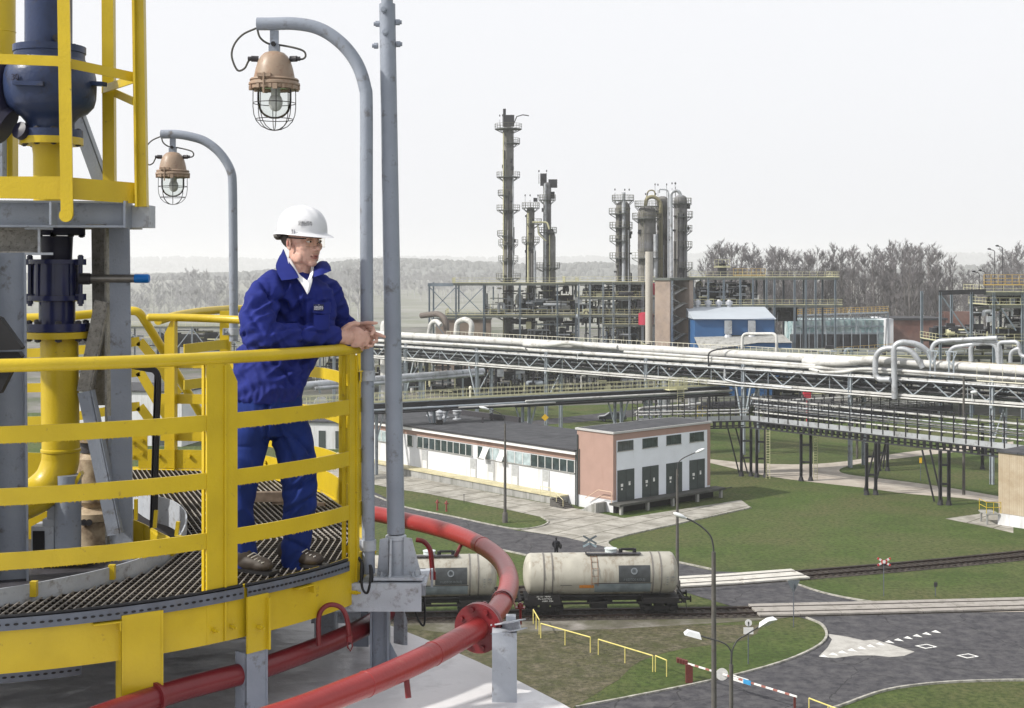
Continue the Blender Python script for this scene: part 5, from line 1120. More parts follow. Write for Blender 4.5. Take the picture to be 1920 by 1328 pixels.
def ax(x, b=.3):
    q = (x-960)/F; return (C0.x+D2.x*b-q*(C0.y+D2.y*b))/(-D1.x+q*D1.y)
for x0, x1, mt in ((706,726,WINL),(764,774,WING),(783,886,WING),(896,906,WING),(912,950,WINL),(951,996,WINL),(996,1078,WING)):
    a0, a1 = ax(x1), ax(x0); w_ = bb('window_band', mt, lb_, a0, a1, .26, .3, 3.35, 4.6); n = max(1, int(round((a1-a0)/1.15)))
    m = MB()
    for k in range(n+1): q = a0+(a1-a0)*k/n; bbox(m, q-.045, q+.045, .22, .26, 3.35, 4.6)
    m.build('glazing_bars', FRAME, w_, 0); bb('sill', CRETE, w_, a0-.05, a1+.05, .15, .3, 3.27, 3.35)
for x in (918, 950): 
    a0 = ax(x); m = MB(); m.extr([B(a0, .2, 4.55), B(a0+1, .2, 4.55), B(a0+1, -.45, 3.4), B(a0, -.45, 3.4)], Z*.03); m.build('open_casement', FRAME, lb_, 0)
for x in (797, 888, 921, 966, 1024):
    a0 = ax(x); d_ = bb('door', GDR, lb_, a0-.55, a0+.55, .24, .3, .96, 3.1); bb('kick_panel', FRAME, d_, a0-.4, a0+.4, .22, .24, 1.0, 1.9)
m = MB()
for k in range(7): bbox(m, 4.75+k*.32, 5.07+k*.32, -2.3, -.95, 0, .12+k*.12)
m.build('steps', mat('dark_steps', (.09,.085,.08), .9, var=.3, scale=2), lb_, 0)
m = MB(); m.tube([B(5.1, -2.2, .9), B(7.0, -2.2, 1.9), B(8.6, -2.2, 1.9)], .035, 6)
for q, z0, z1 in ((5.1, 0, .9), (6.1, .5, 1.4), (7.0, .9, 1.9), (8.6, .9, 1.9)): m.tube([B(q, -2.2, z0), B(q, -2.2, z1)], .03, 6)
m.build('handrail', mat('cream_rail', (.6, .55, .35), .6), lb_)
m = MB(); m.tube([B(5.6, .1, 5.3), B(5.6, .1, 0)], .08, 8); m.build('downpipe', GRD, lb_)
VENT = mat('vent_zinc', (.48, .50, .54), .4, metal=.4, var=.1, dirt=(.2, .18, .16), damt=.2, dscale=4)
for i, (x, y) in enumerate([(807,780),(835,784),(857,787),(824,796)]):
    c = G(x, y, 5.86); s = 1.0 if i < 3 else .85; t = thing('roof_ventilator', ['pale roof ventilator with conical cap, leftmost of the rear row of three', 'pale roof ventilator with conical cap, middle of the rear row of three', 'pale roof ventilator with conical cap, right end of the rear row of three', 'shorter roof ventilator on a black block in front of the row of three'][i], 'ventilator', c, 'ventilators on the dark flat roof')
    m = MB(); m.lathe(c, [(.55*s, 0), (.55*s, .12), (.3*s, .2)], 18) if i < 3 else m.box(c+Z*.28, (.75, .75, .62)); m.build('base', TRUCK if i == 3 else VENT, t, 30)
    z0 = .55 if i == 3 else .15
    m = MB(); m.lathe(c+Z*z0, [(.27*s, 0), (.3*s, .45), (.52*s, .55), (.52*s, .82), (.34*s, .86), (.6*s, .95), (.5*s, 1.05), (.001, 1.25)], 18); m.build('cowl', VENT, t, 30)
for x, y, h in ((905, 793, .7), (922, 788, .9)):
    m = MB(); c = G(x, y, 5.86); m.cyl(c, c+Z*h, .12, seg=8); tag(m.build('roof_pipe', DRK), 'shorter vent pipe on the dark flat roof' if h < .8 else 'taller vent pipe at the rear edge of the dark flat roof', 'pipe')
# brick building at the right edge
BRK = gmat('yellow_brick', [(.40,.33,.24), (.33,.26,.18), (.46,.40,.31)], [.8, .3], bump=.3, bs=5, crack=(1, .01, (.28,.22,.16), 0, 0), slab=(.5, .15, .01))
rb = thing('brick_building', 'yellowish brick building with white base cut by the right frame edge', 'building', G(1872, 984)); c = G(1872, 984)
def rbx(nm, mt, a0, a1, b0, b1, z0, z1):
    m = MB(); vs = [c+D1*-a+D2*b+Z*z for z in (z0, z1) for b in (b0, b1) for a in (a0, a1)]
    m.add(vs, [(0,2,3,1),(4,5,7,6),(0,1,5,4),(2,6,7,3),(0,4,6,2),(1,3,7,5)]); m.build(nm, mt, rb, 0)
rbx('wall', BRK, 0, 14, 0, 10, 1.15, 7.0); rbx('plinth', WHR, -.04, 14, -.04, 10, 0, 1.12); rbx('roof', BITU, -.15, 14, -.15, 10, 7.02, 7.2)
ld = thing('entry_landing', 'small concrete landing with yellow railing beside the brick building', 'landing', G(1856, 986)); q = G(1856, 984)
m = MB(); m.box(q+V(.2, .8, 1.05), (1.3, 2.2, .14)); m.box(q+V(-.3, -.1, .5), (.18, .18, 1.0)); m.box(q+V(-.3, 1.6, .5), (.18, .18, 1.0)); m.build('slab', CRETE, ld, 0)
m = MB()
for h in (1.7, 2.2): m.tube([q+V(1.0, -.2, h), q+V(-.4, -.2, h), q+V(-.4, 1.8, h)], .03, 6)
for p in ((1.0, -.2), (-.4, -.2), (-.4, 1.8), (.3, -.2)): m.tube([q+V(p[0], p[1], 1.1), q+V(p[0], p[1], 2.2)], .03, 6)
m.build('railing', YEL, ld)
# ---------------- street lamps ----------------
CPOLE = mat('concrete_pole', (.095, .09, .085), .85, var=.2, scale=2, dirt=(.08, .07, .06), damt=.3, dscale=3); ARM = mat('lamp_arm_dark', (.05, .05, .055), .5); HEADM = mat('lamp_head_white', (.66, .68, .70), .35, var=.06)
def head(m, c, d, s=1.):
    d = Vector(d).normalized(); a = d.cross(Z).normalized()
    M_ = Matrix((d, a, a.cross(d)*-1)).transposed(); m.ell(c+d*.35*s, (.42*s, .19*s, .13*s), M_, 12, 8); m.cyl(c-d*.1*s, c+d*.15*s, .07*s, seg=8)
def street_lamp(base, top, arm, label, r0=.13, r1=.09, hs_=1., armr=.04, group=None, pole=None, heads=None):
    t = thing('street_lamp', label, 'street lamp', base, group); m = MB(); m.tube([base, top], [r0, r1], 12); m.build('pole', pole or CPOLE, t, 40)
    m = MB(); m.lathe(base, [(r0*1.7, 0), (r0*1.6, .9), (r0*1.1, 1.0)], 12); m.build('base_sleeve', pole or CPOLE, t, 40)
    for a in arm:
        m = MB(); m.tube(arc(a, 5), armr, 8); m.build('arm', ARM, t, 60)
        m = MB(); head(m, a[-1], a[-1]-a[-2], hs_); m.build('lamp_head', HEADM, t, 60)
    return t
def bp(x, y): g = G(x, y); return g
b_ = bp(947, 980); Yl = b_.y
street_lamp(b_, P(947, 795, Yl), [[P(947, 795, Yl), P(945, 785, Yl), P(938, 776, Yl), P(925, 770, Yl), P(914, 767, Yl)]], 'street lamp standing on the grass strip in front of the long white building', .16, .09, 1.1)
b_ = bp(1270, 1112); Yl = b_.y
street_lamp(b_, P(1270, 880, Yl), [[P(1270, 880, Yl), P(1272, 868, Yl), P(1280, 860, Yl), P(1294, 853, Yl), P(1306, 848, Yl)]], 'street lamp rising behind the tank wagon in front of the four-door block', .15, .08, .9)
Yl = 70.; b_ = V(P(1339, 0, Yl).x, Yl, 0)
street_lamp(b_, P(1338, 1035, Yl), [[P(1338, 1035, Yl), P(1337, 1022, Yl), P(1332, 1005, Yl), P(1318, 990, Yl), P(1300, 978, Yl), P(1284, 971, Yl)]], 'tall street lamp with one long curved arm over the railway track', .15, .11, .85, .045)
Yl = 66.; b_ = V(P(1371, 0, Yl).x, Yl, 0)
dl = street_lamp(b_, P(1371, 1246, Yl), [], 'double-armed street lamp beside the barrier', .11, .10)
m = MB(); m.tube([P(1371, 1247, Yl), P(1372, 1222, Yl)], .05, 8); m.build('neck', ARM, dl)
for arm in ([P(1372, 1224, Yl), P(1364, 1211, Yl), P(1352, 1204, Yl), P(1336, 1199, Yl), P(1310, 1192, Yl)], [P(1372, 1224, Yl), P(1376, 1212, Yl), P(1384, 1200, Yl), P(1400, 1190, Yl-1), P(1432, 1170, Yl-2)]):
    m = MB(); m.tube(arc(arm, 5), .035, 8); m.build('arm', ARM, dl, 60)
    d = (arm[-1]-arm[-2]).normalized(); c = arm[-1]+d*.28; a = d.cross(Z).normalized(); up = a.cross(d); m = MB()
    pl = lambda w, l, h: [c+a*w-d*l+up*h, c+a*w+d*l+up*h, c-a*w+d*l+up*h, c-a*w-d*l+up*h]
    lo, hi = pl(.27, .42, -.10), pl(.19, .30, .12); m.add(lo+hi, [(3,2,1,0),(4,5,6,7),(0,1,5,4),(1,2,6,5),(2,3,7,6),(3,0,4,7)]); m.build('lamp_head', HEADM, dl, 0)
# ---------------- walking person on the road ----------------
BC = mat('dark_coat', (.012, .012, .018), .9, var=.2)
fb = G(1043, 1047); fb.z = .03
wp = thing('person', 'distant person in black clothes walking away along the road behind the tank wagon', 'person', fb); A = lambda x, y, z: fb+V(x, y, z)
m = MB()
m.tube([A(-.09, 0, .06), A(-.10, .03, .5), A(-.09, 0, .9)], [.06, .075, .10], 10); m.tube([A(.10, .15, .06), A(.10, .06, .5), A(.08, 0, .9)], [.06, .075, .10], 10)
m.tube([A(0, 0, .85), A(0, 0, 1.1), A(0, 0, 1.35), A(0, 0, 1.48)], [.17, .18, .22, .14], 14); m.tube([A(-.2, 0, 1.42), A(-.32, .05, 1.15), A(-.24, -.1, .95)], [.08, .07, .05], 10); m.tube([A(.2, 0, 1.42), A(.32, 0, 1.15), A(.28, .05, .92)], [.08, .07, .05], 10)
m.ell(A(0, .02, 1.05), (.24, .17, .32)); m.tube([A(0, 0, 1.45), A(0, 0, 1.58)], .06, 10); m.ell(A(0, 0, 1.65), (.09, .10, .12)); m.ell(A(-.1, -.08, .04), (.06, .13, .05)); m.ell(A(.1, .1, .04), (.06, .13, .05))
bake_union(m, .02, 2).build('body', BC, wp, 0).data.shade_smooth()
m = MB(); m.ell(A(.36, .0, 1.02), (.13, .17, .24)); m.tube([A(.3, 0, 1.2), A(.18, 0, 1.45)], .025, 6); m.build('shoulder_bag', BLK, wp, 60)
m = MB(); m.ell(A(0, .02, 1.68), (.098, .105, .105)); m.build('hair', BLK, wp, 60)
# ---------------- signs ----------------
WRP = mat('sign_white', (.68, .68, .68), .5, var=.05); SRD = mat('sign_red', (.45, .03, .03), .5); SGB = mat('sign_back_grey', (.12, .14, .16), .5); SYL = mat('sign_yellow', (.7, .42, .02), .5)
def sign(base, h, label, name='railway_crossing_sign', cat='sign'):
    t = thing(name, label, cat, base); m = MB(); m.cyl(base, base+Z*h, .035, seg=8); m.build('pole', GALV, t); return t
b_ = G(1106, 1072); t = sign(b_, 2.5, 'double cross railway sign seen from behind, poking above the tank wagon'); 
for dz, bl in ((.05, SGB), (-.42, mat('sign_pale_back', (.30, .38, .44), .5))):
    for s in (-1, 1):
        m = MB(); c = b_+Z*(2.55+dz)+V(0, .04+(.02 if s > 0 else 0), 0); m.beam(c+V(-.55, 0, -.32*s), c+V(.55, 0, .32*s), .02, .16, (0, 0, 1))
        if dz < 0:
            m = MB(); m.beam(c+V(-.55, 0, -.1), c+V(0, 0, .18), .02, .16) if s > 0 else m.beam(c+V(0, .0, .18), c+V(.55, 0, -.1), .02, .16)
        m.build('cross_arm', bl, t, 0)
b_ = G(1657, 1118); t = sign(b_, 2.6, 'red and white double cross railway sign in front of the curving track')
for s in (-1, 1):
    c = b_+Z*2.62+V(0, -.05-.02*(s > 0), 0); a, e = c+V(-.5, 0, -.28*s), c+V(.5, 0, .28*s)
    m = MB(); m.beam(a, e, .02, .16); ca = m.build('cross_arm', WRP, t, 0)
    for q0, q1 in ((0, .14), (.3, .42), (.62, .74), (.88, 1)): m = MB(); m.beam(a.lerp(e, q0)+V(0, -.012, 0), a.lerp(e, q1)+V(0, -.012, 0), .01, .162); m.build('red_band', SRD, ca, 0)
m = MB(); m.box(b_+V(0, -.10, 2.62), (.2, .02, .22)); m.build('centre_plate', WRP, t, 0)
b_ = G(1488, 1176); t = sign(b_, 3.0, 'grey back of a downward triangle give-way sign beside the level crossing', 'give_way_sign'); m = MB(); c = b_+Z*2.85; m.extr([c+V(-.45, .04, .38), c+V(.45, .04, .38), c+V(.06, .04, -.4), c+V(-.06, .04, -.4)], V(0, .02, 0)); m.build('triangle_plate', SGB, t, 0)
b_ = G(1403, 1245); t = sign(b_, 2.7, 'round white sign above a square white plate on the grass island', 'road_sign')
m = MB(); m.lathe(b_+V(0, -.06, 2.6), [(.001, 0), (.22, 0), (.22, .02), (.001, .02)], 24, V(0, -1, 0)); m.build('round_plate', WRP, t, 30)
m = MB(); m.lathe(b_+V(0, -.085, 2.6), [(.05, 0), (.05, .01)], 12, V(0, -1, 0)); m.box(b_+V(0, -.09, 2.55), (.05, .01, .26)); m.build('symbol', BLK, t, 0)
m = MB(); m.box(b_+V(0, -.06, 2.1), (.62, .02, .42)); m.build('square_plate', WRP, t, 0)
b_ = G(1754, 1117); t = sign(b_, .95, 'tiny dark track marker on a short post on the right lawn', 'track_marker', 'marker'); m = MB(); m.box(b_+V(0, -.05, .85), (.26, .03, .34)); m.box(b_+V(0, -.07, .85), (.1, .01, .16)); m.build('plate', DRK, t, 0)
b_ = G(1022, 808); b_ = V(b_.x, 195, 0); t = sign(V(P(1022, 0, 205).x, 205, 0), 4.8, 'small orange diamond sign on the rear lawn under the pipe bridge', 'priority_sign'); b_ = V(P(1022, 0, 205).x, 205, 0); c = P(1022, 783, 205)
m = MB(); m.extr([c+V(-.55, -.1, 0), c+V(0, -.1, -.55), c+V(.55, -.1, 0), c+V(0, -.1, .55)], V(0, .02, 0)); m.build('diamond_plate', SYL, t, 0)
b_ = G(1726, 902); t = sign(b_, 2.6, 'small yellow sign standing between the legs of the grey footbridge', 'warning_sign'); m = MB(); m.box(b_+V(0, -.05, 2.4), (.3, .03, .62)); m.build('plate', SYL, t, 0)
# ---------------- barrier ----------------
BRR = mat('barrier_white', (.7, .7, .68), .5); BRD = mat('barrier_rust_red', (.12, .03, .025), .6, var=.2)
b0 = G(1292, 1280); e0 = V(P(1490, 0, 76).x, 76, 0); t = thing('road_barrier', 'red and white lowered road barrier with a round disc crossing the lower road', 'barrier', b0)
m = MB(); m.box(b0+Z*.55, (.42, .3, 1.1)); m.build('post', BRD, t, 0); m = MB(); m.box(e0+Z*.48, (.12, .12, .96)); m.build('rest_post', BRD, t, 0)
a_ = b0+Z*1.12; e_ = e0+Z*1.0; d = (e_-a_); m = MB(); m.beam(a_-d*.08, e_+d*.02, .07, .09); arm = m.build('boom', BRR, t, 0)
for k in range(9): m = MB(); q = .06+k*.107; m.beam(a_+d*q, a_+d*(q+.04), .075, .095); m.build('red_stripe', mat('faded_stripe', (.30, .12, .10), .6), arm, 0)
m = MB()
for k in range(4): m.box(a_-d*(.03+.028*k)+Z*.03, (.16, .3, .26))
m.build('counterweight', BRD, t, 0); c = a_+d*.325; m = MB(); m.lathe(c+V(0, -.08, 0), [(.001, 0), (.36, 0), (.36, .02), (.001, .02)], 28, V(0, -1, 0)); m.build('disc', BRR, t, 30)
c = a_+d*.5; m = MB(); m.beam(c-d*.09+Z*-.12, c+d*.09+Z*-.12, .03, .1); m.beam(c-d*.09+Z*.12, c+d*.08+Z*.12, .03, .05); m.build('sign_frame', BRR, t, 0); m = MB(); m.beam(c+d*.03+V(0, -.06, -.02), c+d*.1+V(0, -.06, -.02), .03, .26); m.build('blue_plate', mat('plate_blue', (.04, .25, .5), .5), t, 0)
# ---------------- yellow hoop rails ----------------
YR = mat('pale_yellow_tube', (.60, .52, .17), .55, var=.12, scale=3)
hoops = [([(1000,1170),(1011,1190)], 'steep short yellow hoop rail at the track edge', 3), ([(1014,1197),(1061,1211),(1107,1224)], 'yellow hoop rail next after the steep one, left of the gap', 3), ([(1122,1228),(1169,1244),(1224,1260)], 'longest yellow hoop rail right of the gap on the dry grass', 3), ([(1229,1260),(1250,1269)], 'short yellow hoop rail nearest the red barrier post', 2), ([(1517,1343),(1590,1372)], 'pale yellow hoop rail at the bottom frame edge by the barrier end', 3)]
for pts, lbl, n in hoops:
    q = [G(*p) for p in pts]; t = thing('hoop_rail', lbl, 'railing', q[0], 'yellow hoop rails on the verge'); hh = 1.0
    m = MB(); m.tube([p+Z*hh for p in ([q[0]]+[q[-1]])], .04, 8); m.build('top_rail', YR, t)
    for k in range(n):
        c = q[0].lerp(q[-1], k/(n-1)); m = MB(); m.cyl(c, c+Z*hh, .035, seg=8); m.build('post', YR, t)
# hydrants
HYD = mat('hydrant_red', (.22, .05, .045), .6, var=.25)
for i, (x, y) in enumerate(((820,957),(837,959))):
    c = G(x, y); t = thing('fire_hydrant', ['rusty red hydrant on the left on the grass strip', 'rusty red hydrant on the right, nearer the lamp post'][i], 'hydrant', c, 'hydrants on the grass strip')
    m = MB(); m.lathe(c, [(.14, 0), (.14, .06), (.085, .08), (.085, .75), (.13, .78), (.13, .86), (.10, .9), (.10, 1.0), (.05, 1.08), (.001, 1.1)], 14); m.build('barrel', HYD, t, 40)
    m = MB(); m.cyl(c+V(-.22, 0, .8), c+V(.22, 0, .8), .06, seg=10); m.build('outlet', HYD, t)
m = MB(); c = G(870, 944); m.cyl(c, c+Z*.9, .03, seg=6); m.box(c+Z*.9, (.12, .03, .1)); tag(m.build('marker_post', DRK), 'thin dark marker post on the grass strip right of the hydrants', 'post')
# car
CARM = mat('dark_car_paint', (.03, .035, .045), .25, coat=.6, var=.05); CG = mat('car_glass', (.02, .025, .03), .05, spec=.8); TYRE = BLK
c = G(1148, 790); ct = thing('car', 'dark grey car with a pale nose driving on the rear road', 'car', c); A = lambda x, y, z: c+V(x, y, z)
m = MB(); pr = [(-2.2,.35),(-2.25,.62),(-2.1,.82),(-1.2,.92),(-.45,1.42),(.95,1.42),(1.75,.98),(2.2,.92),(2.25,.5),(2.2,.35)]
m.extr([A(x, -.85, z) for x, z in pr], V(0, 1.7, 0)); m.build('body', CARM, ct, 20)
m = MB(); m.extr([A(x, -.86, z) for x, z in ((-1.0,.94),(-.42,1.36),(.9,1.36),(1.5,.98))], V(0, 1.72, 0)); m.build('side_windows', CG, ct, 0)
m = MB(); m.extr([A(-1.22, -.7, .94), A(-1.22, .7, .94), A(-.50, .65, 1.41), A(-.50, -.65, 1.41)], V(-.02, 0, .02)); m.build('windscreen', mat('bright_windscreen', (.5, .52, .55), .1), ct, 0)
m = MB(); m.box(A(-2.22, 0, .6), (.12, 1.6, .32)); m.extr([A(-2.12, -.8, .83), A(-2.12, .8, .83), A(-1.25, .8, .93), A(-1.25, -.8, .93)], Z*.015); m.build('pale_nose', mat('car_white', (.55, .56, .57), .3, coat=.5), ct, 0)
for wx in (-1.4, 1.4):
    for wy in (-.8, .8): m = MB(); m.cyl(A(wx, wy-.1, .32), A(wx, wy+.1, .32), .32, seg=16); w_ = m.build('wheel', BLK, ct, 30); m = MB(); m.cyl(A(wx, wy-.115, .32), A(wx, wy+.115, .32), .18, seg=12); m.build('rim', GALV, w_, 30)
# small white structures seen past the worker and between the pipes at the left
for nm, (x, y), w, d_, h, lbl in (('white_shed', (612, 842), 8, 6, 3.6, 'small white flat shed seen between the worker and the railing post'), ('white_workshop', (250, 835), 17, 12, 7.5, 'white building glimpsed through the yellow bars at the left'), ('white_hall', (180, 762), 16, 10, 6.0, 'pale hall far behind the grey column at the left')):
    c = G(x, y); t = thing(nm, lbl, 'building', c); m = MB(); m.box(c+V(0, d_/2, h/2), (w, d_, h), -.2); m.build('wall', WHR, t, 0); m = MB(); m.box(c+V(0, d_/2, h+.1), (w+.5, d_+.5, .2), -.2); m.build('roof', BITU, t, 0)
    m = MB(); M_ = Matrix.Rotation(-.2, 3, 'Z')
    for k in range(3): m.box(c+V(0, d_/2, 0)+M_ @ V(-w*.3+k*w*.3, -d_/2-.03, 1.3), (w*.12, .08, 2.4), -.2)
    m.build('doors', GRD, t, 0)
# ================= PIPE BRIDGES =================
PIPW = mat('insulated_pipe_cladding', (.50, .50, .49), .5, metal=0, var=.12, scale=.8, dirt=(.22, .21, .19), damt=.3, dscale=.7)
PIPS = mat('silver_cladding', (.40, .42, .45), .4, metal=.3, var=.15, scale=.8, dirt=(.16, .15, .14), damt=.3, dscale=1)
BSTL = mat('bridge_steel_paint', (.30, .34, .38), .55, var=.12, scale=1, dirt=(.12, .10, .09), damt=.3, dscale=1)
DSTL = mat('dark_bridge_steel', (.028, .028, .034), .65, var=.3, scale=1)
PYEL = mat('pale_green_yellow_rail', (.56, .54, .34), .6, var=.12, scale=2); CRM = mat('cream_railing', (.60, .58, .48), .6, var=.1, scale=2)
def railing(name, pts, h, step, mt, parent, r=.035, toe=True, mids=(.5,)):
    m = MB()
    for f_ in (1.,)+tuple(mids):
        for a, b in zip(pts, pts[1:]): m.beam(a+Z*h*f_, b+Z*h*f_, r*1.6, r*1.6)
    if toe:
        for a, b in zip(pts, pts[1:]): m.beam(a+Z*.08, b+Z*.08, .02, .14)
    for a, b in zip(pts, pts[1:]):
        L = (b-a).length; n = max(1, int(round(L/step)))
        for k in range(n+1): c = a.lerp(b, k/n); m.beam(c, c+Z*h, r*1.6, r*1.6, (0, 1, 0))
    return m.build(name, mt, parent, 0)
MA_, MB_ = V(-18.5, 233, 0), V(58.3, 155, 0); MD = (MB_-MA_).normalized(); MN = V(-MD.y, MD.x, 0)   # MN points away from the camera
def mt_(x):
    q = (x-960)/F; return (MA_.y*q-MA_.x)/((MB_.x-MA_.x)-q*(MB_.y-MA_.y))
def mp_(x, off=0, z=0): return MA_.lerp(MB_, mt_(x))+MN*off+Z*z
br1 = thing('pipe_bridge', 'long main pipe bridge on lattice trusses crossing the picture behind the workshop', 'pipe bridge', MA_)
X0, X1 = 560, 2050
for off in (-1.6, 1.6):
    m = MB(); m.beam(mp_(X0, off, 11.5), mp_(X1, off, 11.5), .22, .26); m.build('top_chord', BSTL if off > 0 else PIPW, br1, 0)
    m = MB(); m.beam(mp_(X0, off, 9.5), mp_(X1, off, 9.5), .22, .26); m.build('bottom_chord', BSTL if off > 0 else PIPW, br1, 0)
    m = MB(); a, b = mp_(X0, off, 0), mp_(X1, off, 0); n = 32
    for k in range(n):
        p, q, r_ = a.lerp(b, k/n), a.lerp(b, (k+.5)/n), a.lerp(b, (k+1)/n); m.beam(p+Z*11.4, q+Z*9.6, .12, .12); m.beam(q+Z*9.6, r_+Z*11.4, .12, .12)
        if k % 2: m.beam(p+Z*9.6, p+Z*11.4, .09, .09, (0, 1, 0))
    m.build('lattice', BSTL, br1, 0)
m = MB(); n = 60; a, b = mp_(X0, 0, 0), mp_(X1, 0, 0)
for k in range(n): c = a.lerp(b, (k+.3)/n); m.beam(c-MN*2.0+Z*11.75, c+MN*2.2+Z*11.75, .12, .14); m.beam(c-MN*1.6+Z*9.4, c+MN*1.6+Z*9.4, .1, .12)
m.build('cross_bearer', DSTL, br1, 0)
m = MB(); m.beam(mp_(X0, .9, 9.75), mp_(X1, .9, 9.75), .8, .05); m.build('inner_walkway', PIPW, br1, 0)
def prun(off, z, r, mt, x0=X0, x1=X1, par=br1, wob=0, n=30, seed=0):
    rd = random.Random(seed); pts = []
    for k in range(n+1): pts.append(mp_(x0, off, z).lerp(mp_(x1, off, z), k/n)+MN*rd.uniform(-wob, wob))
    m = MB(); m.tube(pts, r, 12); 
    a, b = mp_(x0, off, z), mp_(x1, off, z); L = (b-a).length; d = (b-a).normalized()
    for k in range(int(L/6)): c = a+d*(k*6+3); m.tube([c-d*.06, c+d*.06], r*1.03, 12)
    return m.build('pipe', mt, par, 40)
prun(.35, 12.65+.5, .58, PIPW, seed=1); prun(-1.15, 12.15, .27, PIPW, seed=2); prun(1.5, 12.3, .3, PIPS, seed=3); prun(-1.9, 11.35, .10, PIPS, seed=4)
prun(-.8, 10.9, .13, DSTL); prun(0, 10.3, .2, DSTL); prun(-1.0, 10.0, .12, DSTL); prun(.5, 10.9, .14, PIPS); prun(-.3, 11.0, .1, DSTL); prun(-1.75, 9.15, .11, PIPW); prun(-1.2, 9.0, .09, DSTL); prun(.9, 8.9, .18, DSTL); prun(-.55, 12.05, .15, DSTL); prun(2.2, 12.0, .16, DSTL)
# second thick pipe that starts mid span, with swelling bends
for xs, r in (([(985, 646, 0), (1010, 647, -.6), (1050, 646, -1.4), (1075, 643, -1.0), (1110, 648, -.2), (1160, 652, 0)], .36), ([(1510, 678, 0), (1550, 680, -.9), (1590, 680, -1.3), (1640, 675, -1.0), (1700, 679, -.4), (1760, 684, -.3), (2050, 706, -.3)], .48), ([(760, 640, -1), (972, 652, -1.5), (1000, 655, -1.5)], .22), ([(1180, 660, -.9), (1300, 668, -1), (1540, 686, -1)], .2), ([(1530, 692, -1.2), (1560, 698, -1.6), (1600, 697, -1.6), (1640, 692, -1.2), (1790, 702, -1.2), (2050, 720, -1.2)], .2)):
    m = MB(); pts = []
    for x, y, off in xs:
        c = mp_(x, off-.2, 0); c.z = HC-(y-500)*c.y/F; pts.append(c)
    m.tube(arc(pts, 5), r, 12); m.build('pipe', PIPW, br1, 50)
# hangers / posts
for x, zb in ((775, 0), (908, 0), (1038, 0), (1225, 0), (1407, 0), (1607, 0), (1872, 0), (640, 0)):
    m = MB(); 
    for off in (-1.6, 1.6): m.ibeam(mp_(x, off, 0), mp_(x, off, 12.0), .42, .42, .05, MD)
    m.beam(mp_(x, -1.9, 8.9), mp_(x, 1.9, 8.9), .3, .3); m.beam(mp_(x, -1.6, 4.5), mp_(x, 1.6, 4.5), .2, .2); m.beam(mp_(x, -1.6, 4.5), mp_(x, 1.6, 8.8), .14, .14); m.build('trestle', BSTL, br1, 0)
for x, dx in ((908, -16), (1407, -14), (1407, 14), (775, 15)):
    m = MB(); a = mp_(x+dx, -1.6, 9.3); b = mp_(x, -1.6, 3.5) if dx < 0 else mp_(x, -1.6, 3.5); m.beam(a, b, .2, .2); m.build('strut', BSTL, br1, 0)
railing('top_railing', [mp_(820, 2.1, 13.0), mp_(1120, 2.1, 13.0), mp_(1540, 2.1, 13.0)], 1.15, .95, CRM, br1, .04)
railing('top_railing', [mp_(1540, 2.6, 12.6), mp_(1700, 2.6, 12.6)], 1.1, 2.2, PYEL, br1, .03, False)
railing('top_railing', [mp_(1745, 1.4, 12.6), mp_(2050, 1.4, 12.6)], 1.1, 1.9, mat('tan_railing', (.50, .42, .25), .6), br1, .035, False, (.33, .66))
railing('service_railing', [mp_(1850, -2.4, 11.8), mp_(2050, -2.4, 11.8)], 1.9, 1.5, CRM, br1, .03, True, ())
# expansion loops
def ploop(pts, r, mt=PIPS, rad=1.4, off=0, name='expansion_loop'):
    q = []
    for p in pts:
        c = mp_(p[0], off+(p[2] if len(p) > 2 else 0), 0); c.z = HC-(p[1]-500)*c.y/F; q.append(c)
    m = MB(); m.tube(rnd(q, rad, 8), r, 14); return m.build(name, mt, br1, 60)
ploop([(1695,748,-2.2),(1693,640,-2.2),(1730,645,-1),(1745,665,0),(1748,690,.2)], .36, PIPS, 1.9); ploop([(1690,712,-2.6),(1662,712,-2.6),(1662,652,-2.6),(1722,655,-1.6),(1738,690,-1)], .34, PIPS, 2.0)
ploop([(1746,680,0),(1748,640,0),(1800,637,.5),(1862,634,1)], .27, PIPS, 1.4); ploop([(1774,682,.5),(1777,652,.5),(1820,645,1),(1858,643,1.5),(1860,680,1.5)], .25, PIPS, 1.2); ploop([(1813,678,1),(1812,645,1),(1838,637,1),(1862,642,1.5),(1866,682,1.5)], .27, PIPS, 1.2)
ploop([(1868,682,.6),(1868,642,.6),(1905,641,.6),(1907,662,.6)], .22, PIPS, .5); ploop([(1893,680,.2),(1893,660,.2),(1910,652,.2),(1912,668,.2),(1960,672,.2)], .22, PIPS, .6)
ploop([(1378,655,1.6),(1379,626,1.6),(1443,626,1.6),(1443,660,1.6)], .2, PIPW, .8, 0, 'portal_loop'); ploop([(1344,700,-1.8),(1343,662,-1.8),(1352,656,-1.4),(1376,652,.5)], .10, DSTL, .5, 0, 'vent_pipe'); ploop([(1375,706,-1.8),(1374,690,-1.8),(1373,712,-1.8),(1400,718,-1.8),(1500,728,-1.8)], .13, PIPS, .5)
ploop([(830,628,3),(832,604,3),(848,598,3),(860,606,3),(858,628,3)], .45, PIPW, .8); ploop([(779,628,3),(783,606,3),(793,601,3),(802,610,3)], .4, PIPW, .8)
ploop([(757,592,4),(790,588,4),(803,600,4),(804,622,4)], .5, mat('brown_duct', (.12, .10, .09), .7), 1.2, 0, 'duct')
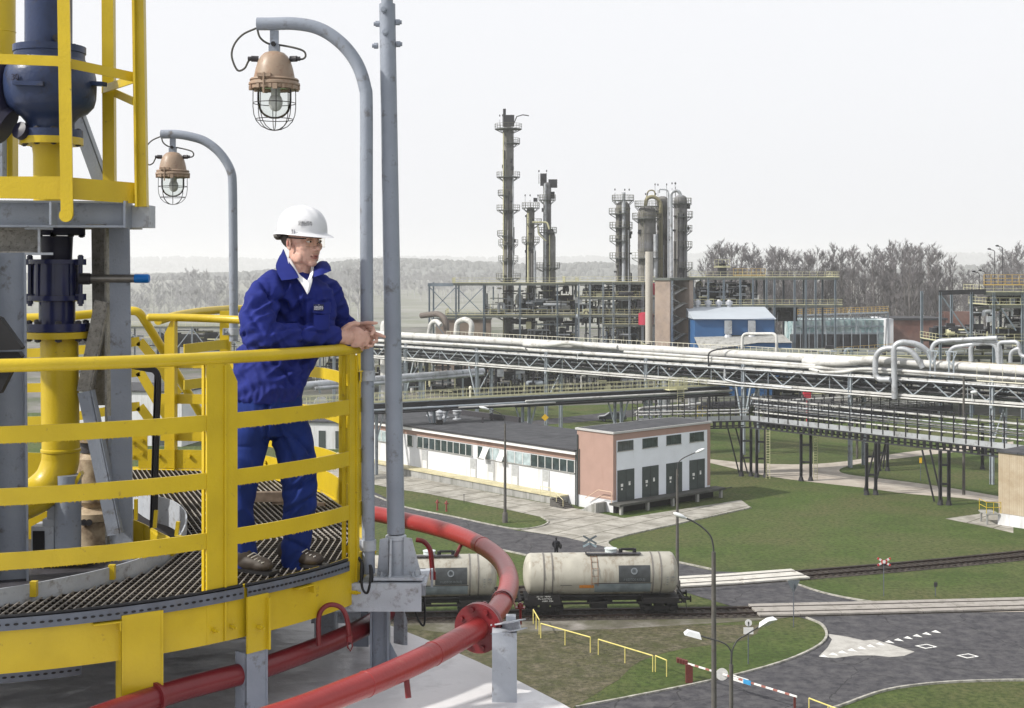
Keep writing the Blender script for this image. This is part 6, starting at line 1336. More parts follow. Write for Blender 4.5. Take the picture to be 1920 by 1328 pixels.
for x in (1755, 1790): 
    m = MB(); a = mp_(x, -1.4, 0)
    for dx in (0, 9): c = mp_(x+dx, -1.4, 11.9); m.beam(c, c+Z*3.1, .13, .13, (0, 1, 0))
    c = mp_(x-6, -1.4, 15); e = mp_(x+15, -1.4, 15); m.beam(c, e, .14, .14); m.beam(mp_(x+4, -1.4, 13.4), e, .1, .1); m.beam(mp_(x+4, -1.4, 13.4), c, .1, .1); m.build('loop_bracket', BSTL, br1, 0)
# small lamps on the bridge
for i, (x, y) in enumerate([(1838, 738), (1100, 664)]):
    c = mp_(x, -2.0, 0); c.z = HC-(y-500)*c.y/F; m = MB(); m.cyl(c-Z*.9, c, .05, seg=6); m.ell(c+V(.25, 0, .15), (.45, .25, .2)); m.build('bridge_lamp', HEADM, br1, 50)
# ---- railed walkway bridge (pale yellow) ----
WA, WB = V(-19.5, 161.3, 0), V(29.3, 187, 0); WD = (WB-WA).normalized(); WN = V(-WD.y, WD.x, 0)
def wp_(x, off=0, z=0):
    q = (x-960)/F; t = (WA.y*q-WA.x)/((WB.x-WA.x)-q*(WB.y-WA.y)); return WA.lerp(WB, t)+WN*off+Z*z
wb = thing('walkway_bridge', 'slender walkway bridge with pale yellow railings above the workshop roof', 'footbridge', WA)
m = MB(); m.beam(wp_(540, 0, 8.65), wp_(1360, 0, 8.65), 1.3, .10); m.build('deck', BSTL, wb, 0)
railing('railing', [wp_(540, -.62, 8.7), wp_(1360, -.62, 8.7)], 1.12, 1.22, PYEL, wb, .035); railing('railing', [wp_(540, .62, 8.7), wp_(1360, .62, 8.7)], 1.12, 1.22, PYEL, wb, .03)
m = MB(); 
for off in (-.9, 1.2): m.ibeam(wp_(540, off, 8.3), wp_(1360, off, 8.3), .25, .5, .04)
m.build('girder', DSTL, wb, 0)
for off, z, r, mt, x0, x1 in ((-1.1, 7.9, .14, BSTL, 540, 1360), (-1.35, 7.55, .12, DSTL, 540, 1360), (-.7, 7.6, .16, DSTL, 540, 1360), (-1.5, 8.1, .13, PIPW, 975, 1360), (.3, 7.5, .2, DSTL, 540, 1360), (-1.6, 7.75, .10, PIPW, 850, 1030)):
    m = MB(); m.tube([wp_(x0, off, z), wp_(x1, off, z)], r, 8); m.build('pipe', mt, wb, 60)
m = MB(); a, b = wp_(960, -.9, 0), wp_(1360, -.9, 0)
for k in range(44): p, q = a.lerp(b, k/44), a.lerp(b, (k+1)/44); m.beam(p+Z*7.4, (p+q)/2+Z*8.1, .07, .07); m.beam((p+q)/2+Z*8.1, q+Z*7.4, .07, .07)
m.beam(a+Z*7.35, b+Z*7.35, .12, .12); m.build('lattice', DSTL, wb, 0)
for x in (986, 1159, 1215, 700, 820):
    m = MB()
    for dx in (-6, 6): m.ibeam(wp_(x+dx, 0, 0), wp_(x+dx, 0, 8.1), .3, .3, .04, WD)
    if x < 1200:
        for dx, s in ((-6, -16), (6, 16)): m.beam(wp_(x+dx, 0, 4.2), wp_(x+dx+s, 0, 8.0), .16, .16)
    m.build('trestle', BSTL, wb, 0)
railing('stair_head_railing', [wp_(1240, -1.8, 8.7), wp_(1274, -1.8, 8.7)], 1.5, .5, PYEL, wb, .035, True, (.33, .66))
m = MB(); m.beam(wp_(1240, -1.2, 8.6), wp_(1274, -1.2, 8.6), 1.5, .12)
for x in (1255, 1267): m.beam(wp_(x, -1.9, 1.0), wp_(x, -1.9, 10.0), .07, .07, (0, 1, 0))
for k in range(26): m.beam(wp_(1255, -1.9, 1.2+k*.3), wp_(1267, -1.9, 1.2+k*.3), .05, .05)
m.build('ladder', PYEL, wb, 0)
# yellow-ish small figure-like valve post on the walkway
m = MB(); c = wp_(880, -.3, 8.7); m.cyl(c, c+Z*1.1, .12, seg=8); m.ell(c+Z*1.25, (.2, .2, .25)); m.build('valve_post', CRM, wb, 40)
# ---- grey footbridge carrying pipes ----
fbz = 6.8
ft = thing('grey_footbridge', 'dark grey pipe footbridge on trestle legs above the lawn at the right', 'pipe bridge', G(1510, 902))
def span(pts, W_, parent, fascia=True, posts=True, hp=2.7, pipes=((.25, 2.35, .12), (.5, 1.7, .08), (.8, 1.35, .1), (1.1, 1.05, .07), (.6, .7, .09))):
    for a, b in zip(pts, pts[1:]):
        d = (b-a).normalized(); n = V(-d.y, d.x, 0); 
        if n.y < 0: n = -n
        m = MB(); m.beam(a+Z*fbz, b+Z*fbz, .08, .58); 
        if fascia: m.build('fascia', PIPS, parent, 0)
        else: m.build('fascia', DSTL, parent, 0)
        m = MB(); m.beam(a+n*W_/2+Z*(fbz-.2), b+n*W_/2+Z*(fbz-.2), W_, .1); m.build('deck', DSTL, parent, 0)
        m = MB(); L = (b-a).length; k = 0
        for off in (0.05, W_):
            m.beam(a+n*off+Z*(fbz-.38), b+n*off+Z*(fbz-.38), .14, .12); m.beam(a+n*off+Z*(fbz-1.15), b+n*off+Z*(fbz-1.15), .16, .14)
            for j in range(int(L/.8)): c = a+d*(j*.8)+n*off; m.beam(c+Z*(fbz-1.1), c+Z*(fbz-.4), .30, .08, (0, 1, 0))
        m.build('girder', DSTL, parent, 0)
        m = MB()
        for off in (-.06, W_):
            for j in range(int(L/1.45)+1): c = a+d*(j*1.45)+n*off; m.beam(c+Z*(fbz-.2), c+Z*(fbz+hp), .11, .11, (0, 1, 0))
            m.beam(a+n*off+Z*(fbz+hp-.05), b+n*off+Z*(fbz+hp-.05), .05, .05); m.beam(a+n*off+Z*(fbz+hp*.55), b+n*off+Z*(fbz+hp*.55), .05, .05)
        for j in range(int(L/1.45)+1):
            c = a+d*(j*1.45)
            for zz in (.6, 1.25, 1.9): m.beam(c+n*-.05+Z*(fbz+zz), c+n*W_+Z*(fbz+zz), .07, .07)
        m.build('rack_posts', DSTL, parent, 0)
        for off, zz, r in pipes: m = MB(); m.tube([a+n*off+Z*(fbz+zz), b+n*off+Z*(fbz+zz)], r, 8); m.build('pipe', PIPW if r > .085 else PIPS, parent, 60)
E1, E3 = V(28.6, 163.5, 0), V(56.5, 130, 0)
span([E1, E3], 2.4, ft); span([V(30.5, 164, 0), V(57, 176, 0)], 2.2, ft, False, hp=2.3, pipes=((.2, 1.9, .13), (.5, 1.1, .1), (1.0, .8, .1), (1.4, .5, .1)))
span([V(14.8, 160.5, 0), V(28.6, 163.5, 0)], 2.0, ft, True, hp=2.5, pipes=((.5, .6, .1), (1.0, .9, .1)))
def trestle(pxs, by, diag, lbl=None):
    m = MB()
    for x in pxs: 
        g = G(x, by); m.ibeam(g, V(g.x, g.y, fbz-1.1), .34, .3, .05, (1, 0, 0)); m.lathe(g, [(.35, 0), (.2, .5)], 8)
    a, b = G(pxs[0], by), G(pxs[-1], by)
    for z in (2.2, 4.2): m.beam(a+Z*z, b+Z*z, .2, .2)
    for x0, x1 in diag:
        a, b = G(x0, by), G(x1, by); m.beam(V(b.x, b.y+1.5, fbz-1.2), V(a.x, a.y+1.5, .1), .16, .16)
    m.build('trestle', DSTL, ft, 0)
trestle((1502, 1520), 902, ()); trestle((1625, 1642), 928, ((1627, 1650), (1645, 1668))); trestle((1763, 1779), 947, ((1760, 1737),(1775, 1752))); trestle((1390, 1408), 893, ((1390, 1368), (1406, 1383))); trestle((1419, 1435), 895, ())
trestle((1648, 1664), 883, ((1650, 1658), (1662, 1672))); trestle((1842, 1860), 880, ())
g = G(1607, 860); m = MB(); m.cyl(g, g+Z*9, .16, seg=8); tag(m.build('utility_pole', CPOLE), 'grey utility pole behind the grey footbridge in mid lawn', 'pole')
g = G(1807, 928); m = MB(); m.cyl(g, g+Z*13, .18, .11, seg=8); tag(m.build('utility_pole', CPOLE), 'dark tall utility pole between the footbridge legs and the brick building', 'pole')
for x, by in ((1440, 898), (1529, 900)):
    g = G(x, by); m = MB()
    for dx in (-.22, .22): m.beam(g+V(dx, 0, 0), g+V(dx, 0, fbz-1), .05, .05, (0, 1, 0))
    for k in range(18): m.beam(g+V(-.22, 0, .3+k*.3), g+V(.22, 0, .3+k*.3), .04, .04)
    m.build('ladder', PYEL, ft, 0)
m = MB(); g = V(P(1308, 0, 166).x, 166, fbz-.4)
railing('yellow_gate', [g, g+V(1.15, 0, 0)], 1.6, .55, YEL, ft, .04, True, (.5,))
m = MB(); g = G(1190, 812, 0); g = V(P(1196, 0, 163).x, 163, 8.0); m.tube(rnd([V(g.x, 163, 5), V(g.x, 163, 8.0), V(g.x+6.6, 165, 8.2), V(g.x+8, 166, 8.3)], .5), .17, 10); tag(m.build('white_pipe', PIPW, None, 60), 'white elbow pipe rising behind the roof of the four-door block', 'pipe')
tg = thing('red_cabinet', 'small red box under the pipe bridge on the rear lawn', 'cabinet', G(1513, 762)); c = V(P(1513, 0, 215).x, 215, 0); c.z = 25-(740-500)*215/F
m = MB(); m.box(c, (1.1, 1, 1.1)); m.cyl(V(c.x, c.y, 0), c, .12); m.build('housing', mat('signal_red', (.45, .03, .05), .5), tg, 0)
# long pale pipe at the left, running towards the process unit
pp = thing('pale_pipeline', 'thick pale pipeline running behind the worker towards the process unit', 'pipe', P(700, 770, 205))
m = MB(); m.tube([P(420, 742, 195), P(590, 722, 205), P(720, 711, 215), P(905, 697, 232)], .62, 14); m.build('pipe', PIPS, pp, 60); m = MB(); m.tube([P(590, 729, 204), P(905, 702, 231)], .3, 10); m.build('pipe', PIPS, pp, 60)
for x in (640, 706, 785, 860):
    m = MB(); c = P(x, 740, 210); m.beam(V(c.x, 210+(x-640)*.08, 0), V(c.x, 210+(x-640)*.08, 7.5), .3, .3, (0, 1, 0)); m.build('support', BSTL, pp, 0)
vt = thing('storage_vessel', 'white ribbed vertical vessel seen right of the worker under the pale pipeline', 'vessel', P(602, 790, 205)); c = V(P(602, 0, 205).x, 205, 0)
m = MB(); m.lathe(c, [(1.05, 1.2), (1.05, 4.6), (.95, 4.95), (.5, 5.3), (.15, 5.4), (.001, 5.4)], 20); m.build('shell', PIPW, vt, 40); m = MB()
for k in range(10): a = k*.628; m.beam(c+V(1.08*math.cos(a), 1.08*math.sin(a), 1.2), c+V(1.08*math.cos(a), 1.08*math.sin(a), 4.5), .1, .1)
m.build('rib', BSTL, vt, 0); m = MB()
for k in range(3): a = k*2.09; m.beam(c+V(.9*math.cos(a), .9*math.sin(a), 0), c+V(.9*math.cos(a), .9*math.sin(a), 1.3), .15, .15, (0, 1, 0))
m.build('legs', BSTL, vt, 0)
# ================= PROCESS PLANT =================
COLM = mat('weathered_column_shell', (.15, .145, .14), .75, var=.3, scale=.35, dirt=(.24, .235, .23), damt=.3, dscale=.3, bump=.3, bscale=2)
COLL = mat('silver_column_shell', (.20, .20, .21), .5, metal=.3, var=.25, scale=.35, dirt=(.09, .08, .08), damt=.55, dscale=.25)
BLST = mat('pale_blue_steel', (.17, .205, .24), .6, var=.15, scale=.6); GRDK = mat('grey_green_deck', (.10, .11, .10), .7, var=.2, scale=.5)
REDT = mat('carmine_tank', (.38, .03, .06), .5, var=.1); BLUEW = mat('blue_sheet_cladding', (.028, .10, .25), .5, var=.08, scale=.5, dirt=(.03, .09, .22), damt=.3, dscale=.3)
BRKP = gmat('pinkish_brick', [(.28,.22,.18), (.20,.16,.14), (.34,.28,.24)], [.4, .12], bump=.2, bs=3); BRKD = gmat('dark_red_brick', [(.16,.08,.065), (.10,.055,.05), (.22,.14,.12)], [.4, .12], bump=.2, bs=3)
ORY = mat('orange_yellow_rail', (.60, .40, .10), .6, var=.1)
MIX = [PIPW, PIPS, DSTL, BSTL, PYEL, BLST]
RAILD = mat('dull_platform_rail', (.16, .16, .11), .7, var=.3)
def platform(t, c, r0, r1, a0, a1, z, rail=1.15):
    """ring sector platform round a column with railing"""
    n = max(4, int((a1-a0)/18)); an = [R(a0+(a1-a0)*k/n) for k in range(n+1)]
    m = MB(); lo = [c+V(math.cos(a)*r0, math.sin(a)*r0, z) for a in an]; hi = [c+V(math.cos(a)*r1, math.sin(a)*r1, z) for a in an]
    m.strip(lo, hi, [Z*.14]*len(lo)); 
    for k in range(0, n+1, 2): m.beam(hi[k], c+V(math.cos(an[k])*r0, math.sin(an[k])*r0, z-.9), .1, .1)
    m.build('platform', GRDK, t, 0)
    if rail: railing('platform_railing', [p+Z*.14 for p in hi], rail, 1.2, RAILD, t, .04, False)
def column_tower(name, label, x, Y, ytop, hw, mt, plats, dome=True, pipes=(), zb=0, extra=None, bands=8, cat='distillation column'):
    s = Y/F; c = V((x-960)*s, Y, 0); zt = HC-(ytop-500)*s; r = hw*s; t = thing(name, label, cat, c)
    pr = [(r*1.08, 0), (r*1.08, 4), (r, 5)]
    for k in range(bands):
        z = 5+(zt-5-r)*(k+1)/bands; pr += [(r, z-.18), (r*1.035, z-.15), (r*1.035, z+.15), (r, z+.18)]
    if dome: pr += [(r*.94, zt-r*.45), (r*.7, zt-r*.15), (r*.35, zt-.02), (.001, zt)]
    else: pr += [(r, zt-.2), (r*.4, zt), (.001, zt)]
    m = MB(); m.lathe(c, pr, 26); m.build('shell', mt, t, 30)
    for (y, side, w) in plats:
        z = HC-(y-500)*s; a0, a1 = {'a': (0, 360), 'l': (120, 290), 'r': (-110, 60), 'f': (-160, -20)}[side]; platform(t, c, r*.98, r+w*s*1.15, a0, a1, z)
    m = MB(); lx = c+V(-r*.6, -r*.95-.25, 0)
    for d in (-.25, .25): m.beam(lx+V(d, 0, 6), lx+V(d, 0, zt-1), .07, .07, (0, 1, 0))
    z = 6
    while z < zt-1: m.beam(lx+V(-.25, 0, z), lx+V(.25, 0, z), .05, .05); z += .5
    m.build('ladder', RAILD, t, 0)
    for (dx, y0, y1, rp, mt2) in pipes:
        m = MB(); a = c+V(dx*s, -r-.3 if abs(dx) < hw else 0, 0); m.tube([a+Z*(HC-(y1-500)*s), a+Z*(HC-(y0-500)*s)], rp, 10); m.build('riser_pipe', mt2, t, 60)
    rd = random.Random(x*3)
    for k in range(7):
        a = rd.uniform(-2.9, -.2); q = c+V(math.cos(a)*(r+.25), math.sin(a)*(r+.25), 0); z0 = rd.uniform(8, zt*.7); z1 = z0+rd.uniform(6, zt*.35); m = MB(); o = V(math.cos(a), math.sin(a), 0); m.tube([q-o*.4+Z*z0, q+Z*z0, q+Z*min(z1, zt-1), q-o*.4+Z*min(z1, zt-1)], rd.choice([.08, .12, .18]), 6); m.build('riser_pipe', rd.choice([DSTL, PIPS, COLM]), t, 40)
    m = MB()
    for k in range(14):
        a = rd.uniform(-3.0, -.1); q = c+V(math.cos(a)*(r+.2), math.sin(a)*(r+.2), rd.uniform(8, zt-2)); m.box(q, (rd.uniform(.3, .9), .5, rd.uniform(.3, 1.1)))
    m.build('fittings', DSTL, t, 0, kind='stuff')
    for k in range(3):
        rd = random.Random(x+k); m = MB(); a = c+V(rd.uniform(-2, 2), rd.uniform(-1, 1), zt-.3); m.beam(a, a+Z*rd.uniform(1.6, 3), .07, .07, (0, 1, 0)); m.ell(a+Z*2.9, (.14, .14, .25)); m.build('mast_lamp', DSTL, t, 30)
    return t, c, s, zt
t, c, s, zt = column_tower('distillation_column', 'tallest brownish column with many ring platforms, leftmost of the plant', 953, 318, 238, 10.2, COLM, [(243,'a',13),(270,'r',10),(333,'a',10),(367,'l',8),(395,'a',10),(443,'l',9),(460,'a',7),(490,'a',7),(523,'a',11),(594,'a',14)], False, [(9, 330, 620, .16, PIPS), (-9, 250, 640, .12, PYEL)], bands=12)
m = MB(); m.box(c+V(.3, 0, zt+1.4), (2.2, 1.6, 2.6)); m.cyl(c+V(-.9, 0, zt), c+V(-.9, 0, zt+4.2), .35); m.build('head_vessel', DSTL, t, 20)
m = MB(); m.tube([c+V(1.2, 0, zt+.5), c+V(2.0, 0, zt+2.4), c+V(3.4, 0, zt+2.8), c+V(4.8, 0, zt+2.6)], .12, 8); m.build('davit', DSTL, t, 40)
t, c, s, zt = column_tower('distillation_column', 'shortest and slenderest yellow-railed column between the two tall left columns', 995, 312, 388, 7.2, COLM, [(391,'a',8),(421,'r',12),(455,'a',8),(562,'a',16)], True, [(-5, 400, 640, .14, PYEL), (7, 460, 640, .2, PIPS)], bands=7)
m = MB(); m.box(c+V(3.6*.3, 0, zt+1.6), (.9, .3, .9)); m.build('sign_board', DSTL, t, 0)
t, c, s, zt = column_tower('distillation_column', 'second tall dark column with boxes on its head and a bulge halfway', 1026, 314, 342, 7.5, COLL, [(376,'a',7),(437,'a',9),(503,'a',14)], False, [(-4, 345, 640, .3, PIPS), (4, 440, 640, .14, PYEL)], bands=9)
m = MB(); m.box(c+V(-.9, 0, zt+.6), (1.4, 1.2, 2.8)); m.box(c+V(1.3, 0, zt-.3), (2.0, 1.2, 1.9)); m.box(c+V(1.0, 0, zt-3), (1.4, 1, 1.6)); m.build('head_vessel', DSTL, t, 0)
m = MB(); m.lathe(c+V(.9, 0, 0), [(1.05, 0), (1.05, HC-(445-500)*s), (.6, HC-(432-500)*s), (.001, HC-(430-500)*s)], 20); m.build('lower_shell', COLM, t, 30)
m = MB(); m.tube(rnd([P(998, 417, 311), P(1026, 417, 311), P(1030, 430, 311)], .5), .2, 8); m.tube(rnd([P(1008, 420, 311), P(1010, 440, 311), P(1024, 452, 311)], .5), .15, 8); m.build('crossover_pipe', PYEL, t, 50)
t, c, s, zt = column_tower('process_column', 'dark paired column standing alone, left of the four right-hand columns', 1168, 300, 378, 13.5, COLM, [(377,'a',6),(402,'l',11),(428,'l',10),(453,'l',10),(485,'l',10),(428,'r',4)], True, [(0, 362, 530, .42, PIPS), (9, 432, 530, .16, PIPS), (-7, 400, 530, .25, DSTL)])
t, c, s, zt = column_tower('process_column', 'widest column with a domed head and broad ring platforms', 1213, 298, 386, 17, COLM, [(388,'a',5),(411,'a',9),(485,'f',12)], True, [(14, 440, 560, .45, PIPS)])
m = MB(); m.ell(c+V(0, 0, HC+40*s), (17*s*1.02, 17*s*1.02, 7), None, 24, 10); m.build('frost_white_band', COLL, t, 40)
t, c, s, zt = column_tower('process_column', 'narrow column with yellowish bent overhead pipe behind the widest column', 1242, 304, 368, 11, COLM, [(400,'a',5),(440,'r',6)], True, [(8, 380, 530, .2, DSTL)])
m = MB(); m.tube(rnd([P(1239, 525, 301), P(1239, 378, 301), P(1225, 368, 301), P(1212, 372, 301), P(1210, 388, 301)], 1.6, 8), .42, 12); m.tube(rnd([P(1212, 372, 302), P(1215, 357, 302), P(1228, 357, 302), P(1228, 370, 302)], .8), .16, 8); m.build('overhead_pipe', mat('olive_pipe', (.22, .20, .12), .6, var=.2), t, 50)
t, c, s, zt = column_tower('process_column', 'rightmost grey column with platforms on its right side and an arched pipe', 1276, 296, 366, 12.5, COLL, [(383,'a',7),(408,'r',9),(434,'r',8),(464,'r',8),(503,'r',9)], True, [(-6, 400, 530, .14, DSTL), (4, 400, 530, .12, DSTL)])
m = MB(); m.tube(rnd([P(1259, 530, 293), P(1258, 360, 293), P(1272, 357, 293), P(1277, 368, 293)], 1.4, 8), .35, 12); m.tube(rnd([P(1253, 530, 293), P(1253, 356, 293), P(1236, 355, 293), P(1236, 362, 293)], .8, 6), .16, 8); m.build('overhead_pipe', PIPS, t, 50)
m = MB(); m.tube([P(1217, 645, 286), P(1217, 472, 286)], .8, 14); tag(m.build('flare_stack', mat('cream_stack', (.42, .40, .36), .7, var=.15), None, 60), 'cream slim stack standing in front of the widest column', 'stack')
# ---- steel structures ----
def steel_frame(name, label, Y, dep, posts, decks, pmt, rail=PYEL, top=None, xb=(), nb=2, seed=0, npipe=40, area=None, ztop=None, cat='steel structure'):
    s = Y/F; t = thing(name, label, cat, V((posts[0]-960)*s, Y, 0)); zt = HC-(min(d[2] for d in decks)-500)*s
    for x in posts:
        for k in range(nb): c = V((x-960)*s, Y+dep*k/(max(1, nb-1)), 0); MB().ibeam(c, c+Z*zt, .38, .38, .06, (1, 0, 0)).build('post', pmt, t, 0)
    for x0, x1, y in decks:
        z = HC-(y-500)*s; a, b = (x0-960)*s, (x1-960)*s; m = MB(); m.box(((a+b)/2, Y+dep/2, z-.05), (b-a, dep, .12)); 
        for yy in (Y, Y+dep): m.beam(V(a, yy, z-.3), V(b, yy, z-.3), .2, .5)
        m.build('deck', GRDK, t, 0)
        railing('railing', [V(a, Y+dep, z), V(a, Y-.1, z), V(b, Y-.1, z), V(b, Y+dep, z)], 1.15, 1.6, rail, t, .035, True)
    for x0, y0, x1, y1 in xb:
        m = MB(); m.beam(P(x0, y0, Y), P(x1, y1, Y), .2, .2); m.build('brace', pmt, t, 0)
    if area:
        rd = random.Random(seed)
        for nm_, mt3, cnt in (('dark_pipework', DSTL, 5), ('light_pipework', PIPS, 3), ('yellow_ladders_and_rails', PYEL, 1)):
            m = MB()
            for k in range(npipe*cnt//2):
                x0, x1, y0, y1 = area[k % len(area)]; yy = Y+rd.uniform(.2, dep); x = rd.uniform(x0, x1); y = rd.uniform(y0, y1); r = rd.choice([.05, .07, .1, .14])
                if rd.random() < .5: m.beam(P(x, y, yy), P(x, min(y1+4, y+rd.uniform(5, 26)), yy), r*2, r*2, (0, 1, 0))
                elif rd.random() < .8: m.beam(P(x, y, yy), P(min(x1, x+rd.uniform(6, 34)), y, yy), r*2, r*2)
                else: m.box(P(x, y, yy), (rd.uniform(.4, 1.8), .8, rd.uniform(.4, 1.6)))
            m.build(nm_, mt3, t, 0, kind='stuff')
        m = MB()
        for k in range(10):
            x0, x1, y0, y1 = area[k % len(area)]; c = P(rd.uniform(x0, x1), rd.uniform((y0+y1)/2, y1), Y+dep*.8); m.box(c, (rd.uniform(2, 6), 2, rd.uniform(1.5, 4)))
        m.build('dark_backing_boxes', DSTL, t, 0, kind='stuff')  # dark boxes added as backing for the shaded interior
        for k in range(npipe):
            x0, x1, y0, y1 = area[k % len(area)]; mt2 = rd.choice(MIX+[PIPS, DSTL, DSTL]); r = rd.choice([.09, .12, .16, .22, .35]); yy = Y+rd.uniform(.3, dep-.3); kind = rd.random(); m = MB()
            if kind < .42: x = rd.uniform(x0, x1); ya, yb = sorted((rd.uniform(y0, y1), rd.uniform(y0, y1))); m.tube([P(x, ya, yy), P(x, yb+8, yy)], r, 8)
            elif kind < .75:
                y = rd.uniform(y0, y1); L = rd.uniform(15, 50); x = rd.uniform(x0, max(x0+1, x1-L)); m.tube([P(x, y, yy), P(min(x+L, x1), y, yy)], r, 8)
            elif kind < .9:
                x = rd.uniform(x0, x1-14); y = rd.uniform(y0, y1-12); w = rd.uniform(6, 18); h = rd.uniform(8, 20); m.tube(rnd([P(x, y+h, yy), P(x, y, yy), P(x+w, y, yy), P(x+w, y+h*.7, yy)], .6, 5), r, 8)
            else:
                x = rd.uniform(x0+6, x1-6); y = rd.uniform(y0+3, y1-3); q = P(x, y, yy); m.lathe(q-V(1.6, 0, 0), [(.001, -.2), (.5, 0), (.62, .3), (.62, 2.9), (.5, 3.2), (.001, 3.4)], 14, V(1, 0, 0))
                m.build('exchanger', mt2, t, 40); continue
            m.build('pipe', mt2, t, 50)
    return t
S1 = steel_frame('process_structure', 'wide open steel structure with three columns rising through it, left half of the plant', 300, 16, (805, 855, 907, 975, 1045, 1080), [(848, 1085, 531), (835, 1085, 591)], BLST, xb=((807, 540, 853, 588), (853, 540, 807, 588), (857, 540, 905, 588), (905, 540, 857, 588), (808, 595, 850, 650)), seed=5, npipe=75, area=[(905, 1085, 536, 588), (960, 1085, 595, 640), (850, 1085, 640, 690), (905, 1085, 560, 588)])
m = MB(); m.beam(P(802, 534, 300), P(850, 534, 300), .25, .7); m.build('cantilever_beam', BLST, S1, 0)
S1b = steel_frame('process_structure', 'densest white pipework structure just left of the brick stair tower', 292, 15, (1085, 1106, 1131, 1150, 1180, 1205, 1226), [(1060, 1228, 529), (1085, 1228, 557), (1130, 1228, 608), (1085, 1228, 590)], BSTL, seed=8, npipe=95, area=[(1085, 1225, 532, 556), (1085, 1225, 560, 590), (1085, 1225, 560, 606), (1130, 1225, 612, 640), (1085, 1225, 612, 680)])
for x, y0, y1, hw, lbl in ((1220, 533, 553, 8, 'upper small carmine tank beside the brick stair tower'), (1211, 588, 609, 14, 'lower wider carmine tank beside the brick stair tower')):
    s = 288/F; c = P(x, y1, 288); m = MB(); m.lathe(c, [(hw*s, 0), (hw*s, (y1-y0)*s), (hw*s*.6, (y1-y0+2)*s), (.001, (y1-y0+2.5)*s)], 20); tag(m.build('red_tank', REDT, None, 40), lbl, 'tank')
# left low brick hall + railings
hl = thing('brick_hall', 'low pale brick hall behind the braced left end of the plant structure', 'building', P(860, 700, 322)); s = 322/F
m = MB(); m.box((P(868, 0, 322).x, 330, 6.2), (13, 14, 12.4)); m.build('wall', BRKP, hl, 0); m = MB(); m.box((P(868, 0, 322).x, 330, 12.6), (13.6, 14.6, .35)); m.build('roof', GRDK, hl, 0)
railing('roof_railing', [V(P(832, 0, 322).x, 322.7, 12.8), V(P(906, 0, 322).x, 322.7, 12.8)], 1.2, 1.5, PYEL, hl)
# brick stair tower
def obox(m, c, a, b, z0, z1, a0=0, b0=0):
    vs = [c+D1*i+D2*j+Z*z for z in (z0, z1) for j in (b0, b) for i in (a0, a)]
    return m.add(vs, [(0,2,3,1),(4,5,7,6),(0,1,5,4),(2,6,7,3),(0,4,6,2),(1,3,7,5)])
Yt = 278.; c = V((1256-960)/F*Yt, Yt, 0); q = (1228-960)/F; a_ = (c.x-q*c.y)/(q*D1.y-D1.x); q2 = (1300-960)/F; b_ = (q2*c.y-c.x)/(D2.x-q2*D2.y); ztw = HC-(526-500)/F*Yt
stt = thing('brick_stair_tower', 'open-fronted pale brick stair tower in front of the columns', 'stair tower', c)
m = MB(); obox(m, c, a_, .35, 0, ztw); m.build('side_wall', BRKP, stt, 0); m = MB(); obox(m, c, a_, b_, 0, ztw, 0, b_-1.2); m.build('side_wall', BRKP, stt, 0)
m = MB(); obox(m, c, a_, b_-1.2, 0, ztw, a_-.4, .35); m.build('back_wall', BRKP, stt, 0); m = MB(); obox(m, c, a_+.3, b_+.3, ztw+.003, ztw+.5, -.3, -.3); m.build('roof', GRDK, stt, 0)
m = MB(); obox(m, c, .35, 1.0, 0, ztw-.01, 0, .36); m.build('pier', BSTL, stt, 0)
nfl = 7
for k in range(nfl):
    z0 = k*ztw/nfl; z1 = z0+ztw/nfl/2; z2 = (k+1)*ztw/nfl; m = MB(); b1, b2 = 1.4, b_-1.6; aa = 1.2
    m.beam(c+D1*aa+D2*b1+Z*z0, c+D1*aa+D2*b2+Z*z1, .9, .25); m.beam(c+D1*(aa+1.4)+D2*b2+Z*z1, c+D1*(aa+1.4)+D2*b1+Z*z2, .9, .25); obox(m, c, aa+2, b_-1.2, z1-.15, z1, .5, b_-2.2); obox(m, c, aa+2, 1.5, z2-.15, z2, .5, .4)
    m.build('stair_flight', CRETE, stt, 0)
# blue hall
Yb = 272.; bh_ = thing('blue_hall', 'bright blue sheet-clad hall with pale sloping roof right of the stair tower', 'building', P(1380, 700, Yb)); sb = Yb/F
def bx_(x): return (x-960)*sb
m = MB(); x0, x1 = bx_(1303), bx_(1452); m.add([V(x0, Yb, 0), V(x1, Yb, 0), V(x1, Yb, 14.7), V(x0, Yb, 14.4), V(x0, Yb+24, 0), V(x1, Yb+24, 0), V(x1, Yb+24, 14.7), V(x0, Yb+24, 14.4)], [(0,1,2,3),(5,4,7,6),(4,0,3,7),(1,5,6,2)]); m.build('wall', BLUEW, bh_, 0)
m = MB(); rx0, rx1 = bx_(1299), bx_(1455); m.extr([V(rx0, Yb-.6, 14.5), V(rx0, Yb+12, 16.6), V(rx0, Yb+24.6, 14.5)], V(rx1-rx0, 0, 0)); m.build('roof', mat('pale_sheet_roof', (.38, .42, .47), .5, var=.06, scale=.3), bh_, 0)
m = MB(); m.box((bx_(1410), Yb-.06, 10.2), (9, .1, 2.2)); w_ = m.build('window_band', WING, bh_, 0)
for x in (1364, 1408):
    m = MB(); cc = V(bx_(x), Yb-.9, 0); m.box(cc+Z*12.9, (1.3, 1.2, 2.6)); m.lathe(cc+Z*10.7, [(1.0, 0), (.5, .9)], 12); m.box(cc+Z*9.6, (1.4, 1.2, 1.9)); m.build('wall_ventilator', PIPS, bh_, 20)
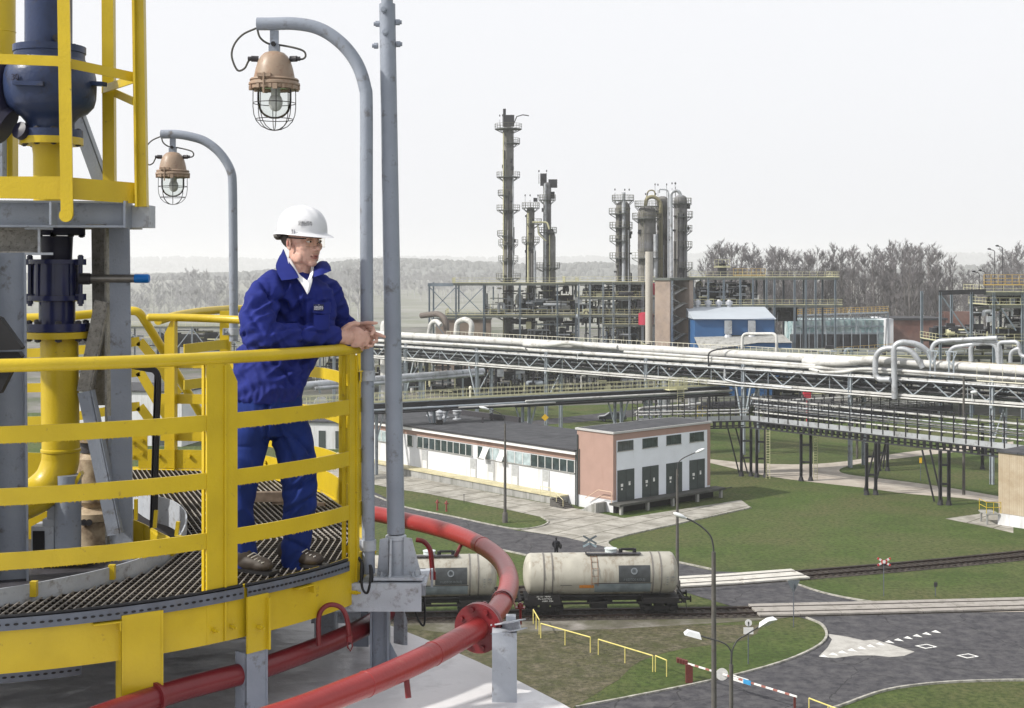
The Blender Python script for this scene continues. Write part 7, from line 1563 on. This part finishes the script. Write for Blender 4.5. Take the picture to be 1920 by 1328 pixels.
m = MB(); m.add([V(bx_(1303), Yb-9, 0), V(bx_(1467), Yb-9, 0), V(bx_(1467), Yb-9, 10.2), V(bx_(1405), Yb-9, 10.2), V(bx_(1303), Yb-9, 8.6), V(bx_(1303), Yb, 0), V(bx_(1467), Yb, 0), V(bx_(1467), Yb, 11.2), V(bx_(1303), Yb, 9.8)], [(0,1,2,3,4),(1,6,7,2),(5,0,4,8)]); m.build('annex_wall', BLUEW, bh_, 0)
m = MB(); m.poly([V(bx_(1301), Yb-9.3, 8.7), V(bx_(1405), Yb-9.3, 10.3), V(bx_(1468), Yb-9.3, 10.3), V(bx_(1468), Yb+.0, 11.4), V(bx_(1301), Yb, 10.9)]); m.build('annex_roof', CRETE, bh_, 0)
for i, x in enumerate((1302, 1323, 1344, 1365, 1385)):
    m = MB(); cc = V(bx_(x), Yb+12, 16.5); m.lathe(cc, [(.45, 0), (.45, .5), (.75, .55), (.75, 1.2), (.45, 1.3), (.3, 1.55), (.001, 1.6)], 14); m.build('ridge_ventilator', VENT, bh_, 40)
# right structure
S2 = steel_frame('deck_structure', 'two-deck pale blue steel structure stretching right behind the blue hall', 292, 12, (1300, 1328, 1357, 1388, 1412, 1437, 1452, 1490, 1511, 1529, 1566), [(1295, 1574, 520), (1295, 1580, 572)], BLST, seed=11, npipe=40, area=[(1300, 1420, 528, 568), (1300, 1400, 528, 568), (1300, 1480, 576, 600)])
m = MB(); c = P(1354, 517, 295); m.box(c+Z*1.2, (1.6, 1.6, 2.4)); m.lathe(c+Z*2.4, [(1.3, 0), (1.3, .2), (.001, 1.1)], 10); m.build('roof_unit', DSTL, S2, 20); railing('railing', [P(1340, 500, 294), P(1368, 500, 294)], 1.5, .8, PYEL, S2); railing('railing', [P(1375, 517, 293), P(1435, 517, 293)], 1.5, 1.0, ORY, S2); m = MB(); m.box(P(1354, 501, 295), (3.4, 2, .2)); m.build('small_deck', PYEL, S2, 0)
# far right structure, nearer
S3 = steel_frame('deck_structure', 'nearer dark steel structure with orange railing at the right frame edge', 222, 10, (1763, 1821, 1863, 1917), [(1845, 1990, 548), (1855, 1990, 572), (1760, 1990, 640)], BLST, rail=PYEL, seed=13, npipe=60, area=[(1765, 1860, 610, 636), (1825, 1990, 576, 636), (1860, 1990, 552, 570)], xb=((1766, 556, 1820, 632), (1863, 556, 1905, 620)))
m = MB(); m.beam(P(1760, 549, 222), P(1848, 547, 222), .3, .75); m.build('head_beam', DSTL, S3, 0); railing('railing', [P(1845, 535, 221), P(1990, 535, 221)], 1.7, 1.1, ORY, S3, .04, True, (.33, .66))
for i, (x, y) in enumerate(((1865, 470), (1880, 464), (1836, 512), (1848, 510))):
    m = MB(); c = P(x, 545, 223); m.tube(rnd([c, V(c.x, c.y, HC-(y-500)*223/F), V(c.x-.8, c.y, HC-(y-502)*223/F)], .3), .06, 6); m.ell(V(c.x-.9, c.y, HC-(y-503)*223/F), (.3, .2, .15)); m.build('deck_lamp', DSTL, S3, 50)
# glazed hall, brick hall, orange railed bridge
gh = thing('glazed_hall', 'long teal glazed hall with white end wall below the orange railed gangway', 'building', P(1580, 700, 345)); s = 345/F
TEAL = mat('teal_glazing', (.20, .30, .32), .25, var=.5, scale=.25, dirt=(.55, .60, .6), damt=.5, dscale=.3)
m = MB(); m.box((P(1580, 0, 345).x, 352, (HC-100*s)/2), (182*s, 14, HC-100*s)); m.build('glass_wall', TEAL, gh, 0); m = MB(); m.box((P(1665, 0, 344).x, 350, (HC-98*s)/2), (12*s, 16, HC-98*s+.2)); m.build('end_wall', WHR, gh, 0)
m = MB()
for x in range(1492, 1665, 13): c = P(x, 600, 344.8); m.beam(V(c.x, c.y, 0), c, .2, .2, (0, 1, 0))
m.build('mullion', BLST, gh, 0)
m = MB()
for x0, x1, y in ((1492, 1660, 612), (1492, 1660, 625)): m.beam(P(x0, y, 344.7), P(x1, y, 344.7), .15, .4)
m.build('transom', BLST, gh, 0)
gw = thing('orange_gangway', 'orange railed gangway on a light truss in front of the bare trees', 'footbridge', P(1580, 700, 340)); a, b = P(1488, 592, 338), P(1665, 586, 342)
railing('railing', [a, b], 1.5, 1.1, ORY, gw, .05, True, (.33, .66)); m = MB(); m.beam(a, b, 1.2, .3); 
for k in range(24): p, q_ = a.lerp(b, k/24), a.lerp(b, (k+1)/24); m.beam(p-Z*.1, (p+q_)/2-Z*1.3, .12, .12); m.beam((p+q_)/2-Z*1.3, q_-Z*.1, .12, .12)
m.beam(a-Z*1.35, b-Z*1.35, .2, .2); m.build('truss', BSTL, gw, 0)
for k in (0, .33, .66, 1): c = a.lerp(b, k); m = MB(); m.beam(V(c.x, c.y, 0), c, .25, .25, (0, 1, 0)); m.build('leg', BSTL, gw, 0)
dh = thing('dark_brick_hall', 'long dark red brick hall with flat dark roof right of the glazed hall', 'building', P(1715, 700, 350)); s = 350/F
m = MB(); m.box((P(1724, 0, 350).x, 357, (HC-100*s)/2), (100*s, 14, HC-100*s)); m.build('wall', BRKD, dh, 0); m = MB(); m.box((P(1724, 0, 350).x, 357, HC-98.5*s), (104*s, 15, .5)); m.build('roof', DSTL, dh, 0)
rh = thing('red_roof_hut', 'small reddish-brown hall behind the dark steel structure at the right', 'building', P(1800, 620, 400)); m = MB(); m.box((P(1802, 0, 400).x, 405, 5.8), (9, 8, 11.6)); m.build('wall', BRKD, rh, 0)
df = thing('dark_yard_wall', 'dark slatted wall with grey posts in front of the glazed hall', 'wall', P(1560, 700, 318)); s = 318/F
m = MB(); m.box((P(1565, 0, 318).x, 318.5, (HC-127*s)/2), (165*s, .4, HC-127*s)); m.build('panel', DSTL, df, 0); m = MB()
for x in range(1485, 1650, 16): c = P(x, 618, 317.8); m.beam(V(c.x, c.y, 0), c, .14, .14, (0, 1, 0))
m.build('posts', BSTL, df, 0)
og = thing('orange_ground_railing', 'long thin orange railing sloping along the road behind the main pipe bridge', 'railing', P(1500, 660, 300)); railing('railing', [P(1480, 668, 300), P(1690, 655, 300)], 1.3, 1.2, ORY, og, .05)
# lower equipment between the main bridge and the lawn
S4 = steel_frame('low_pipe_rack', 'low dark pipe rack crowded with pipes under the main bridge at the left', 262, 22, (760, 790, 830, 865, 930, 965, 1000, 1060, 1100, 1150, 1190), [(757, 1200, 668)], DSTL, rail=BSTL, seed=21, npipe=92, area=[(757, 900, 672, 735), (900, 1200, 672, 735), (900, 1200, 690, 735), (757, 1200, 700, 738)])
S5 = steel_frame('low_pipe_rack', 'low dark pipe rack behind the expansion loops at the right', 226, 22, (1230, 1280, 1330, 1380, 1440, 1500, 1560, 1620, 1680, 1740, 1800, 1860, 1920), [(1225, 1990, 668)], DSTL, rail=PYEL, seed=22, npipe=92, area=[(1225, 1990, 672, 735), (1400, 1990, 680, 745), (1500, 1990, 655, 668), (1225, 1500, 672, 725)])
S6 = steel_frame('low_pipe_rack', 'low rack of pale pipes between the worker and the steel mast', 268, 14, (560, 600, 640, 700, 730, 757), [(540, 757, 655)], BSTL, seed=23, npipe=50, area=[(540, 757, 632, 655), (540, 757, 660, 720)])
S7 = steel_frame('low_pipe_rack', 'hazy lattice pipe rack far behind the railing at the left', 330, 6, (180, 240, 300, 360, 430), [(100, 460, 612)], BSTL, seed=24, npipe=16, area=[(120, 450, 615, 655)], xb=tuple((x, 616, x+30, 655) for x in range(180, 430, 60))+tuple((x+30, 655, x+60, 616) for x in range(180, 430, 60)))
vs_ = [(722, 600, 250, 9, 40, 'beige vertical vessel with railed top between the swan-neck pole and the mast'), (1245, 705, 235, 12, 30, 'squat silver vessel under the bridge near the stair tower'), (1300, 700, 240, 10, 30, 'slim silver vessel under the bridge below the blue hall')]
for x, y, Yq, hw, h, lbl in vs_:
    s = Yq/F; c = V((x-960)*s, Yq, 0); zt = HC-(y-500)*s; m = MB(); m.lathe(c, [(hw*s, 0), (hw*s, zt-1), (hw*s*.7, zt-.3), (.001, zt)], 18); t = thing('process_vessel', lbl, 'vessel', c); m.build('shell', PIPW if hw < 10 else PIPS, t, 40); m = MB(); m.tube([c+Z*(zt-.2), c+V(0, 0, zt+1.5), c+V(1.5, 0, zt+1.5)], .15, 8); m.build('outlet_pipe', PIPS, t, 40)
steam = None
# ================= TREES, HILLS, HAZE =================
BARK = mat('bare_bark', (.13, .12, .12), .9, var=.25, scale=.5); TWIG = mat('bare_twigs', (.17, .16, .168), .9, var=.3, scale=.3)
def bare_tree(name, label, seed, H_, spread, group, n1=26, up=.75):
    rd = random.Random(seed); t = thing(name, label, 'tree', V(0, 0, 0), group); tr = MB(); cr = MB()
    lean = V(rd.uniform(-.03, .03), rd.uniform(-.03, .03), 1); tp = [V(0, 0, 0)]+[lean*(H_*f_)+V(rd.uniform(-.3, .3), rd.uniform(-.3, .3), 0) for f_ in (.2, .4, .6, .8, .96)]
    tr.tube(tp, [H_*.013, H_*.011, H_*.009, H_*.006, H_*.0035, .02], 7)
    def at_(f_): f_ = f_*5; i = min(4, int(f_)); return tp[i].lerp(tp[i+1], f_-i)
    def seg(p, q, r, mb): mb.tube([p, q], [r, r*.55], 3, caps=False)
    for i in range(n1):
        f_ = rd.uniform(.16, .95); p = at_(f_); a = rd.uniform(0, 6.283); L = H_*spread*(1.1-f_*.75)*rd.uniform(.7, 1.2); d = V(math.cos(a), math.sin(a), up*rd.uniform(.7, 1.8)).normalized()
        q = p+d*L*.5; d2 = (d+Z*.35).normalized(); q2 = q+d2*L*.5; tr.tube([p, q, q2], [H_*.0045*(1.1-f_), H_*.003*(1.1-f_), .025], 4, caps=False)
        for j in range(12):
            g_ = rd.uniform(.2, 1); b = p.lerp(q, g_*2) if g_ < .5 else q.lerp(q2, g_*2-1); d3 = (d2+V(rd.uniform(-.9, .9), rd.uniform(-.9, .9), rd.uniform(-.2, .9))).normalized(); l3 = L*rd.uniform(.2, .42); e = b+d3*l3; seg(b, e, .05, cr)
            for k in range(5):
                b2 = b.lerp(e, rd.uniform(.2, 1)); d4 = (d3+V(rd.uniform(-1, 1), rd.uniform(-1, 1), rd.uniform(-.3, .8))).normalized(); e2 = b2+d4*l3*rd.uniform(.3, .6); w = V(rd.uniform(-1, 1), rd.uniform(-1, 1), 0).normalized()*.034; cr.add([b2-w, b2+w, e2], [(0, 1, 2)])
                for k2 in range(2): d5 = (d4+V(rd.uniform(-1, 1), rd.uniform(-1, 1), rd.uniform(-.3, .6))).normalized(); b3 = b2.lerp(e2, rd.uniform(.3, .9)); e3 = b3+d5*l3*.35; cr.add([b3-w*.8, b3+w*.8, e3], [(0, 1, 2)])
    tr.build('trunk', BARK, t, 40); cr.build('crown', TWIG, t, 0); return t
kinds = [bare_tree('bare_tree', '', 31, 30, .20, '', 40, 1.0), bare_tree('bare_tree', '', 37, 30, .17, '', 42, 1.3), bare_tree('bare_tree', '', 41, 27, .26, '', 44, .8), bare_tree('bare_tree', '', 47, 24, .32, '', 46, .55)]
BARK = mat('mist_pale_bark', (.42, .42, .43), .9, var=.2, scale=.5); TWIG = mat('mist_pale_twigs', (.42, .42, .43), .9, var=.2, scale=.3)  # paled bark and twigs: distant mist put into the tree colour
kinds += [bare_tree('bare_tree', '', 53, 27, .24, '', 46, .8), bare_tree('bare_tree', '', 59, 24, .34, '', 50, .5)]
rd = random.Random(5); used = set()
def put_tree(k, x, Y, H_, label, group):
    base = {0: 30, 1: 30, 2: 27, 3: 24, 4: 27, 5: 24}[k]; s = H_/base; loc = V((x-960)/F*Y, Y, 0)
    if k not in used:
        used.add(k); o = kinds[k]; o.location = loc; o.rotation_euler = (0, 0, rd.uniform(0, 6)); o.scale = (s, s, s); o['label'] = label; o['group'] = group
    else: dup(kinds[k], loc, rd.uniform(0, 6), label, group, (s*rd.uniform(.9, 1.2), s*rd.uniform(.9, 1.2), s))
GR = 'bare poplars in the row behind the plant'
def topy(x):
    pts = [(1318, 482), (1340, 462), (1370, 452), (1400, 460), (1440, 468), (1480, 463), (1520, 468), (1570, 458), (1620, 462), (1660, 455), (1700, 450), (1745, 462), (1785, 482), (1795, 500)]
    for (a, b), (c, d) in zip(pts, pts[1:]):
        if a <= x <= c: return b+(d-b)*(x-a)/(c-a)
    return 500
x = 1322
while x < 1790:
    Y = rd.uniform(405, 470); yt = topy(x)+rd.choice((-6, 0, 4, 10, 20))+rd.uniform(-3, 5); H_ = 25-(yt-500)*Y/F; put_tree(rd.choice((0, 0, 1, 1, 2)), x, Y, H_, 'tall bare grey poplar in the dense row behind the plant', GR); x += rd.uniform(5.5, 9)
for x, yt, Y, k in ((1640, 456, 402, 1), (1700, 452, 402, 0), (1755, 466, 404, 2)): put_tree(k, x, Y, 25-(yt-500)*Y/F, {1640: 'bare birch-like tree with pale trunk standing forward in the poplar row', 1700: 'forked bare poplar standing forward near the right end of the row', 1755: 'last bare tree standing forward at the right end of the poplar row'}[x], None)
for x in range(1360, 1920, 22): 
    Y = rd.uniform(380, 400) if x < 1660 else rd.uniform(470, 520); yt = rd.uniform(548, 575) if x < 1800 else rd.uniform(515, 545); put_tree(3, x+rd.uniform(-6, 6), Y, max(8, 25-(yt-500)*Y/F), 'low bare bush-like tree in the undergrowth beneath the poplar row', 'low bare trees under the poplars')
for x, yt in ((1808, 500), (1826, 508), (1845, 495), (1868, 478), (1885, 465), (1900, 460), (1918, 458), (1935, 462), (1855, 512), (1910, 490)): put_tree(rd.choice((2, 3)), x, rd.uniform(500, 560), 25-(yt-500)*530/F, 'bare rounded tree in the group at the right frame edge', 'bare trees at the right edge')
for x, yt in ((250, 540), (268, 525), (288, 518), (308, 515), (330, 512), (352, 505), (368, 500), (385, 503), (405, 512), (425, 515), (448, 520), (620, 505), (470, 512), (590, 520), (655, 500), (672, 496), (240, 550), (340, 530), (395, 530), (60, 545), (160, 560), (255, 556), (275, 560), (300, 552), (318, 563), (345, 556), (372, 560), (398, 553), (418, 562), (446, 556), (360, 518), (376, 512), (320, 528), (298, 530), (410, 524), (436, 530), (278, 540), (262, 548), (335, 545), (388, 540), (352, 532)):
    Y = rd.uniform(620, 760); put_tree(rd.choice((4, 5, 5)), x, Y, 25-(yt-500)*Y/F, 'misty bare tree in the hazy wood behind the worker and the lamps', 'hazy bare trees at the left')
# distant wooded ridges
RIDG = mat('far_wood', (.11, .115, .11), .95, var=.35, scale=.02); 
def ridge(name, Y, prof, dep, seed, bump=3.):
    rdg = random.Random(seed); m = MB(); nx, ny = 260, 8; xa, xb = prof[0][0], prof[-1][0]; vs = []
    for j in range(ny+1):
        for i in range(nx+1):
            x = xa+(xb-xa)*i/nx; y = 500
            for (a, b), (c, d) in zip(prof, prof[1:]):
                if a <= x <= c: y = b+(d-b)*(x-a)/(c-a); break
            h = HC-(y-500)*Y/F; f_ = j/ny; vs.append(V((x-960)/F*Y*(1+.02*f_), Y+(f_-.3)*dep, max(-1, h*math.sin(min(1, f_*1.6+.02)*math.pi/2))))
    m.add(vs, [(j*(nx+1)+i, j*(nx+1)+i+1, (j+1)*(nx+1)+i+1, (j+1)*(nx+1)+i) for j in range(ny) for i in range(nx)]); o = m.build(name, RIDG, None, 30); o['kind'] = 'structure'
    w = MB()
    for k in range(5000):
        v = vs[rdg.randrange(len(vs))]+V(rdg.uniform(-4, 4)*Y/1000, rdg.uniform(-20, 20), 0); s_ = rdg.uniform(.6, 1.3)*bump; w.ell(v+Z*s_*.3, (s_*.9, s_*.9, s_*1.3), None, 6, 5)
    o = w.build('far_woodland', RIDG, None, 30); o['kind'] = 'stuff'; o['label'] = {1: 'misty wooded ridge along the horizon', 2: 'nearer hazy belt of woodland behind the plant', 4: 'pale misty brushwood belt below the far woodland'}[seed]; o['category'] = 'woodland'
ridge('hills', 7800, [(-900, 492), (200, 489), (320, 487), (420, 490), (560, 494), (640, 490), (720, 487), (800, 487), (900, 488), (1000, 490), (1100, 486), (1180, 490), (1320, 480), (1500, 478), (1800, 481), (1880, 479), (2400, 480), (2900, 484)], 900, 1, 14)
ridge('hills', 2600, [(-500, 520), (200, 522), (420, 520), (560, 508), (620, 498), (680, 491), (760, 492), (860, 496), (930, 500), (1010, 503), (1130, 499), (1200, 505), (1320, 515), (1780, 512), (1850, 505), (2300, 500)], 300, 2, 5)
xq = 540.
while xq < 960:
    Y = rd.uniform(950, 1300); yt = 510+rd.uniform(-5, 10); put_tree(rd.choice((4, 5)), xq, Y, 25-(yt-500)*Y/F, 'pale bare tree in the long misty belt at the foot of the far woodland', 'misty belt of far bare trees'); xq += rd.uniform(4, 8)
# air
hz = MB(); hz.box((0, 5000, 59.5), (26000, 12000, 123)); 
hm_ = bpy.data.materials.new('air_haze'); hm_.use_nodes = True; nt = hm_.node_tree; nt.nodes.clear()
o_ = nt.nodes.new('ShaderNodeOutputMaterial'); pv = nt.nodes.new('ShaderNodeVolumePrincipled'); pv.inputs['Color'].default_value = (.97, .98, 1, 1); pv.inputs['Density'].default_value = .00023; pv.inputs['Anisotropy'].default_value = .25
nt.links.new(pv.outputs[0], o_.inputs['Volume']); h_ = hz.build('haze', hm_, None, 0); h_['kind'] = 'stuff'
S.cycles.volume_step_rate = 10; S.cycles.volume_bounces = 1
